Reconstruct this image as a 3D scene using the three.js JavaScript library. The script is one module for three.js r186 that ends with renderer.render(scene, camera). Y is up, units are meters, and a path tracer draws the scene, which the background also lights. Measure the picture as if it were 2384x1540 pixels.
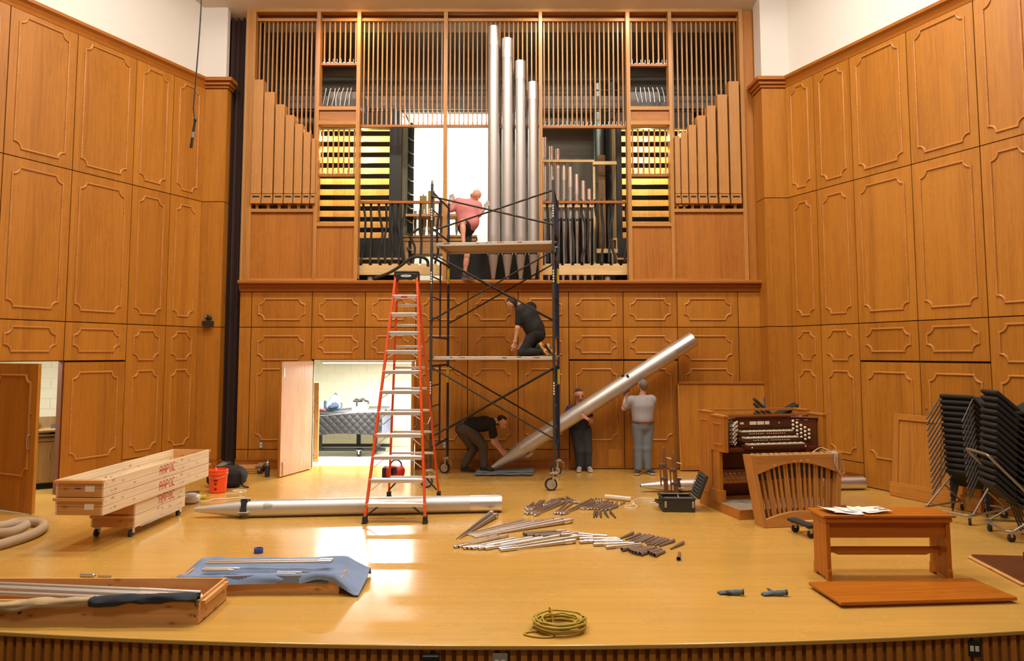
import * as THREE from 'three';
import { mergeGeometries } from 'three/addons/utils/BufferGeometryUtils.js';
import { RoundedBoxGeometry } from 'three/addons/geometries/RoundedBoxGeometry.js';
import { RectAreaLightUniformsLib } from 'three/addons/lights/RectAreaLightUniformsLib.js';
RectAreaLightUniformsLib.init();
const scene = new THREE.Scene();
scene.background = new THREE.Color(0x050505);
// ---------- camera: standing in the hall, looking up at the stage, lens shifted a little ----------
const camera = new THREE.PerspectiveCamera(2 * Math.atan(770 / 1650) * 180 / Math.PI, 2384 / 1540, 0.1, 100);
camera.position.set(0, 2.28, 0);
camera.rotation.set(Math.atan(122 / 1650), 0, 0);
camera.setViewOffset(2384, 1540, 22, 69, 2384, 1540);
const renderer = new THREE.WebGLRenderer({ antialias: true });
renderer.toneMapping = THREE.LinearToneMapping;
renderer.toneMappingExposure = 1.0;
renderer.shadowMap.enabled = true;
// ---------- light: rows of ceiling fittings over the stage; the back rooms have fittings of their own ----------
const WARM = [1.0, 0.91, 0.78];
const STAGE_LIGHTS = [];
for (const [z, L] of [[-6.6, 68], [-9.9, 68]]) for (const x of [-4.8, -1.6, 1.6, 4.8]) STAGE_LIGHTS.push([x, z, L]);
for (const x of [-4.5, 0, 4.5]) STAGE_LIGHTS.push([x, 1.2, 52, 12.46]);
const ceilY = z => 9.4 + 0.25 * (z + 14.2);   // the stage ceiling rises towards the hall

// ---------- helpers ----------
const V = (x, y, z) => new THREE.Vector3(x, y, z);
const R = d => d * Math.PI / 180;
function rng(seed) { let s = seed >>> 0; return () => { s = (s + 0x6D2B79F5) | 0; let t = Math.imul(s ^ (s >>> 15), 1 | s); t = (t + Math.imul(t ^ (t >>> 7), 61 | t)) ^ t; return ((t ^ (t >>> 14)) >>> 0) / 4294967296; }; }
const taken = {};
function numbered(n) { const k = taken[n] = (taken[n] ?? -1) + 1; return k ? n + '_' + String(k).padStart(3, '0') : n; }
const clean = g => { g = g.index ? g.toNonIndexed() : g; for (const k of Object.keys(g.attributes)) if (!['position', 'normal', 'uv'].includes(k)) g.deleteAttribute(k); g.morphAttributes = {}; return g; };
const merge = a => Array.isArray(a) ? (a.length === 1 ? a[0] : mergeGeometries(a.map(clean))) : a;
// uv in metres, by the way each face points; rot: grain runs across instead of up
function metric(g, rot = false, off = 0) {
  g = g.index ? g.toNonIndexed() : g; const p = g.attributes.position, n = new Float32Array(p.count * 2);
  const a = V(), b = V(), c = V(), e = V(), f = V();
  for (let i = 0; i < p.count; i += 3) {
    a.fromBufferAttribute(p, i); b.fromBufferAttribute(p, i + 1); c.fromBufferAttribute(p, i + 2);
    e.subVectors(b, a); f.subVectors(c, a); e.cross(f); const x = Math.abs(e.x), y = Math.abs(e.y), z = Math.abs(e.z);
    [a, b, c].forEach((q, k) => {
      let u, v; if (z >= x && z >= y) { u = q.x; v = q.y; } else if (x >= y) { u = q.z; v = q.y; } else { u = q.x; v = q.z; }
      if (rot) { const t = u; u = v; v = t; }
      n[(i + k) * 2] = u + off; n[(i + k) * 2 + 1] = v + off * 1.7;
    });
  }
  g.setAttribute('uv', new THREE.BufferAttribute(n, 2)); return g;
}
function obj(name, geo, mat, parent = scene) {
  const m = new THREE.Mesh(merge(geo), mat); m.name = parent === scene ? numbered(name) : name;
  m.castShadow = m.receiveShadow = true; parent.add(m); return m;
}
function tag(o, label, category, group) { o.userData.label = label; o.userData.category = category; if (group) o.userData.group = group; return o; }
function thing(name, label, category, [x, y, z] = [0, 0, 0], turn = 0, group) {
  const o = new THREE.Group(); o.name = numbered(name); o.position.set(x, y, z); o.rotation.y = turn; scene.add(o); return tag(o, label, category, group);
}
function struct(name, geo, mat) { let o; if (geo) o = obj(name, geo, mat); else { o = new THREE.Group(); o.name = numbered(name); scene.add(o); } o.userData.kind = 'structure'; return o; }
function part(name, parent) { const o = new THREE.Group(); o.name = name; parent.add(o); return o; }
function copyOf(src, label, group) { const c = src.clone(); c.name = numbered(src.name.replace(/_\d{3}$/, '')); c.userData = { ...src.userData }; if (label) c.userData.label = label; if (group) c.userData.group = group; scene.add(c); return c; }
const bx = (w, h, d, x = 0, y = 0, z = 0, rot = false) => metric(new THREE.BoxGeometry(w, h, d).translate(x, y, z), rot, (x * 7.3 + z * 3.1) % 5);
const rbx = (w, h, d, x = 0, y = 0, z = 0, r = 0.01, rot = false, s = 1) => metric(new RoundedBoxGeometry(w, h, d, s, Math.min(r, w / 2.01, h / 2.01, d / 2.01)).translate(x, y, z), rot, (x * 7.3 + z * 3.1) % 5);
const span = (x0, x1, y0, y1, z0, z1, rot = false) => bx(x1 - x0, y1 - y0, z1 - z0, (x0 + x1) / 2, (y0 + y1) / 2, (z0 + z1) / 2, rot);
const cyl = (r0, r1, h, x = 0, y = 0, z = 0, n = 16, open = false) => new THREE.CylinderGeometry(r1, r0, h, n, 1, open).translate(x, y + h / 2, z); // r0 bottom, r1 top, standing on y
const sph = (r, x = 0, y = 0, z = 0, sx = 1, sy = 1, sz = 1, n = 14) => new THREE.SphereGeometry(r, n, Math.max(6, n * 0.7 | 0)).scale(sx, sy, sz).translate(x, y, z);
const UP = V(0, 1, 0);
function place(g, p, q) { const d = V().subVectors(q, p), l = d.length(); g.applyMatrix4(new THREE.Matrix4().compose(p, new THREE.Quaternion().setFromUnitVectors(UP, d.normalize()), V(1, 1, 1))); return [g, l]; }
const bar = (p, q, r, n = 10, r2 = r) => { const l = p.distanceTo(q); return place(new THREE.CylinderGeometry(r2, r, l, n).translate(0, l / 2, 0), p, q)[0]; };
const beam = (p, q, w, d, rot = false) => { const l = p.distanceTo(q); return metric(place(new THREE.BoxGeometry(w, l, d).translate(0, l / 2, 0), p, q)[0], rot); };
const tube = (pts, r, n = 8, seg = 0, closed = false) => new THREE.TubeGeometry(new THREE.CatmullRomCurve3(pts, closed, 'catmullrom', 0.5), seg || pts.length * 6, r, n, closed);
const lathe = (pts, n = 20) => new THREE.LatheGeometry(pts.map(p => new THREE.Vector2(p[0], p[1])), n);
function extr(pts, d, bevel = 0, holes) {
  const s = new THREE.Shape(pts.map(p => new THREE.Vector2(p[0], p[1]))); if (holes) for (const h of holes) s.holes.push(new THREE.Path(h.map(p => new THREE.Vector2(p[0], p[1]))));
  return new THREE.ExtrudeGeometry(s, { depth: d, bevelEnabled: bevel > 0, bevelSize: bevel, bevelThickness: bevel, bevelSegments: 1, curveSegments: 8 });
}
// grid surface f(u,v)->[x,y,z]
function sheet(f, nu, nv) {
  const pos = [], idx = [], uv = []; for (let j = 0; j <= nv; j++) for (let i = 0; i <= nu; i++) { const q = f(i / nu, j / nv); pos.push(...q); uv.push(i / nu, j / nv); }
  for (let j = 0; j < nv; j++) for (let i = 0; i < nu; i++) { const a = j * (nu + 1) + i, b = a + 1, c = a + nu + 1, d = c + 1; idx.push(a, b, d, a, d, c); }
  const g = new THREE.BufferGeometry(); g.setAttribute('position', new THREE.Float32BufferAttribute(pos, 3)); g.setAttribute('uv', new THREE.Float32BufferAttribute(uv, 2)); g.setIndex(idx); g.computeVertexNormals(); return g;
}
// a cloth sheet with thickness
function cloth(f, nu, nv, t = 0.01) {
  const top = sheet(f, nu, nv), n = top.attributes.normal, p = top.attributes.position;
  const bot = sheet(f, nu, nv), bp = bot.attributes.position; for (let i = 0; i < p.count; i++) bp.setXYZ(i, p.getX(i) - n.getX(i) * t, p.getY(i) - n.getY(i) * t, p.getZ(i) - n.getZ(i) * t);
  const ix = bot.index.array; for (let i = 0; i < ix.length; i += 3) { const s = ix[i]; ix[i] = ix[i + 1]; ix[i + 1] = s; } bot.computeVertexNormals();
  const rim = [], pos = []; const W = nu + 1; for (let i = 0; i <= nu; i++) rim.push(i); for (let j = 1; j <= nv; j++) rim.push(j * W + nu); for (let i = nu - 1; i >= 0; i--) rim.push(nv * W + i); for (let j = nv - 1; j > 0; j--) rim.push(j * W);
  const q = (a, i) => [a.getX(i), a.getY(i), a.getZ(i)];
  for (let k = 0; k < rim.length; k++) { const a = rim[k], b = rim[(k + 1) % rim.length]; pos.push(...q(p, a), ...q(bp, a), ...q(bp, b), ...q(p, a), ...q(bp, b), ...q(p, b)); }
  const e = new THREE.BufferGeometry(); e.setAttribute('position', new THREE.Float32BufferAttribute(pos, 3)); e.setAttribute('uv', new THREE.Float32BufferAttribute(new Float32Array(pos.length / 3 * 2), 2)); e.computeVertexNormals();
  return mergeGeometries([top, bot, e].map(clean));
}
// moulding: a half-round swept round a closed outline in the x-y plane, standing on z = 0
function sweep2d(path, w, h) {
  const n = path.length, prof = [[-w / 2, 0], [-w * 0.42, h * 0.75], [-w * 0.15, h], [w * 0.15, h], [w * 0.42, h * 0.75], [w / 2, 0]], ring = [];
  for (let i = 0; i < n; i++) {
    const a = path[(i + n - 1) % n], b = path[i], c = path[(i + 1) % n]; let d1 = [b[0] - a[0], b[1] - a[1]], d2 = [c[0] - b[0], c[1] - b[1]]; const l1 = Math.hypot(...d1), l2 = Math.hypot(...d2);
    d1 = [d1[0] / l1, d1[1] / l1]; d2 = [d2[0] / l2, d2[1] / l2]; let nx = -d1[1] - d2[1], ny = d1[0] + d2[0]; const l = Math.hypot(nx, ny); nx /= l; ny /= l; const k = 1 / Math.max(0.45, nx * -d1[1] + ny * d1[0]);
    ring.push(prof.map(([o, z]) => [b[0] + nx * o * k, b[1] + ny * o * k, z]));
  }
  const pos = []; for (let i = 0; i < n; i++) { const A = ring[i], B = ring[(i + 1) % n]; for (let k = 0; k < prof.length - 1; k++) pos.push(...A[k], ...B[k + 1], ...B[k], ...A[k], ...A[k + 1], ...B[k + 1]); }
  const g = new THREE.BufferGeometry(); g.setAttribute('position', new THREE.Float32BufferAttribute(pos, 3)); g.computeVertexNormals(); return metric(g, true);
}
function scoop(x0, x1, y0, y1, r, w = 0.034, h = 0.02) {
  const p = [], arc = (cx, cy, a0, a1) => { for (let i = 0; i <= 5; i++) { const a = R(a0 + (a1 - a0) * i / 5); p.push([cx + r * Math.cos(a), cy + r * Math.sin(a)]); } };
  arc(x0, y0, 90, 0); arc(x1, y0, 180, 90); arc(x1, y1, 270, 180); arc(x0, y1, 0, -90); return sweep2d(p, w, h);
}

// ---------- textures: grain as a tone around one, so that the material's colour sets the wood ----------
function pnoise(seed, P, Q) { const r = rng(seed), t = new Float32Array(P * Q).map(() => r()); return (x, y) => { x *= P; y *= Q; const i = Math.floor(x), j = Math.floor(y); let u = x - i, v = y - j; u = u * u * (3 - 2 * u); v = v * v * (3 - 2 * v); const g = (a, b) => t[((b % Q + Q) % Q) * P + ((a % P + P) % P)]; return (g(i, j) * (1 - u) + g(i + 1, j) * u) * (1 - v) + (g(i, j + 1) * (1 - u) + g(i + 1, j + 1) * u) * v; }; }
const enc = x => { x = Math.min(1, Math.max(0, x)); return 255 * (x <= 0.0031308 ? 12.92 * x : 1.055 * x ** (1 / 2.4) - 0.055); };
function tex(W, H, mx, my, f, srgb = true) {
  const d = new Uint8Array(W * H * 4); for (let j = 0; j < H; j++) for (let i = 0; i < W; i++) { const c = f(i / W, j / H, i, j), k = (j * W + i) * 4; for (let q = 0; q < 3; q++) d[k + q] = srgb ? enc(c[q]) : Math.min(255, Math.max(0, c[q] * 255)); d[k + 3] = 255; }
  const t = new THREE.DataTexture(d, W, H); t.wrapS = t.wrapT = THREE.RepeatWrapping; t.magFilter = THREE.LinearFilter; t.minFilter = THREE.LinearMipmapLinearFilter; t.generateMipmaps = true; if (srgb) t.colorSpace = THREE.SRGBColorSpace; t.repeat.set(1 / mx, 1 / my); t.needsUpdate = true; return t;
}
function grainTex(seed, amp, W = 512, H = 512, mx = 1.3, my = 2.6) {
  const a = pnoise(seed, 9, 2), b = pnoise(seed + 1, 60, 3), c = pnoise(seed + 2, 230, 9), w = pnoise(seed + 3, 3, 3), e = pnoise(seed + 5, 14, 5);
  return tex(W, H, mx, my, (u, v) => {
    const uu = u + 0.035 * (w(u, v) - 0.5), ring = 0.5 + 0.5 * Math.sin(40 * (a(uu, v) + 0.5 * e(uu, v)));
    const m = 0.9 + amp * (0.55 * (a(uu, v) - 0.5) + 0.35 * (b(uu, v) - 0.5) + 0.45 * (c(u, v) - 0.5) + 0.16 * (ring - 0.5));
    return [m, m - (1 - m) * 0.25 + 0.02, m - (1 - m) * 0.45 + 0.03];
  });
}
const OAKMAP = grainTex(11, 0.42), OAKMAP2 = grainTex(31, 0.42), PINEMAP = (() => {
  const a = pnoise(51, 14, 2), b = pnoise(52, 90, 4), r = rng(53), kn = Array.from({ length: 16 }, () => [r(), r(), 0.006 + 0.008 * r()]);
  return tex(512, 1024, 0.5, 1.6, (u, v) => { let m = 0.93 + 0.16 * (a(u, v) - 0.5) + 0.16 * (b(u, v) - 0.5), k = 0; for (const [x, y, s] of kn) { const d = Math.hypot((u - x) * 0.5, (v - y) * 1.6 * 0.45) / s; if (d < 2.2) { k = Math.max(k, Math.exp(-d * d * 0.8)); } } const p = 0.10 * Math.max(0, a(v * 0.7, u) - 0.55); return [m * (1 - 0.45 * k), m * (1 - 0.62 * k) - p * 0.4, m * (1 - 0.72 * k) - p * 0.2]; });
})();
const FLOORMAP = (() => {
  const r = rng(71), rows = 40, st = pnoise(72, 5, 320), fi = pnoise(73, 24, 640), bl = pnoise(74, 5, 4), cuts = [];
  for (let j = 0; j < rows; j++) { const c = []; let x = r() * 0.2; while (x < 1) { c.push([x, r()]); x += 0.12 + 0.28 * r(); } cuts.push(c); }
  return tex(2048, 1024, 4.2, 2.28, (u, v) => {
    const y = v * rows, j = Math.floor(y) % rows, fy = y - Math.floor(y), c = cuts[j]; let t = c[c.length - 1][1], near = 1; for (const [x, q] of c) { if (u >= x) t = q; near = Math.min(near, Math.abs(u - x)); }
    let m = 0.88 + 0.09 * (t - 0.5) + 0.09 * (st(u, v) - 0.5) + 0.03 * (fi(u, v) - 0.5) + 0.07 * (bl(u, v) - 0.5); if (fy < 0.06) m *= 0.95; const s = 0;
    return [m - s, m - s * 1.4 - 0.02 * (t - 0.5), m - s * 2 - 0.05 * (t - 0.5)];
  });
})();
const SCUFF = (() => { const a = pnoise(81, 7, 7), b = pnoise(82, 40, 40), c = pnoise(83, 160, 20); return tex(512, 512, 3.1, 3.1, (u, v) => { const m = 0.25 + 0.07 * (a(u, v) - 0.4) + 0.05 * (b(u, v) - 0.5) + 0.03 * (c(v, u) - 0.5); return [m, m, m]; }, false); })();
const WEAVE = (() => { const a = pnoise(91, 90, 90), b = pnoise(92, 10, 10); return tex(256, 256, 0.5, 0.5, (u, v) => { const m = 0.9 + 0.14 * (a(u, v) - 0.5) + 0.10 * (b(u, v) - 0.5); return [m, m, m]; }); })();
const SCUFFMAP = (() => { const a = pnoise(95, 9, 9), b = pnoise(96, 50, 50); return tex(256, 256, 0.8, 0.8, (u, v) => { const m = 0.75 + 0.5 * (a(u, v) - 0.4) + 0.2 * (b(u, v) - 0.5); return [m, m, m]; }); })();
const lin = (r, g, b) => new THREE.Color().setRGB(r, g, b);
const mat = (r, g, b, rough = 0.6, metal = 0, more = {}) => new THREE.MeshStandardMaterial({ color: lin(r, g, b), roughness: rough, metalness: metal, side: THREE.DoubleSide, ...more });
const phys = (r, g, b, rough, more = {}) => new THREE.MeshPhysicalMaterial({ color: lin(r, g, b), roughness: rough, side: THREE.DoubleSide, ...more });
const M = {
  oak: [mat(0.475, 0.182, 0.0185, 0.42, 0, { map: OAKMAP }), mat(0.50, 0.195, 0.020, 0.42, 0, { map: OAKMAP2 }), mat(0.45, 0.170, 0.016, 0.42, 0, { map: OAKMAP })],
  mould: mat(0.56, 0.235, 0.05, 0.35, 0, { map: OAKMAP }),
  trim: mat(0.42, 0.14, 0.016, 0.38, 0, { map: OAKMAP2 }),
  caseoak: mat(0.53, 0.245, 0.06, 0.4, 0, { map: OAKMAP2 }),
  casepanel: mat(0.47, 0.172, 0.024, 0.42, 0, { map: OAKMAP }),
  slat: mat(0.54, 0.25, 0.07, 0.4, 0, { map: OAKMAP }),
  pipewood: mat(0.52, 0.24, 0.065, 0.45, 0, { map: OAKMAP2 }),
  floor: phys(0.645, 0.372, 0.086, 1.0, { map: FLOORMAP, roughnessMap: SCUFF, clearcoat: 0.3, clearcoatRoughness: 0.16 }),
  pine: mat(0.86, 0.69, 0.47, 0.65, 0, { map: PINEMAP }), pineold: mat(0.66, 0.34, 0.115, 0.55, 0, { map: PINEMAP }),
  bench: mat(0.47, 0.145, 0.014, 0.25, 0, { map: OAKMAP }), mahog: mat(0.115, 0.028, 0.010, 0.3, 0, { map: OAKMAP2 }),
  console: mat(0.50, 0.185, 0.026, 0.35, 0, { map: OAKMAP2 }),
  ply: mat(0.55, 0.40, 0.23, 0.7, 0, { map: OAKMAP }), birch: mat(0.74, 0.52, 0.24, 0.55, 0, { map: OAKMAP }),
  white: mat(0.78, 0.75, 0.71, 0.85), ceil: mat(0.74, 0.66, 0.55, 0.9), dark: mat(0.012, 0.011, 0.010, 0.9), joint: mat(0.03, 0.014, 0.006, 0.9),
  black: mat(0.016, 0.016, 0.015, 0.5), blackfab: mat(0.014, 0.014, 0.015, 0.85, 0, { map: WEAVE }), rubber: mat(0.02, 0.018, 0.016, 0.7),
  curtain: mat(0.055, 0.024, 0.018, 0.9, 0, { map: WEAVE }),
  cream: mat(0.80, 0.77, 0.62, 0.8), mortar: mat(0.72, 0.69, 0.55, 0.9), vinyl: mat(0.62, 0.62, 0.54, 0.45), grey: mat(0.30, 0.29, 0.26, 0.8), chamber: mat(0.82, 0.84, 0.78, 0.85),
  tin: mat(0.72, 0.70, 0.70, 0.34, 0.9), zinc: mat(0.58, 0.52, 0.49, 0.38, 0.85), lead: mat(0.36, 0.30, 0.27, 0.45, 0.8), leaddark: mat(0.20, 0.155, 0.125, 0.5, 0.7), spotted: mat(0.88, 0.84, 0.80, 0.28, 0.9),
  steel: mat(0.55, 0.54, 0.52, 0.35, 0.9), alu: mat(0.80, 0.79, 0.78, 0.4, 0.7), scafblue: mat(0.018, 0.026, 0.06, 0.5, 0.3), scafgrey: mat(0.06, 0.055, 0.055, 0.55, 0.4), brace: mat(0.035, 0.026, 0.02, 0.5, 0.5), yellow: mat(0.55, 0.42, 0.02, 0.5),
  orange: mat(0.78, 0.085, 0.012, 0.45), bucket: mat(0.90, 0.085, 0.012, 0.35), whitep: mat(0.82, 0.80, 0.77, 0.6), ivory: mat(0.78, 0.70, 0.52, 0.4), red: mat(0.5, 0.02, 0.015, 0.5), stencil: mat(0.55, 0.035, 0.03, 0.7),
};

// flat print, drawn on a canvas
function makeText(txt, W, H, font, ink, bg, rough = 0.6, draw) {
  const c = document.createElement('canvas'); c.width = W; c.height = H; const g = c.getContext('2d'); if (bg) { g.fillStyle = bg; g.fillRect(0, 0, W, H); } g.fillStyle = ink; g.font = font; g.textAlign = 'center'; g.textBaseline = 'middle'; if (draw) draw(g, W, H); else g.fillText(txt, W / 2, H / 2);
  const t = new THREE.CanvasTexture(c); t.colorSpace = THREE.SRGBColorSpace; return new THREE.MeshStandardMaterial({ map: t, roughness: rough, side: THREE.DoubleSide });
}

// smooth union of tapered capsules [ax,ay,az, bx,by,bz, ra, rb] (or ellipsoids [x,y,z, rx,ry,rz]) meshed by surface nets
function sdfMesh(prims, cell = 0.012, k = 0.03, colour) {
  const lo = [1e9, 1e9, 1e9], hi = [-1e9, -1e9, -1e9], m = k + cell * 3;
  for (const p of prims) for (let a = 0; a < 3; a++) { if (p.length === 6) { lo[a] = Math.min(lo[a], p[a] - p[3 + a] - m); hi[a] = Math.max(hi[a], p[a] + p[3 + a] + m); } else { const r = Math.max(p[6], p[7]) + m; lo[a] = Math.min(lo[a], p[a] - r, p[3 + a] - r); hi[a] = Math.max(hi[a], p[a] + r, p[3 + a] + r); } }
  const N = [0, 1, 2].map(a => Math.ceil((hi[a] - lo[a]) / cell) + 1), [X, Y, Z] = N, d = new Float32Array(X * Y * Z).fill(1);
  for (const p of prims) {
    const e = p.length === 6, r = e ? 0 : Math.max(p[6], p[7]), R0 = [0, 1, 2].map(a => Math.max(0, Math.floor(((e ? p[a] - p[3 + a] : Math.min(p[a], p[3 + a]) - r) - m - lo[a]) / cell))), R1 = [0, 1, 2].map(a => Math.min(N[a] - 1, Math.ceil(((e ? p[a] + p[3 + a] : Math.max(p[a], p[3 + a]) + r) + m - lo[a]) / cell)));
    const bx_ = p[3] - p[0], by = p[4] - p[1], bz = p[5] - p[2], bb = bx_ * bx_ + by * by + bz * bz || 1e-9, mn = e ? Math.min(p[3], p[4], p[5]) : 0;
    for (let z = R0[2]; z <= R1[2]; z++) for (let y = R0[1]; y <= R1[1]; y++) for (let x = R0[0]; x <= R1[0]; x++) {
      const qx = lo[0] + x * cell - p[0], qy = lo[1] + y * cell - p[1], qz = lo[2] + z * cell - p[2]; let v;
      if (e) { const l = Math.hypot(qx / p[3], qy / p[4], qz / p[5]); v = (l - 1) * (l > 1e-6 ? Math.hypot(qx, qy, qz) / l : mn) ; if (l < 0.2) v = -mn * (1 - l); } else { const t = Math.min(1, Math.max(0, (qx * bx_ + qy * by + qz * bz) / bb)); v = Math.hypot(qx - bx_ * t, qy - by * t, qz - bz * t) - (p[6] + (p[7] - p[6]) * t); }
      const i = (z * Y + y) * X + x, o = d[i], h = Math.max(0, k - Math.abs(o - v)) / k; d[i] = Math.min(o, v) - h * h * k * 0.25;
    }
  }
  const id = new Int32Array(X * Y * Z).fill(-1), pos = [], idx = [];
  for (let z = 0; z < Z - 1; z++) for (let y = 0; y < Y - 1; y++) for (let x = 0; x < X - 1; x++) {
    const b = (z * Y + y) * X + x; let s = 0, ax = 0, ay = 0, az = 0, c = 0; const f = j => d[b + (j & 1) + ((j >> 1) & 1) * X + (j >> 2) * X * Y];
    for (let j = 0; j < 8; j++) if (f(j) < 0) s |= 1 << j; if (s === 0 || s === 255) continue;
    for (const [i, j] of EDGES) { const a = f(i), q = f(j); if ((a < 0) === (q < 0)) continue; const t = a / (a - q); ax += (i & 1) + t * ((j & 1) - (i & 1)); ay += ((i >> 1) & 1) + t * (((j >> 1) & 1) - ((i >> 1) & 1)); az += (i >> 2) + t * ((j >> 2) - (i >> 2)); c++; }
    id[b] = pos.length / 3; pos.push(lo[0] + (x + ax / c) * cell, lo[1] + (y + ay / c) * cell, lo[2] + (z + az / c) * cell);
  }
  const S = [1, X, X * Y];
  for (let z = 1; z < Z - 1; z++) for (let y = 1; y < Y - 1; y++) for (let x = 1; x < X - 1; x++) { const b = (z * Y + y) * X + x; for (let a = 0; a < 3; a++) { const n0 = d[b] < 0, n1 = d[b + S[a]] < 0; if (n0 === n1) continue; const u = S[(a + 1) % 3], v = S[(a + 2) % 3], A = id[b], B = id[b - u], C = id[b - u - v], D = id[b - v]; if (A < 0 || B < 0 || C < 0 || D < 0) continue; if (n0) idx.push(A, B, C, A, C, D); else idx.push(A, C, B, A, D, C); } }
  const g = new THREE.BufferGeometry(); g.setAttribute('position', new THREE.Float32BufferAttribute(pos, 3)); g.setAttribute('uv', new THREE.Float32BufferAttribute(new Float32Array(pos.length / 3 * 2).map((_, i) => i % 2 ? pos[(i >> 1) * 3 + 1] : pos[(i >> 1) * 3] + pos[(i >> 1) * 3 + 2]), 2)); g.setIndex(idx); g.computeVertexNormals(); return g;
}
const EDGES = [[0, 1], [2, 3], [4, 5], [6, 7], [0, 2], [1, 3], [4, 6], [5, 7], [0, 4], [1, 5], [2, 6], [3, 7]];
// ---------- stage lights: recessed ceiling fittings, each a glowing panel with its light just below ----------
for (const [x, z, L, cy] of STAGE_LIGHTS) {
  const y = (cy ?? ceilY(z)) - 0.02, t = thing('ceiling_light', cy ? 'square recessed ceiling light above the hall seats' : 'square recessed ceiling light above the stage', 'ceiling light', [x, y, z], 0, cy ? 'ceiling lights over the hall' : 'ceiling lights over the stage');
  obj('frame', [bx(1.3, 0.08, 0.06, 0, 0, 0.62), bx(1.3, 0.08, 0.06, 0, 0, -0.62), bx(0.06, 0.08, 1.18, 0.62, 0, 0), bx(0.06, 0.08, 1.18, -0.62, 0, 0)], M.steel, t);
  obj('diffuser', bx(1.16, 0.02, 1.16, 0, 0.02, 0), mat(0.9, 0.9, 0.9, 0.5, 0, { emissive: lin(...WARM), emissiveIntensity: 4 }), t);
  const l = new THREE.RectAreaLight(lin(...WARM), L, 1.16, 1.16); l.position.set(0, -0.03, 0); l.rotation.x = -Math.PI / 2; t.add(l);
}
// ---------- stage floor, fascia, hall ----------
const edgeZ = x => -5.73 - 0.0165 * x * x;
{
  const pts = []; for (let i = 0; i <= 48; i++) { const x = -9.6 + 19.2 * i / 48; pts.push([x, -edgeZ(x)]); }
  const lip = pts.map(p => [p[0], p[1]]), deck = new THREE.ExtrudeGeometry(new THREE.Shape([...lip, [9.6, 14.6], [-9.6, 14.6]].map(p => new THREE.Vector2(...p))), { depth: 0.022, bevelEnabled: true, bevelSize: 0.008, bevelThickness: 0.008, bevelSegments: 2 });
  deck.rotateX(-Math.PI / 2); deck.translate(0, -0.030, 0);
  struct('floor', metric(deck), M.floor);
  const fas = struct('trim_1'); tag(fas, 'ribbed wooden fascia below the front edge of the stage', 'fascia'); delete fas.userData.category; fas.userData.kind = 'structure';
  const bp = []; for (let i = 0; i <= 48; i++) { const x = -9 + 18 * i / 48; bp.push([x, edgeZ(x) - 0.052]); }
  obj('backing_board', sheetWall(bp, -0.27, -0.03), M.mahogrib = mat(0.30, 0.118, 0.026, 0.6, 0, { map: OAKMAP }), fas);
  const rib = metric(new RoundedBoxGeometry(0.053, 0.225, 0.03, 1, 0.006));
  for (let i = -62; i <= 62; i++) { const x = i * 0.0845, m = obj('slat', rib, M.oak[(i + 62) % 3], fas); m.position.set(x, -0.148, edgeZ(x) - 0.04); m.rotation.y = Math.atan(-0.033 * x) * -1; }
  struct('floor', span(-11.5, 11.5, -1.3, -1.2, -14.6, 6, true), mat(0.05, 0.03, 0.02, 0.8)).name = 'floor_hall';
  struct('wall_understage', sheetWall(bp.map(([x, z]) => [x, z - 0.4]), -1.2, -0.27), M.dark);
}
function sheetWall(pts, y0, y1) { return sheet((u, v) => { const k = Math.min(pts.length - 2, Math.floor(u * (pts.length - 1))), f = u * (pts.length - 1) - k; return [pts[k][0] * (1 - f) + pts[k + 1][0] * f, y0 + (y1 - y0) * v, pts[k][1] * (1 - f) + pts[k + 1][1] * f]; }, pts.length - 1, 1); }
struct('wall_hall_left', span(-11.6, -11.4, -1.3, 13, -7, 6), mat(0.34, 0.24, 0.16, 0.9)); struct('wall_hall_right', span(11.4, 11.6, -1.3, 13, -7, 6), mat(0.34, 0.24, 0.16, 0.9));
struct('wall_hall_rear', span(-11.6, 11.6, -1.3, 13, 6, 6.2), mat(0.34, 0.24, 0.16, 0.9)); struct('ceiling_hall', span(-11.6, 11.6, 12.5, 12.7, -5.4, 6.2), mat(0.5, 0.45, 0.4, 0.9));
for (const s of [-1, 1]) struct(s < 0 ? 'wall_wing_left' : 'wall_wing_right', span(s < 0 ? -11.5 : 9.2, s < 0 ? -9.2 : 11.5, -1.3, 13, -6.9, -6.6), mat(0.34, 0.24, 0.16, 0.9));
{ // ceiling over the stage, one thick slab that rises towards the hall, with the bulkhead where it meets the hall
  const g = extr([[14.9, ceilY(-14.9)], [5.4, ceilY(-5.4)], [5.4, 12.7], [14.9, 12.7]], 23, 0); g.rotateY(Math.PI / 2); g.translate(-11.5, 0, 0); struct('ceiling', g, M.ceil);
}
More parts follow.
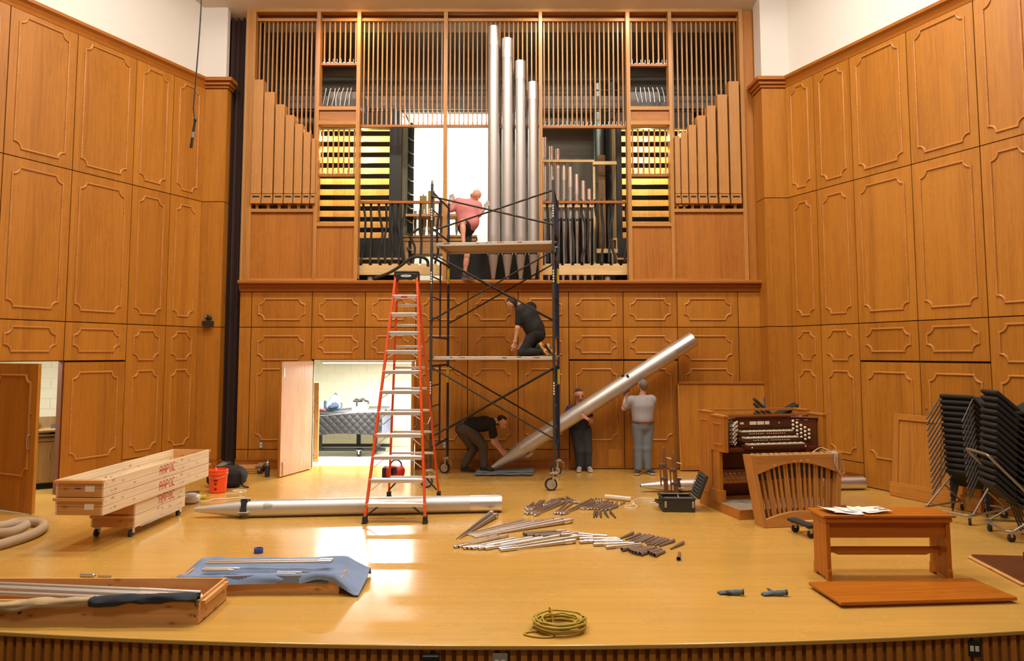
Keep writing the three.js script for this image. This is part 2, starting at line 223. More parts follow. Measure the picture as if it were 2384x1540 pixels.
// ---------- panelled walls ----------
const GAP = 0.0075;
let pk = 0;
function panel(wall, x0, x1, y0, y1, mo, th = 0.03) {  // mo: moulding rectangle insets [x0,x1,y0,y1] in wall coordinates
  const p = obj('panel', bx(x1 - x0 - GAP * 2, y1 - y0 - GAP * 2, th, (x0 + x1) / 2, (y0 + y1) / 2, th / 2), M.oak[(pk++ * 7 + 3) % 3], wall);
  if (mo) for (const q of Array.isArray(mo[0]) ? mo : [mo]) { const m = obj('moulding', scoop(...q, 0.11), M.mould, p); m.position.z = th; }
  return p;
}
function leaf(n, x0, x1, label, mo, face) { // a door leaf, hinge line at local x = 0, running to +x (or -x)
  const g = new THREE.Group(); g.name = 'door_' + n; g.userData = { kind: 'structure', label }; scene.add(g);
  obj('door_panel', bx(x1 - x0, 2.115, 0.045, (x0 + x1) / 2, 2.115 / 2 + 0.015, -0.0225), M.oak[n % 3], g);
  if (mo) { const m = obj('moulding', scoop(...mo, 0.11), M.mould, g); }
  if (face) obj('inner_face', bx(x1 - x0 - 0.01, 2.1, 0.004, (x0 + x1) / 2, 1.07, -0.047), face, g);
  return g;
}
function dHandle(g, x, y, z = 0) { obj('handle', [tube([V(x, y - 0.1, z), V(x, y - 0.09, z + 0.04), V(x, y, z + 0.05), V(x, y + 0.09, z + 0.04), V(x, y + 0.1, z)], 0.008, 6)], M.steel, g); }
const ROWS = [[2.80, 5.33, 3.0, 5.17], [5.33, 7.66, 5.47, 7.58]];
function sideWall(side, C, ang, seams, crownTop, openings, doorCols, len) {
  const s = side === 'left' ? -1 : 1, w = struct('wall_' + side); w.position.set(...C); w.rotation.y = s < 0 ? R(90 - ang) : -R(90 - ang);
  const X = t => s * t, lo = (a, b) => [Math.min(X(a), X(b)), Math.max(X(a), X(b))], cb = crownTop - 0.2;
  const core = []; const slab = (t0, t1, y0, y1, d = 0.07) => { const [a, b] = lo(t0, t1); core.push(span(a, b, y0, y1, -d, -0.001)); };
  let t = 0; for (const [a, b] of openings) { slab(t, a, 0, 2.15); t = b; } slab(t, len, 0, 2.15); slab(0, len, 2.15, crownTop - 0.02);
  obj('backing', core, M.joint, w);
  for (let i = 0; i < seams.length - 1; i++) {
    const [a, b] = lo(seams[i], seams[i + 1]), m = [a + 0.145, b - 0.145], door = doorCols.includes(i);
    panel(w, a, b, ROWS[1][0], cb, [...m, 5.47, cb - 0.09]); panel(w, a, b, ROWS[0][0], ROWS[0][1], [...m, 3.0, 5.17]);
    if (door) panel(w, a, b, 2.155, 2.80, [...m, 2.31, 2.69]);
    else { panel(w, a, b, 0.40, 2.80, [[...m, 2.16, 2.69], [...m, 0.53, 1.96]]); panel(w, a, b, 0.19, 0.40); }
  }
  const [a, b] = lo(seams[seams.length - 1], len); panel(w, a, b, 0.19, cb); 
  // crown
  const [c0, c1] = lo(-0.05, len); const prof = [[0, 0], [0.03, 0], [0.045, 0.05], [0.075, 0.11], [0.12, 0.15], [0.125, 0.2], [-0.1, 0.2], [-0.1, 0]];
  const cg = extr(prof, c1 - c0); cg.rotateY(-Math.PI / 2); cg.scale(1, 1, 1); // profile x -> z, extrude along -x
  cg.translate(c1, cb, 0); obj('crown', metric(flip(cg), true), M.trim, w);
  obj('upper_wall', span(...lo(-0.14, len), crownTop - 0.01, 13, -0.26, -0.1), M.white, w);
  return w;
}
// ExtrudeGeometry turned by -90 degrees about y sends its x to +z and its depth to -x
function flip(g) { return g; }
const SEL = [0, 0.75, 1.57, 2.70, 3.79, 4.9], SER = [0, 0.70, 1.53, 2.65, 3.76, 4.56];
const wallL = sideWall('left', [-6.087, 0, -14.1], 24.5, SEL, 7.87, [[2.70, 3.79]], [2, 3], 8.6);
const wallR = sideWall('right', [5.644, 0, -13.75], 22.25, SER, 7.75, [], [2, 3], 8.4);
// baseboards on the side walls
for (const [w, s, runs] of [[wallL, -1, [[0, 1.57], [4.9, 8.6]]], [wallR, 1, [[0, 1.53], [3.76, 8.4]]]]) for (const [a, b] of runs) obj('baseboard', [span(Math.min(s * a, s * b), Math.max(s * a, s * b), 0, 0.17, 0, 0.035, true), span(Math.min(s * a, s * b), Math.max(s * a, s * b), 0.17, 0.19, 0, 0.045, true)], M.trim, w);
// doors in the side walls
function onWall(o, w, x, turn = 0) { o.position.copy(w.localToWorld(V(x, 0, 0.03))); o.rotation.y = w.rotation.y + turn; }
obj('jamb', [span(-2.715, -2.70, 0, 2.15, -0.075, 0.03), span(-3.805, -3.79, 0, 2.15, -0.075, 0.03)], mat(0.16, 0.045, 0.015, 0.5), wallL); wallL.updateMatrixWorld(true); wallR.updateMatrixWorld(true);
{ const d = leaf(1, 0, 1.085, 'open stage door leaf hinged on the left side wall', [0.145, 0.94, 0.53, 1.96]); onWall(d, wallL, -3.79, -R(90)); dHandle(d, 0.98, 1.02); obj('lock', [bar(V(0.98, 1.42, 0), V(0.98, 1.42, 0.012), 0.018)], M.steel, d);
  const e = leaf(2, 0.008, 1.115, 'closed stage door leaf in the left side wall beside the open one', [0.15, 0.97, 0.53, 1.96]); onWall(e, wallL, -2.69);
  const f = leaf(7, 0.005, 1.11, 'closed stage door leaf in the right side wall nearer the console', [0.15, 0.97, 0.53, 1.96]); onWall(f, wallR, 1.535);
  const g = leaf(8, 0.005, 1.10, 'closed stage door leaf in the right side wall behind the stacked chairs', [0.15, 0.97, 0.53, 1.96]); onWall(g, wallR, 2.655); obj('lock', [bar(V(0.07, 1.42, 0), V(0.07, 1.42, 0.014), 0.02)], M.steel, g); }
// pilasters that end the side walls
for (const [side, x0, x1, z, ct] of [['left', -6.09, -5.61, -14.1, 7.87], ['right', 5.15, 5.66, -13.75, 7.75]]) {
  const w = struct('wall_pilaster_' + side), d = side === 'left' ? 0.22 : 0.46, cb = ct - 0.2;
  for (const [a, b] of [[0.19, 2.80], [2.80, 5.33], [5.33, cb]]) obj('panel', span(x0, x1, a + GAP, b - GAP, z - d, z), M.oak[pk++ % 3], w);
  obj('baseboard', [span(x0, x1 + (side === 'left' ? 0.02 : 0), 0, 0.17, z - d, z + 0.035, true), span(x0, x1, 0.17, 0.19, z - d, z + 0.045, true)], M.trim, w);
  const pr = (o, y0, y1) => span(x0 - (side === 'right' ? o : 0), x1 + (side === 'left' ? o : 0), cb + y0, cb + y1, z - d, z + o, true);
  obj('crown', [pr(0.03, 0, 0.06), pr(0.07, 0.06, 0.13), pr(0.12, 0.13, 0.2)], M.trim, w);
  obj('upper_wall', span(x0 - (side === 'left' ? 0.1 : -0.03), x1 + (side === 'left' ? -0.06 : 0.1), ct - 0.005, 10.5, z - d + 0.02, z - 0.06), M.white, w);
}
// ---------- back wall below the ledge ----------
const BW = -14.2, SX = [-5.267, -5.026, -3.815, -2.749, -1.735, -0.696, 0.309, 1.323, 2.414, 3.497, 4.717, 5.267];
const wallB = struct('wall_back'); wallB.position.z = BW;
obj('backing', [span(-5.267, -3.815, 0, 2.15, -0.2, -0.001), span(-1.735, 1.323, 0, 2.15, -0.2, -0.001), span(1.323, 3.497, 2.149, 2.15, -0.2, -0.001), span(3.497, 5.267, 0, 2.15, -0.2, -0.001), span(-5.267, 5.267, 2.15, 3.66, -0.2, -0.001)], M.joint, wallB);
for (let i = 0; i < 11; i++) {
  const a = SX[i], b = SX[i + 1], ed = i === 0 || i === 10, m = [a + 0.145, b - 0.145], door = [2, 3, 7, 8].includes(i);
  panel(wallB, a, b, 2.80, 3.52, ed ? null : [...m, 2.95, 3.365]);
  if (door) panel(wallB, a, b, 2.155, 2.80, [...m, 2.29, 2.62]); else { panel(wallB, a, b, 0.385, 2.80, ed ? null : [[...m, 2.15, 2.62], [...m, 0.575, 1.965]]); panel(wallB, a, b, 0.19, 0.385); obj('baseboard', [span(a, b, 0, 0.17, 0, 0.05, true), span(a, b, 0.17, 0.195, 0, 0.06, true), span(a, b, 0, 0.03, 0, 0.075, true)], M.trim, wallB); }
}
obj('ledge', [span(-5.27, 5.27, 3.52, 3.60, 0, 0.06, true), span(-5.27, 5.27, 3.60, 3.665, 0, 0.1, true), rbx(10.54, 0.065, 0.5, 0, 3.697, -0.05, 0.015, true)], M.trim, wallB);
{ const doorFace = phys(0.68, 0.40, 0.27, 0.32, { map: OAKMAP });
  const a = leaf(3, 0, 1.03, 'open plain inner face of the backstage door left of the ladder', [0.145, 0.88, 0.575, 1.965], doorFace); a.position.set(-3.81, 0, BW + 0.03); a.rotation.y = -R(108);
  obj('bolt', [bar(V(0.95, 0.03, -0.06), V(0.95, 0.26, -0.06), 0.009, 6), bx(0.03, 0.03, 0.03, 0.95, 0.26, -0.06), bx(0.035, 0.28, 0.01, 0.96, 1.98, -0.052)], M.steel, a); dHandle(a, 0.93, 1.02);
  const b = leaf(4, -1.03, 0, 'open backstage door leaf with moulding behind the ladder', [-0.88, -0.145, 0.575, 1.965]); b.position.set(-1.745, 0, BW + 0.03); b.rotation.y = R(96); dHandle(b, -0.93, 1.02);
  const c = leaf(5, 0.01, 1.082, 'closed backstage door leaf behind the woman', [0.145, 0.945, 0.575, 1.965]); c.position.set(1.323, 0, BW + 0.03); dHandle(c, 1.0, 1.02, 0);
  const d = leaf(6, -1.078, -0.01, 'closed backstage door leaf behind the man in the grey shirt', [-0.94, -0.145, 0.575, 1.965]); d.position.set(3.497, 0, BW + 0.03); dHandle(d, -1.0, 1.02, 0);
  obj('access_panel', bx(0.27, 0.33, 0.006, 0.9, 0.22, 0.003), M.oak[1], c);
}
// wall sockets
for (const [x, y] of [[-4.77, 0.47], [-1.15, 0.47], [0.66, 0.47], [-0.34, 0.47]]) { const t = thing('wall_socket', 'small grey electrical socket plate low on the panelled back wall', 'socket', [x, y, BW + 0.03], 0, 'sockets along the back wall'); obj('plate', rbx(0.075, 0.12, 0.012, 0, 0, 0.006, 0.005), M.grey, t); for (const s of [-1, 1]) obj('outlet', bx(0.035, 0.03, 0.006, 0, s * 0.028, 0.013), M.ivory, t); }
// curtain in the gap between the left pilaster and the back wall
{ const t = thing('curtain', 'tall dark brown curtain hanging beside the organ case', 'curtain', [-5.42, 0.1, -14.5]);
  for (let k = 0; k < 3; k++) obj('drape', cloth((u, v) => { const x = -0.42 + k * 0.26 + u * 0.3, a = u * Math.PI * 2 * 2.5; return [x, v * 9.35, 0.05 * Math.sin(a + k) + 0.012 * Math.sin(a * 2.3 + v * 5)]; }, 26, 6, 0.006), M.curtain, t); }
struct('wall_gap_left', span(-7.0, -5.2, 0, 10, -15.0, -14.8), M.white); struct('wall_gap_right', span(5.2, 6.4, 0, 10, -14.5, -14.3), M.white);
// ---------- back room behind the open double door ----------
function blockWall(name, x0, x1, y0, y1, z, keep) {
  const w = struct(name); obj('mortar', span(x0, x1, y0, y1, z - 0.15, z - 0.004), M.mortar, w); const g = bx(0.392, 0.194, 0.05);
  for (let j = 0; j * 0.2 < y1 - y0 - 0.01; j++) for (let i = -1; i * 0.4 < x1 - x0; i++) { const x = x0 + 0.2 + i * 0.4 + (j % 2 ? 0.2 : 0), y = y0 + 0.1 + j * 0.2; if (x < x0 + 0.19 || x > x1 - 0.19 || !keep(x, y)) continue; obj('block', g, M.cream, w).position.set(x, y, z - 0.022); }
  return w;
}
blockWall('wall_backroom_rear', -5.15, -0.6, 0, 2.8, -17.6, (x, y) => x > -5.2 && x < -1.2);
struct('wall_backroom_left', span(-5.25, -5.12, 0, 2.8, -17.6, -14.42), M.cream); struct('wall_backroom_right', span(-0.6, -0.45, 0, 2.8, -17.6, -14.42), M.cream);
struct('ceiling_backroom', span(-5.22, -0.5, 2.75, 2.85, -17.7, -14.42), M.white); struct('floor_backroom', span(-5.2, -0.5, -0.06, -0.002, -17.7, -14.2), M.vinyl);
struct('trim_2', [span(-3.9, -3.815, 0, 2.15, -14.42, -14.2), span(-1.735, -1.65, 0, 2.15, -14.42, -14.2)], M.cream);
function tubeLight(name, label, [x, y, z], w, d, L, col, glow = 6) {
  const t = thing(name, label, 'ceiling light', [x, y, z]); obj('housing', bx(w + 0.06, 0.06, d + 0.06, 0, 0.05, 0), M.whitep, t);
  obj('diffuser', bx(w, 0.02, d, 0, 0.012, 0), mat(0.9, 0.9, 0.9, 0.5, 0, { emissive: lin(...col), emissiveIntensity: glow }), t);
  if (y < 2.2) obj('hanger', [bar(V(-w * 0.4, 0.08, 0), V(-w * 0.4, 0.7, 0), 0.006, 6), bar(V(w * 0.4, 0.08, 0), V(w * 0.4, 0.7, 0), 0.006, 6)], M.steel, t);
  const l = new THREE.RectAreaLight(lin(...col), L, w, d); l.position.set(0, -0.01, 0); l.rotation.x = -Math.PI / 2; t.add(l); return t;
}
tubeLight('fluorescent_light', 'long fluorescent light hanging just inside the room behind the open doors', [-2.75, 2.06, -15.3], 2.2, 0.16, 250, [1, 0.98, 0.92]);
// ---------- side room behind the open leaf on the left ----------
blockWall('wall_sideroom_rear', -10.4, -7.0, 0, 2.8, -13.9, (x, y) => x > -9.6);
struct('wall_sideroom_left', span(-10.55, -10.4, 0, 2.8, -13.9, -9), M.cream); struct('ceiling_sideroom', extr([[-10.4, 14], [-6.7, 14], [-6.7, 13.5], [-8.9, 8.6], [-10.4, 8.6]], 0.1).rotateX(-Math.PI / 2).translate(0, 2.75, 0), M.white);
struct('floor_sideroom', extr([[-10.4, 14], [-6.5, 14], [-6.5, 13.6], [-8.9, 8.4], [-10.4, 8.4]].map(([x, z]) => [x, z]), 0.05).rotateX(-Math.PI / 2).translate(0, -0.052, 0), M.vinyl);
struct('wall_sideroom_front', span(-10.5, -8.6, 0, 2.8, -9.1, -9), M.cream);
tubeLight('fluorescent_light', 'fluorescent light on the ceiling of the side room with the lectern', [-8.5, 2.66, -11.6], 1.2, 0.3, 80, [1, 0.98, 0.92]);

// small spot lamps on the ceiling just in front of the organ case
for (const [x, I, c, d] of [[-3.0, 16, [1, 0.55, 0.22], 'orange tinted'], [0.8, 8, [1, 0.85, 0.65], 'warm'], [2.6, 8, [1, 0.85, 0.65], 'plain']]) {
  const z = -13.35, y = ceilY(z), t = thing('ceiling_spotlight', `small ${d} ceiling spotlight aimed at the organ slats`, 'spotlight', [x, y, z]); obj('canister', cyl(0.05, 0.05, 0.13, 0, -0.13, 0, 16), M.black, t); obj('lens', cyl(0.04, 0.04, 0.006, 0, -0.137, 0, 16), mat(0.9, 0.9, 0.9, 0.5, 0, { emissive: lin(...c), emissiveIntensity: 5 }), t);
  const l = new THREE.SpotLight(lin(...c), I, 0, R(52), 1, 2); l.position.set(0, -0.15, 0); l.target.position.set(0, -1.3, -0.9); l.castShadow = true; t.add(l, l.target); l.target.name = 'aim';
}
// ---------- measured runs of hose and pipe inside the organ, metres ----------
const HOSE3 = [[[-2.89,5.41],[-2.869,5.269],[-2.834,5.051],[-2.837,4.82],[-2.84,4.59],[-2.887,4.36],[-2.915,4.119]],[[-2.718,5.41],[-2.728,5.205],[-2.706,4.974],[-2.709,4.756],[-2.724,4.437],[-2.726,4.119]],[[-2.56,5.41],[-2.551,5.205],[-2.516,5.012],[-2.482,4.794],[-2.492,4.564],[-2.545,4.31],[-2.556,4.119]],[[-2.401,5.41],[-2.398,5.14],[-2.389,4.948],[-2.424,4.692],[-2.427,4.437],[-2.41,4.119]],[[-2.286,5.41],[-2.276,5.076],[-2.286,4.82],[-2.264,4.564],[-2.274,4.31],[-2.278,4.119]],[[-2.159,5.41],[-2.162,5.076],[-2.128,4.82],[-2.106,4.564],[-2.129,4.373],[-2.133,4.119]],[[-2.007,5.41],[-2.03,5.166],[-2.072,4.948],[-2.089,4.769],[-2.048,4.437],[-2.007,4.119]],[[-1.689,5.41],[-1.7,5.14],[-1.698,4.884],[-1.676,4.628],[-1.681,4.373],[-1.691,4.119]],[[-1.723,4.846],[-1.874,4.73],[-1.86,4.59],[-1.808,4.437],[-1.843,4.119]],[[-1.296,5.41],[-1.307,5.205],[-1.343,4.948],[-1.353,4.564],[-1.327,4.373],[-1.388,4.119]]];
const HOSE5 = [[[0.912,5.451],[0.923,5.255],[0.939,4.887],[0.93,4.145]],[[1.306,5.451],[1.31,5.193],[1.326,4.887],[1.3,4.521],[1.309,4.145]],[[1.463,5.451],[1.462,5.193],[1.435,4.887],[1.469,4.521],[1.46,4.145]],[[1.633,5.451],[1.637,5.193],[1.702,4.949],[1.712,4.704],[1.698,4.461],[1.636,4.278],[1.629,4.145]],[[1.779,5.451],[1.764,5.193],[1.774,4.949],[1.759,4.643],[1.769,4.4],[1.773,4.145]],[[1.906,5.451],[1.922,5.193],[1.956,5.01],[1.916,4.643],[1.912,4.145]],[[2.046,5.451],[2.049,5.193],[2.077,4.949],[2.086,4.643],[2.052,4.339],[2.038,4.145]],[[2.191,5.451],[2.2,5.132],[2.191,4.887],[2.205,4.521],[2.183,4.145]],[[2.3,5.451],[2.272,5.132],[2.221,4.826],[2.241,4.521],[2.345,4.145]],[[2.567,5.451],[2.552,5.193],[2.573,4.949],[2.575,4.643],[2.523,4.339],[2.514,4.145]]];
const BIGHOSE = [[-2.545,3.725],[-2.276,3.864],[-2.031,4.012],[-1.848,4.155],[-1.688,4.198],[-1.565,4.176],[-1.503,4.124],[-1.49,4.012]];
const FLEX2 = [[[-3.726,7.864],[-3.752,7.704],[-3.797,7.484]],[[-3.628,7.864],[-3.664,7.704],[-3.699,7.484]],[[-3.534,7.864],[-3.556,7.684],[-3.602,7.484]],[[-3.442,7.874],[-3.508,7.704],[-3.514,7.484]],[[-3.354,7.874],[-3.41,7.704],[-3.426,7.484]],[[-3.266,7.874],[-3.302,7.704],[-3.338,7.484]],[[-3.188,7.874],[-3.224,7.704],[-3.24,7.484]]];
const FLEX6 = [[[2.815,7.884],[2.817,7.744],[2.863,7.564]],[[2.907,7.884],[2.919,7.744],[2.947,7.564]],[[2.991,7.884],[3.016,7.744],[3.033,7.564]],[[3.077,7.884],[3.106,7.744],[3.117,7.564]],[[3.167,7.884],[3.192,7.744],[3.209,7.564]],[[3.259,7.884],[3.302,7.744],[3.319,7.564]],[[3.363,7.884],[3.404,7.744],[3.424,7.564]]];
const SMALLP = [[0.915,6.944,0.038],[1.054,6.744,0.043],[1.193,6.687,0.048],[1.322,6.441,0.043],[1.461,6.289,0.045],[1.599,6.128,0.043],[1.738,5.987,0.043],[1.866,5.808,0.043]];
// ---------- organ case above the ledge ----------
const CZ = -14.2, oc = thing('organ_case', 'tall oak organ case of posts, slatted screens and panels above the ledge', 'organ case', [0, 3.73, CZ]);
const oy = y => y - 3.73;
const cb_ = (name, x0, x1, y0, y1, z0, z1, m = M.caseoak, rot = false) => obj(name, span(x0, x1, oy(y0), oy(y1), z0, z1, rot), m, oc);
const PX = [[-5.23, -5.10], [-3.84, -3.765], [-3.005, -2.93], [-1.213, -1.134], [0.747, 0.817], [2.548, 2.627], [3.42, 3.49], [4.885, 4.965]];
for (const [a, b] of PX) cb_('post', a, b, 3.73, 9.34, -0.22, 0);
cb_('side_stile', -5.30, -5.235, 3.73, 9.4, -0.3, -0.02); cb_('side_panel', 4.97, 5.26, 3.73, 9.4, -0.12, -0.06, M.casepanel);
cb_('top_rail', -5.23, 4.965, 9.34, 9.41, -0.22, 0.005, M.caseoak, true); cb_('soffit', -5.23, 4.965, 9.30, 9.335, -0.6, -0.2, M.caseoak, true);
cb_('bottom_rail', -5.3, -2.93, 3.73, 3.785, -0.2, -0.005, M.caseoak, true); cb_('bottom_rail', 2.55, 4.965, 3.73, 3.785, -0.2, -0.005, M.caseoak, true); cb_('bottom_rail', -1.14, 0.75, 3.73, 3.765, -0.2, -0.03, M.caseoak, true);
const slatG = {}; function slats(x0, x1, n, y0, y1, z = -0.16) {
  const k = (y1 - y0).toFixed(2), g = slatG[k] ??= bx(0.026, y1 - y0, 0.045); for (let i = 0; i < n; i++) obj('slat', g, M.slat, oc).position.set(x0 + (x1 - x0) * (i + 0.5) / n, oy((y0 + y1) / 2), z);
}
function slatRail(x0, x1, y, pegs) {
  cb_('slat_rail', x0, x1, y - 0.045, y, -0.2, -0.12, M.trim, true);
  if (pegs) { const n = Math.round((x1 - x0) / 0.0887), g = []; for (let i = 0; i < n; i++) g.push(cyl(0.007, 0.007, 0.09, x0 + (x1 - x0) * (i + 0.5) / n + 0.03, oy(y), -0.13, 6), cyl(0.03, 0.03, 0.014, x0 + (x1 - x0) * (i + 0.5) / n, oy(y), -0.14, 8)); obj('pins', g, M.steel, oc).userData.kind = 'stuff'; }
}
const TOPY = 9.2;
slats(-5.10, -3.84, 14, 6.4, TOPY); slats(3.49, 4.885, 14, 6.4, TOPY);
slats(-3.765, -3.005, 7, 8.30, TOPY); slats(2.627, 3.42, 7, 8.28, TOPY); slatRail(-3.765, -3.005, 8.30, true); slatRail(2.627, 3.42, 8.28, true);
slats(-2.93, -1.213, 18, 6.99, TOPY); slats(-1.134, 0.747, 20, 6.99, TOPY); slats(0.817, 2.548, 18, 6.97, TOPY); slatRail(-2.93, -1.213, 6.99); slatRail(-1.134, 0.747, 6.99); slatRail(0.817, 2.548, 6.97, true);
for (const [a, b] of [[-5.10, -3.84], [-3.765, -3.005], [-2.93, -1.213], [-1.134, 0.747], [0.817, 2.548], [2.627, 3.42], [3.49, 4.885]]) cb_('head_rail', a, b, 9.19, 9.25, -0.21, -0.1, M.caseoak, true);
for (const [a, b] of [[-3.765, -3.005], [2.627, 3.42]]) {
  cb_('cross_rail', a, b, 7.26, 7.335, -0.2, 0, M.caseoak, true); cb_('small_panel', a, b, 7.03, 7.26, -0.1, -0.04, M.casepanel, true); cb_('cross_rail', a, b, 6.955, 7.03, -0.2, 0, M.caseoak, true);
  slats(a, b, 7, 5.95, 6.9); slatRail(a, b, 5.95, true);
  cb_('sill', a, b, 4.85, 4.925, -0.22, 0, M.caseoak, true); cb_('panel', a, b, 3.785, 4.85, -0.1, -0.04, M.casepanel);
}
for (const [a, b] of [[-5.10, -3.84], [3.49, 4.885]]) { cb_('shelf', a, b, 5.14, 5.205, -0.4, 0.01, M.caseoak, true); cb_('panel', a, b, 3.785, 5.14, -0.1, -0.04, M.casepanel); }
cb_('rail', -2.93, -1.213, 5.365, 5.415, -0.3, -0.2, M.trim, true); cb_('rail', 0.817, 2.548, 5.365, 5.415, -0.3, -0.2, M.trim, true);
for (const [a, b] of [[-2.98, -1.16], [0.77, 2.6]]) { cb_('toe_board', a, b, 3.885, 4.08, -0.36, -0.24, M.birch, true); for (let i = 0; i < 9; i++) cb_('cleat', a + 0.1 + i * 0.2, a + 0.23 + i * 0.2, 4.08, 4.115, -0.36, -0.25, M.birch, true); }
// square wooden pipes standing in the two outer towers
function woodPipe(x0, x1, top, label, group, arrow) {
  const w = x1 - x0, t = thing('wooden_organ_pipe', label, 'organ pipe', [(x0 + x1) / 2, 5.205, -14.25], 0, group), b = 0.185 + 0.02;
  obj('body', rbx(w, top - 5.205 - b - 0.1, 0.2, 0, b + 0.1 + (top - 5.205 - b - 0.1) / 2, 0.0, 0.006), M.pipewood, t);
  obj('mouth_board', [bx(w, 0.115, 0.2, 0, b + 0.065, -0.012), bx(w - 0.01, 0.012, 0.02, 0, b + 0.012, 0.092)], M.pipewood, t);
  obj('mouth', bx(w * 0.68, 0.035, 0.01, 0, b + 0.035, 0.088), M.dark, t); obj('cap', bx(w, 0.105, 0.21, 0, b - 0.05, 0.005), M.pipewood, t); obj('foot', cyl(0.03, 0.04, b - 0.1, 0, 0, 0, 10), M.pipewood, t);
  obj('screw', [sph(0.009, -w / 2 + 0.015, b + 0.24, 0.1, 1, 1, 1, 6), sph(0.009, w / 2 - 0.015, b + 0.24, 0.1, 1, 1, 1, 6)], M.steel, t);
}
const ORD = ['tallest', 'second tallest', 'third tallest', 'fourth tallest', 'fifth tallest', 'second shortest', 'shortest'];
[[-5.15, -4.935, 7.88], [-4.925, -4.705, 7.62], [-4.69, -4.49, 7.36], [-4.48, -4.295, 7.136], [-4.285, -4.115, 6.949], [-4.105, -3.95, 6.78], [-3.94, -3.845, 6.647]].forEach(([a, b, t], i) => woodPipe(a + 0.05, b + 0.04, t, `${ORD[i]} square wooden organ pipe in the tower beside the brown curtain`, 'wooden pipes of the curtain side tower'));
[[3.50, 3.60, 6.70], [3.62, 3.755, 6.78], [3.78, 3.935, 6.931], [3.965, 4.135, 7.128], [4.165, 4.34, 7.333], [4.385, 4.585, 7.566], [4.62, 4.83, 7.844]].forEach(([a, b, t], i) => woodPipe(a + 0.01, b + 0.01, t, `${ORD[6 - i]} square wooden organ pipe in the tower on the console side`, 'wooden pipes of the console side tower'));
// four large metal pipes in the middle
[[-0.187, 0.114, 8.965, 8.557, 4.66], [0.095, 0.110, 8.711, 8.304, 4.65], [0.362, 0.104, 8.241, 7.862, 4.61], [0.616, 0.096, 7.799, 7.431, 4.56]].forEach(([x, r, top, jt, pk_], i) => {
  const t = thing('facade_pipe', `${['tallest', 'second tallest', 'third tallest', 'shortest'][i]} of the four large metal pipes in the organ front`, 'organ pipe', [x, 3.765, -14.12], 0, 'large metal facade pipes'), y = v => v - 3.765;
  obj('body', cyl(r, r, y(jt) - y(4.36), 0, y(4.36), 0, 36), M.tinpipe ??= mat(0.52, 0.48, 0.47, 0.46, 0.8), t); obj('sleeve', [cyl(r + 0.004, r + 0.004, y(top) - y(jt), 0, y(jt), 0, 36, true), cyl(r - 0.01, r - 0.01, 0.01, 0, y(top) - 0.06, 0, 24)], M.sleevetin ??= mat(0.60, 0.58, 0.58, 0.42, 0.85), t);
  obj('foot', cyl(0.034, r, y(4.25), 0, 0, 0, 28), M.zinc, t);
  obj('upper_lip', sheet((u, v) => { const a = 0.95 * Math.pow(1 - v, 0.62) * (u * 2 - 1), rr = r + 0.003; return [rr * Math.sin(a), y(4.36) + v * (pk_ - 4.36), rr * Math.cos(a)]; }, 10, 12), M.zinc, t);
  obj('mouth', cyl(r * 0.9, r * 0.9, 0.11, 0, y(4.25), -0.01, 24), M.dark, t); obj('lip', bx(r * 1.6, 0.025, 0.02, 0, y(4.335), r - 0.006), M.tin, t);
  for (const s of [-1, 1]) obj('ear', bx(0.012, 0.13, 0.06, s * r * 0.93, y(4.30), r * 0.6), M.zinc, t);
  obj('languid', sheet((u, v) => { const a = 0.55 * (1 - v) * (u * 2 - 1), k = r * (1 - v * 0.22) + 0.004; return [k * Math.sin(a), y(4.245) - v * 0.09, k * Math.cos(a)]; }, 6, 4), M.tin, t);
});
// ---------- organ chamber ----------
struct('floor_chamber', span(-5.3, 5.3, 3.56, 3.66, -18.4, -14.35), mat(0.10, 0.06, 0.03, 0.8)); M.greywall = mat(0.24, 0.23, 0.20, 0.85); struct('ceiling_chamber', span(-5.4, 5.4, 9.45, 9.6, -18.4, -14.3), M.greywall);
struct('wall_chamber_left', span(-5.4, -5.28, 3.6, 9.5, -18.4, -14.45), M.greywall); struct('wall_chamber_right', span(5.22, 5.36, 3.6, 9.5, -18.4, -14.45), M.greywall);
struct('wall_chamber_upper', span(-5.3, 5.3, 7.97, 9.5, -16.5, -16.4), M.greywall); struct('wall_chamber_rear', span(-5.3, 5.3, 3.6, 8.4, -18.4, -18.2), M.chamber);
struct('wall_chamber_partition_left', span(-2.42, -2.34, 3.66, 8.0, -18.2, -16.1), M.chamber); struct('wall_chamber_partition_right', span(-0.15, -0.07, 3.66, 8.0, -18.2, -16.4), M.chamber);
struct('wall_chamber_grey', span(-0.07, 5.2, 3.66, 8.0, -16.75, -16.6), M.greywall); struct('wall_chamber_dark', span(-5.2, -2.42, 3.66, 8.0, -16.75, -16.6), M.greywall);
struct('ceiling_chamber_room', span(-2.4, -0.1, 8.22, 8.3, -18.3, -16.4), M.white);
tubeLight('fluorescent_light', 'bright fluorescent light inside the organ chamber above the standing man', [-1.25, 8.12, -17.3], 1.9, 0.5, 46, [0.97, 1, 0.90], 8);
// wind trunks and conduits seen between the slats
tag(obj('air_duct', rbx(9.6, 0.3, 0.35, 0, 7.9, -15.7, 0.02, true), mat(0.22, 0.22, 0.23, 0.6)), 'long grey wind trunk across the dark chamber behind the slats', 'duct');
[[7.62, -15.3], [8.55, -15.9], [8.05, -15.2]].forEach(([y, z], i) => tag(obj('conduit', bar(V(-5.28, y, z), V(5.24, y, z), 0.016, 8), mat(0.10, 0.10, 0.10, 0.6, 0.3)), ['lower thin metal conduit behind the slatted screen', 'upper thin metal conduit behind the slatted screen', 'middle thin metal conduit behind the slatted screen'][i], 'conduit', 'conduits in the organ chamber'));
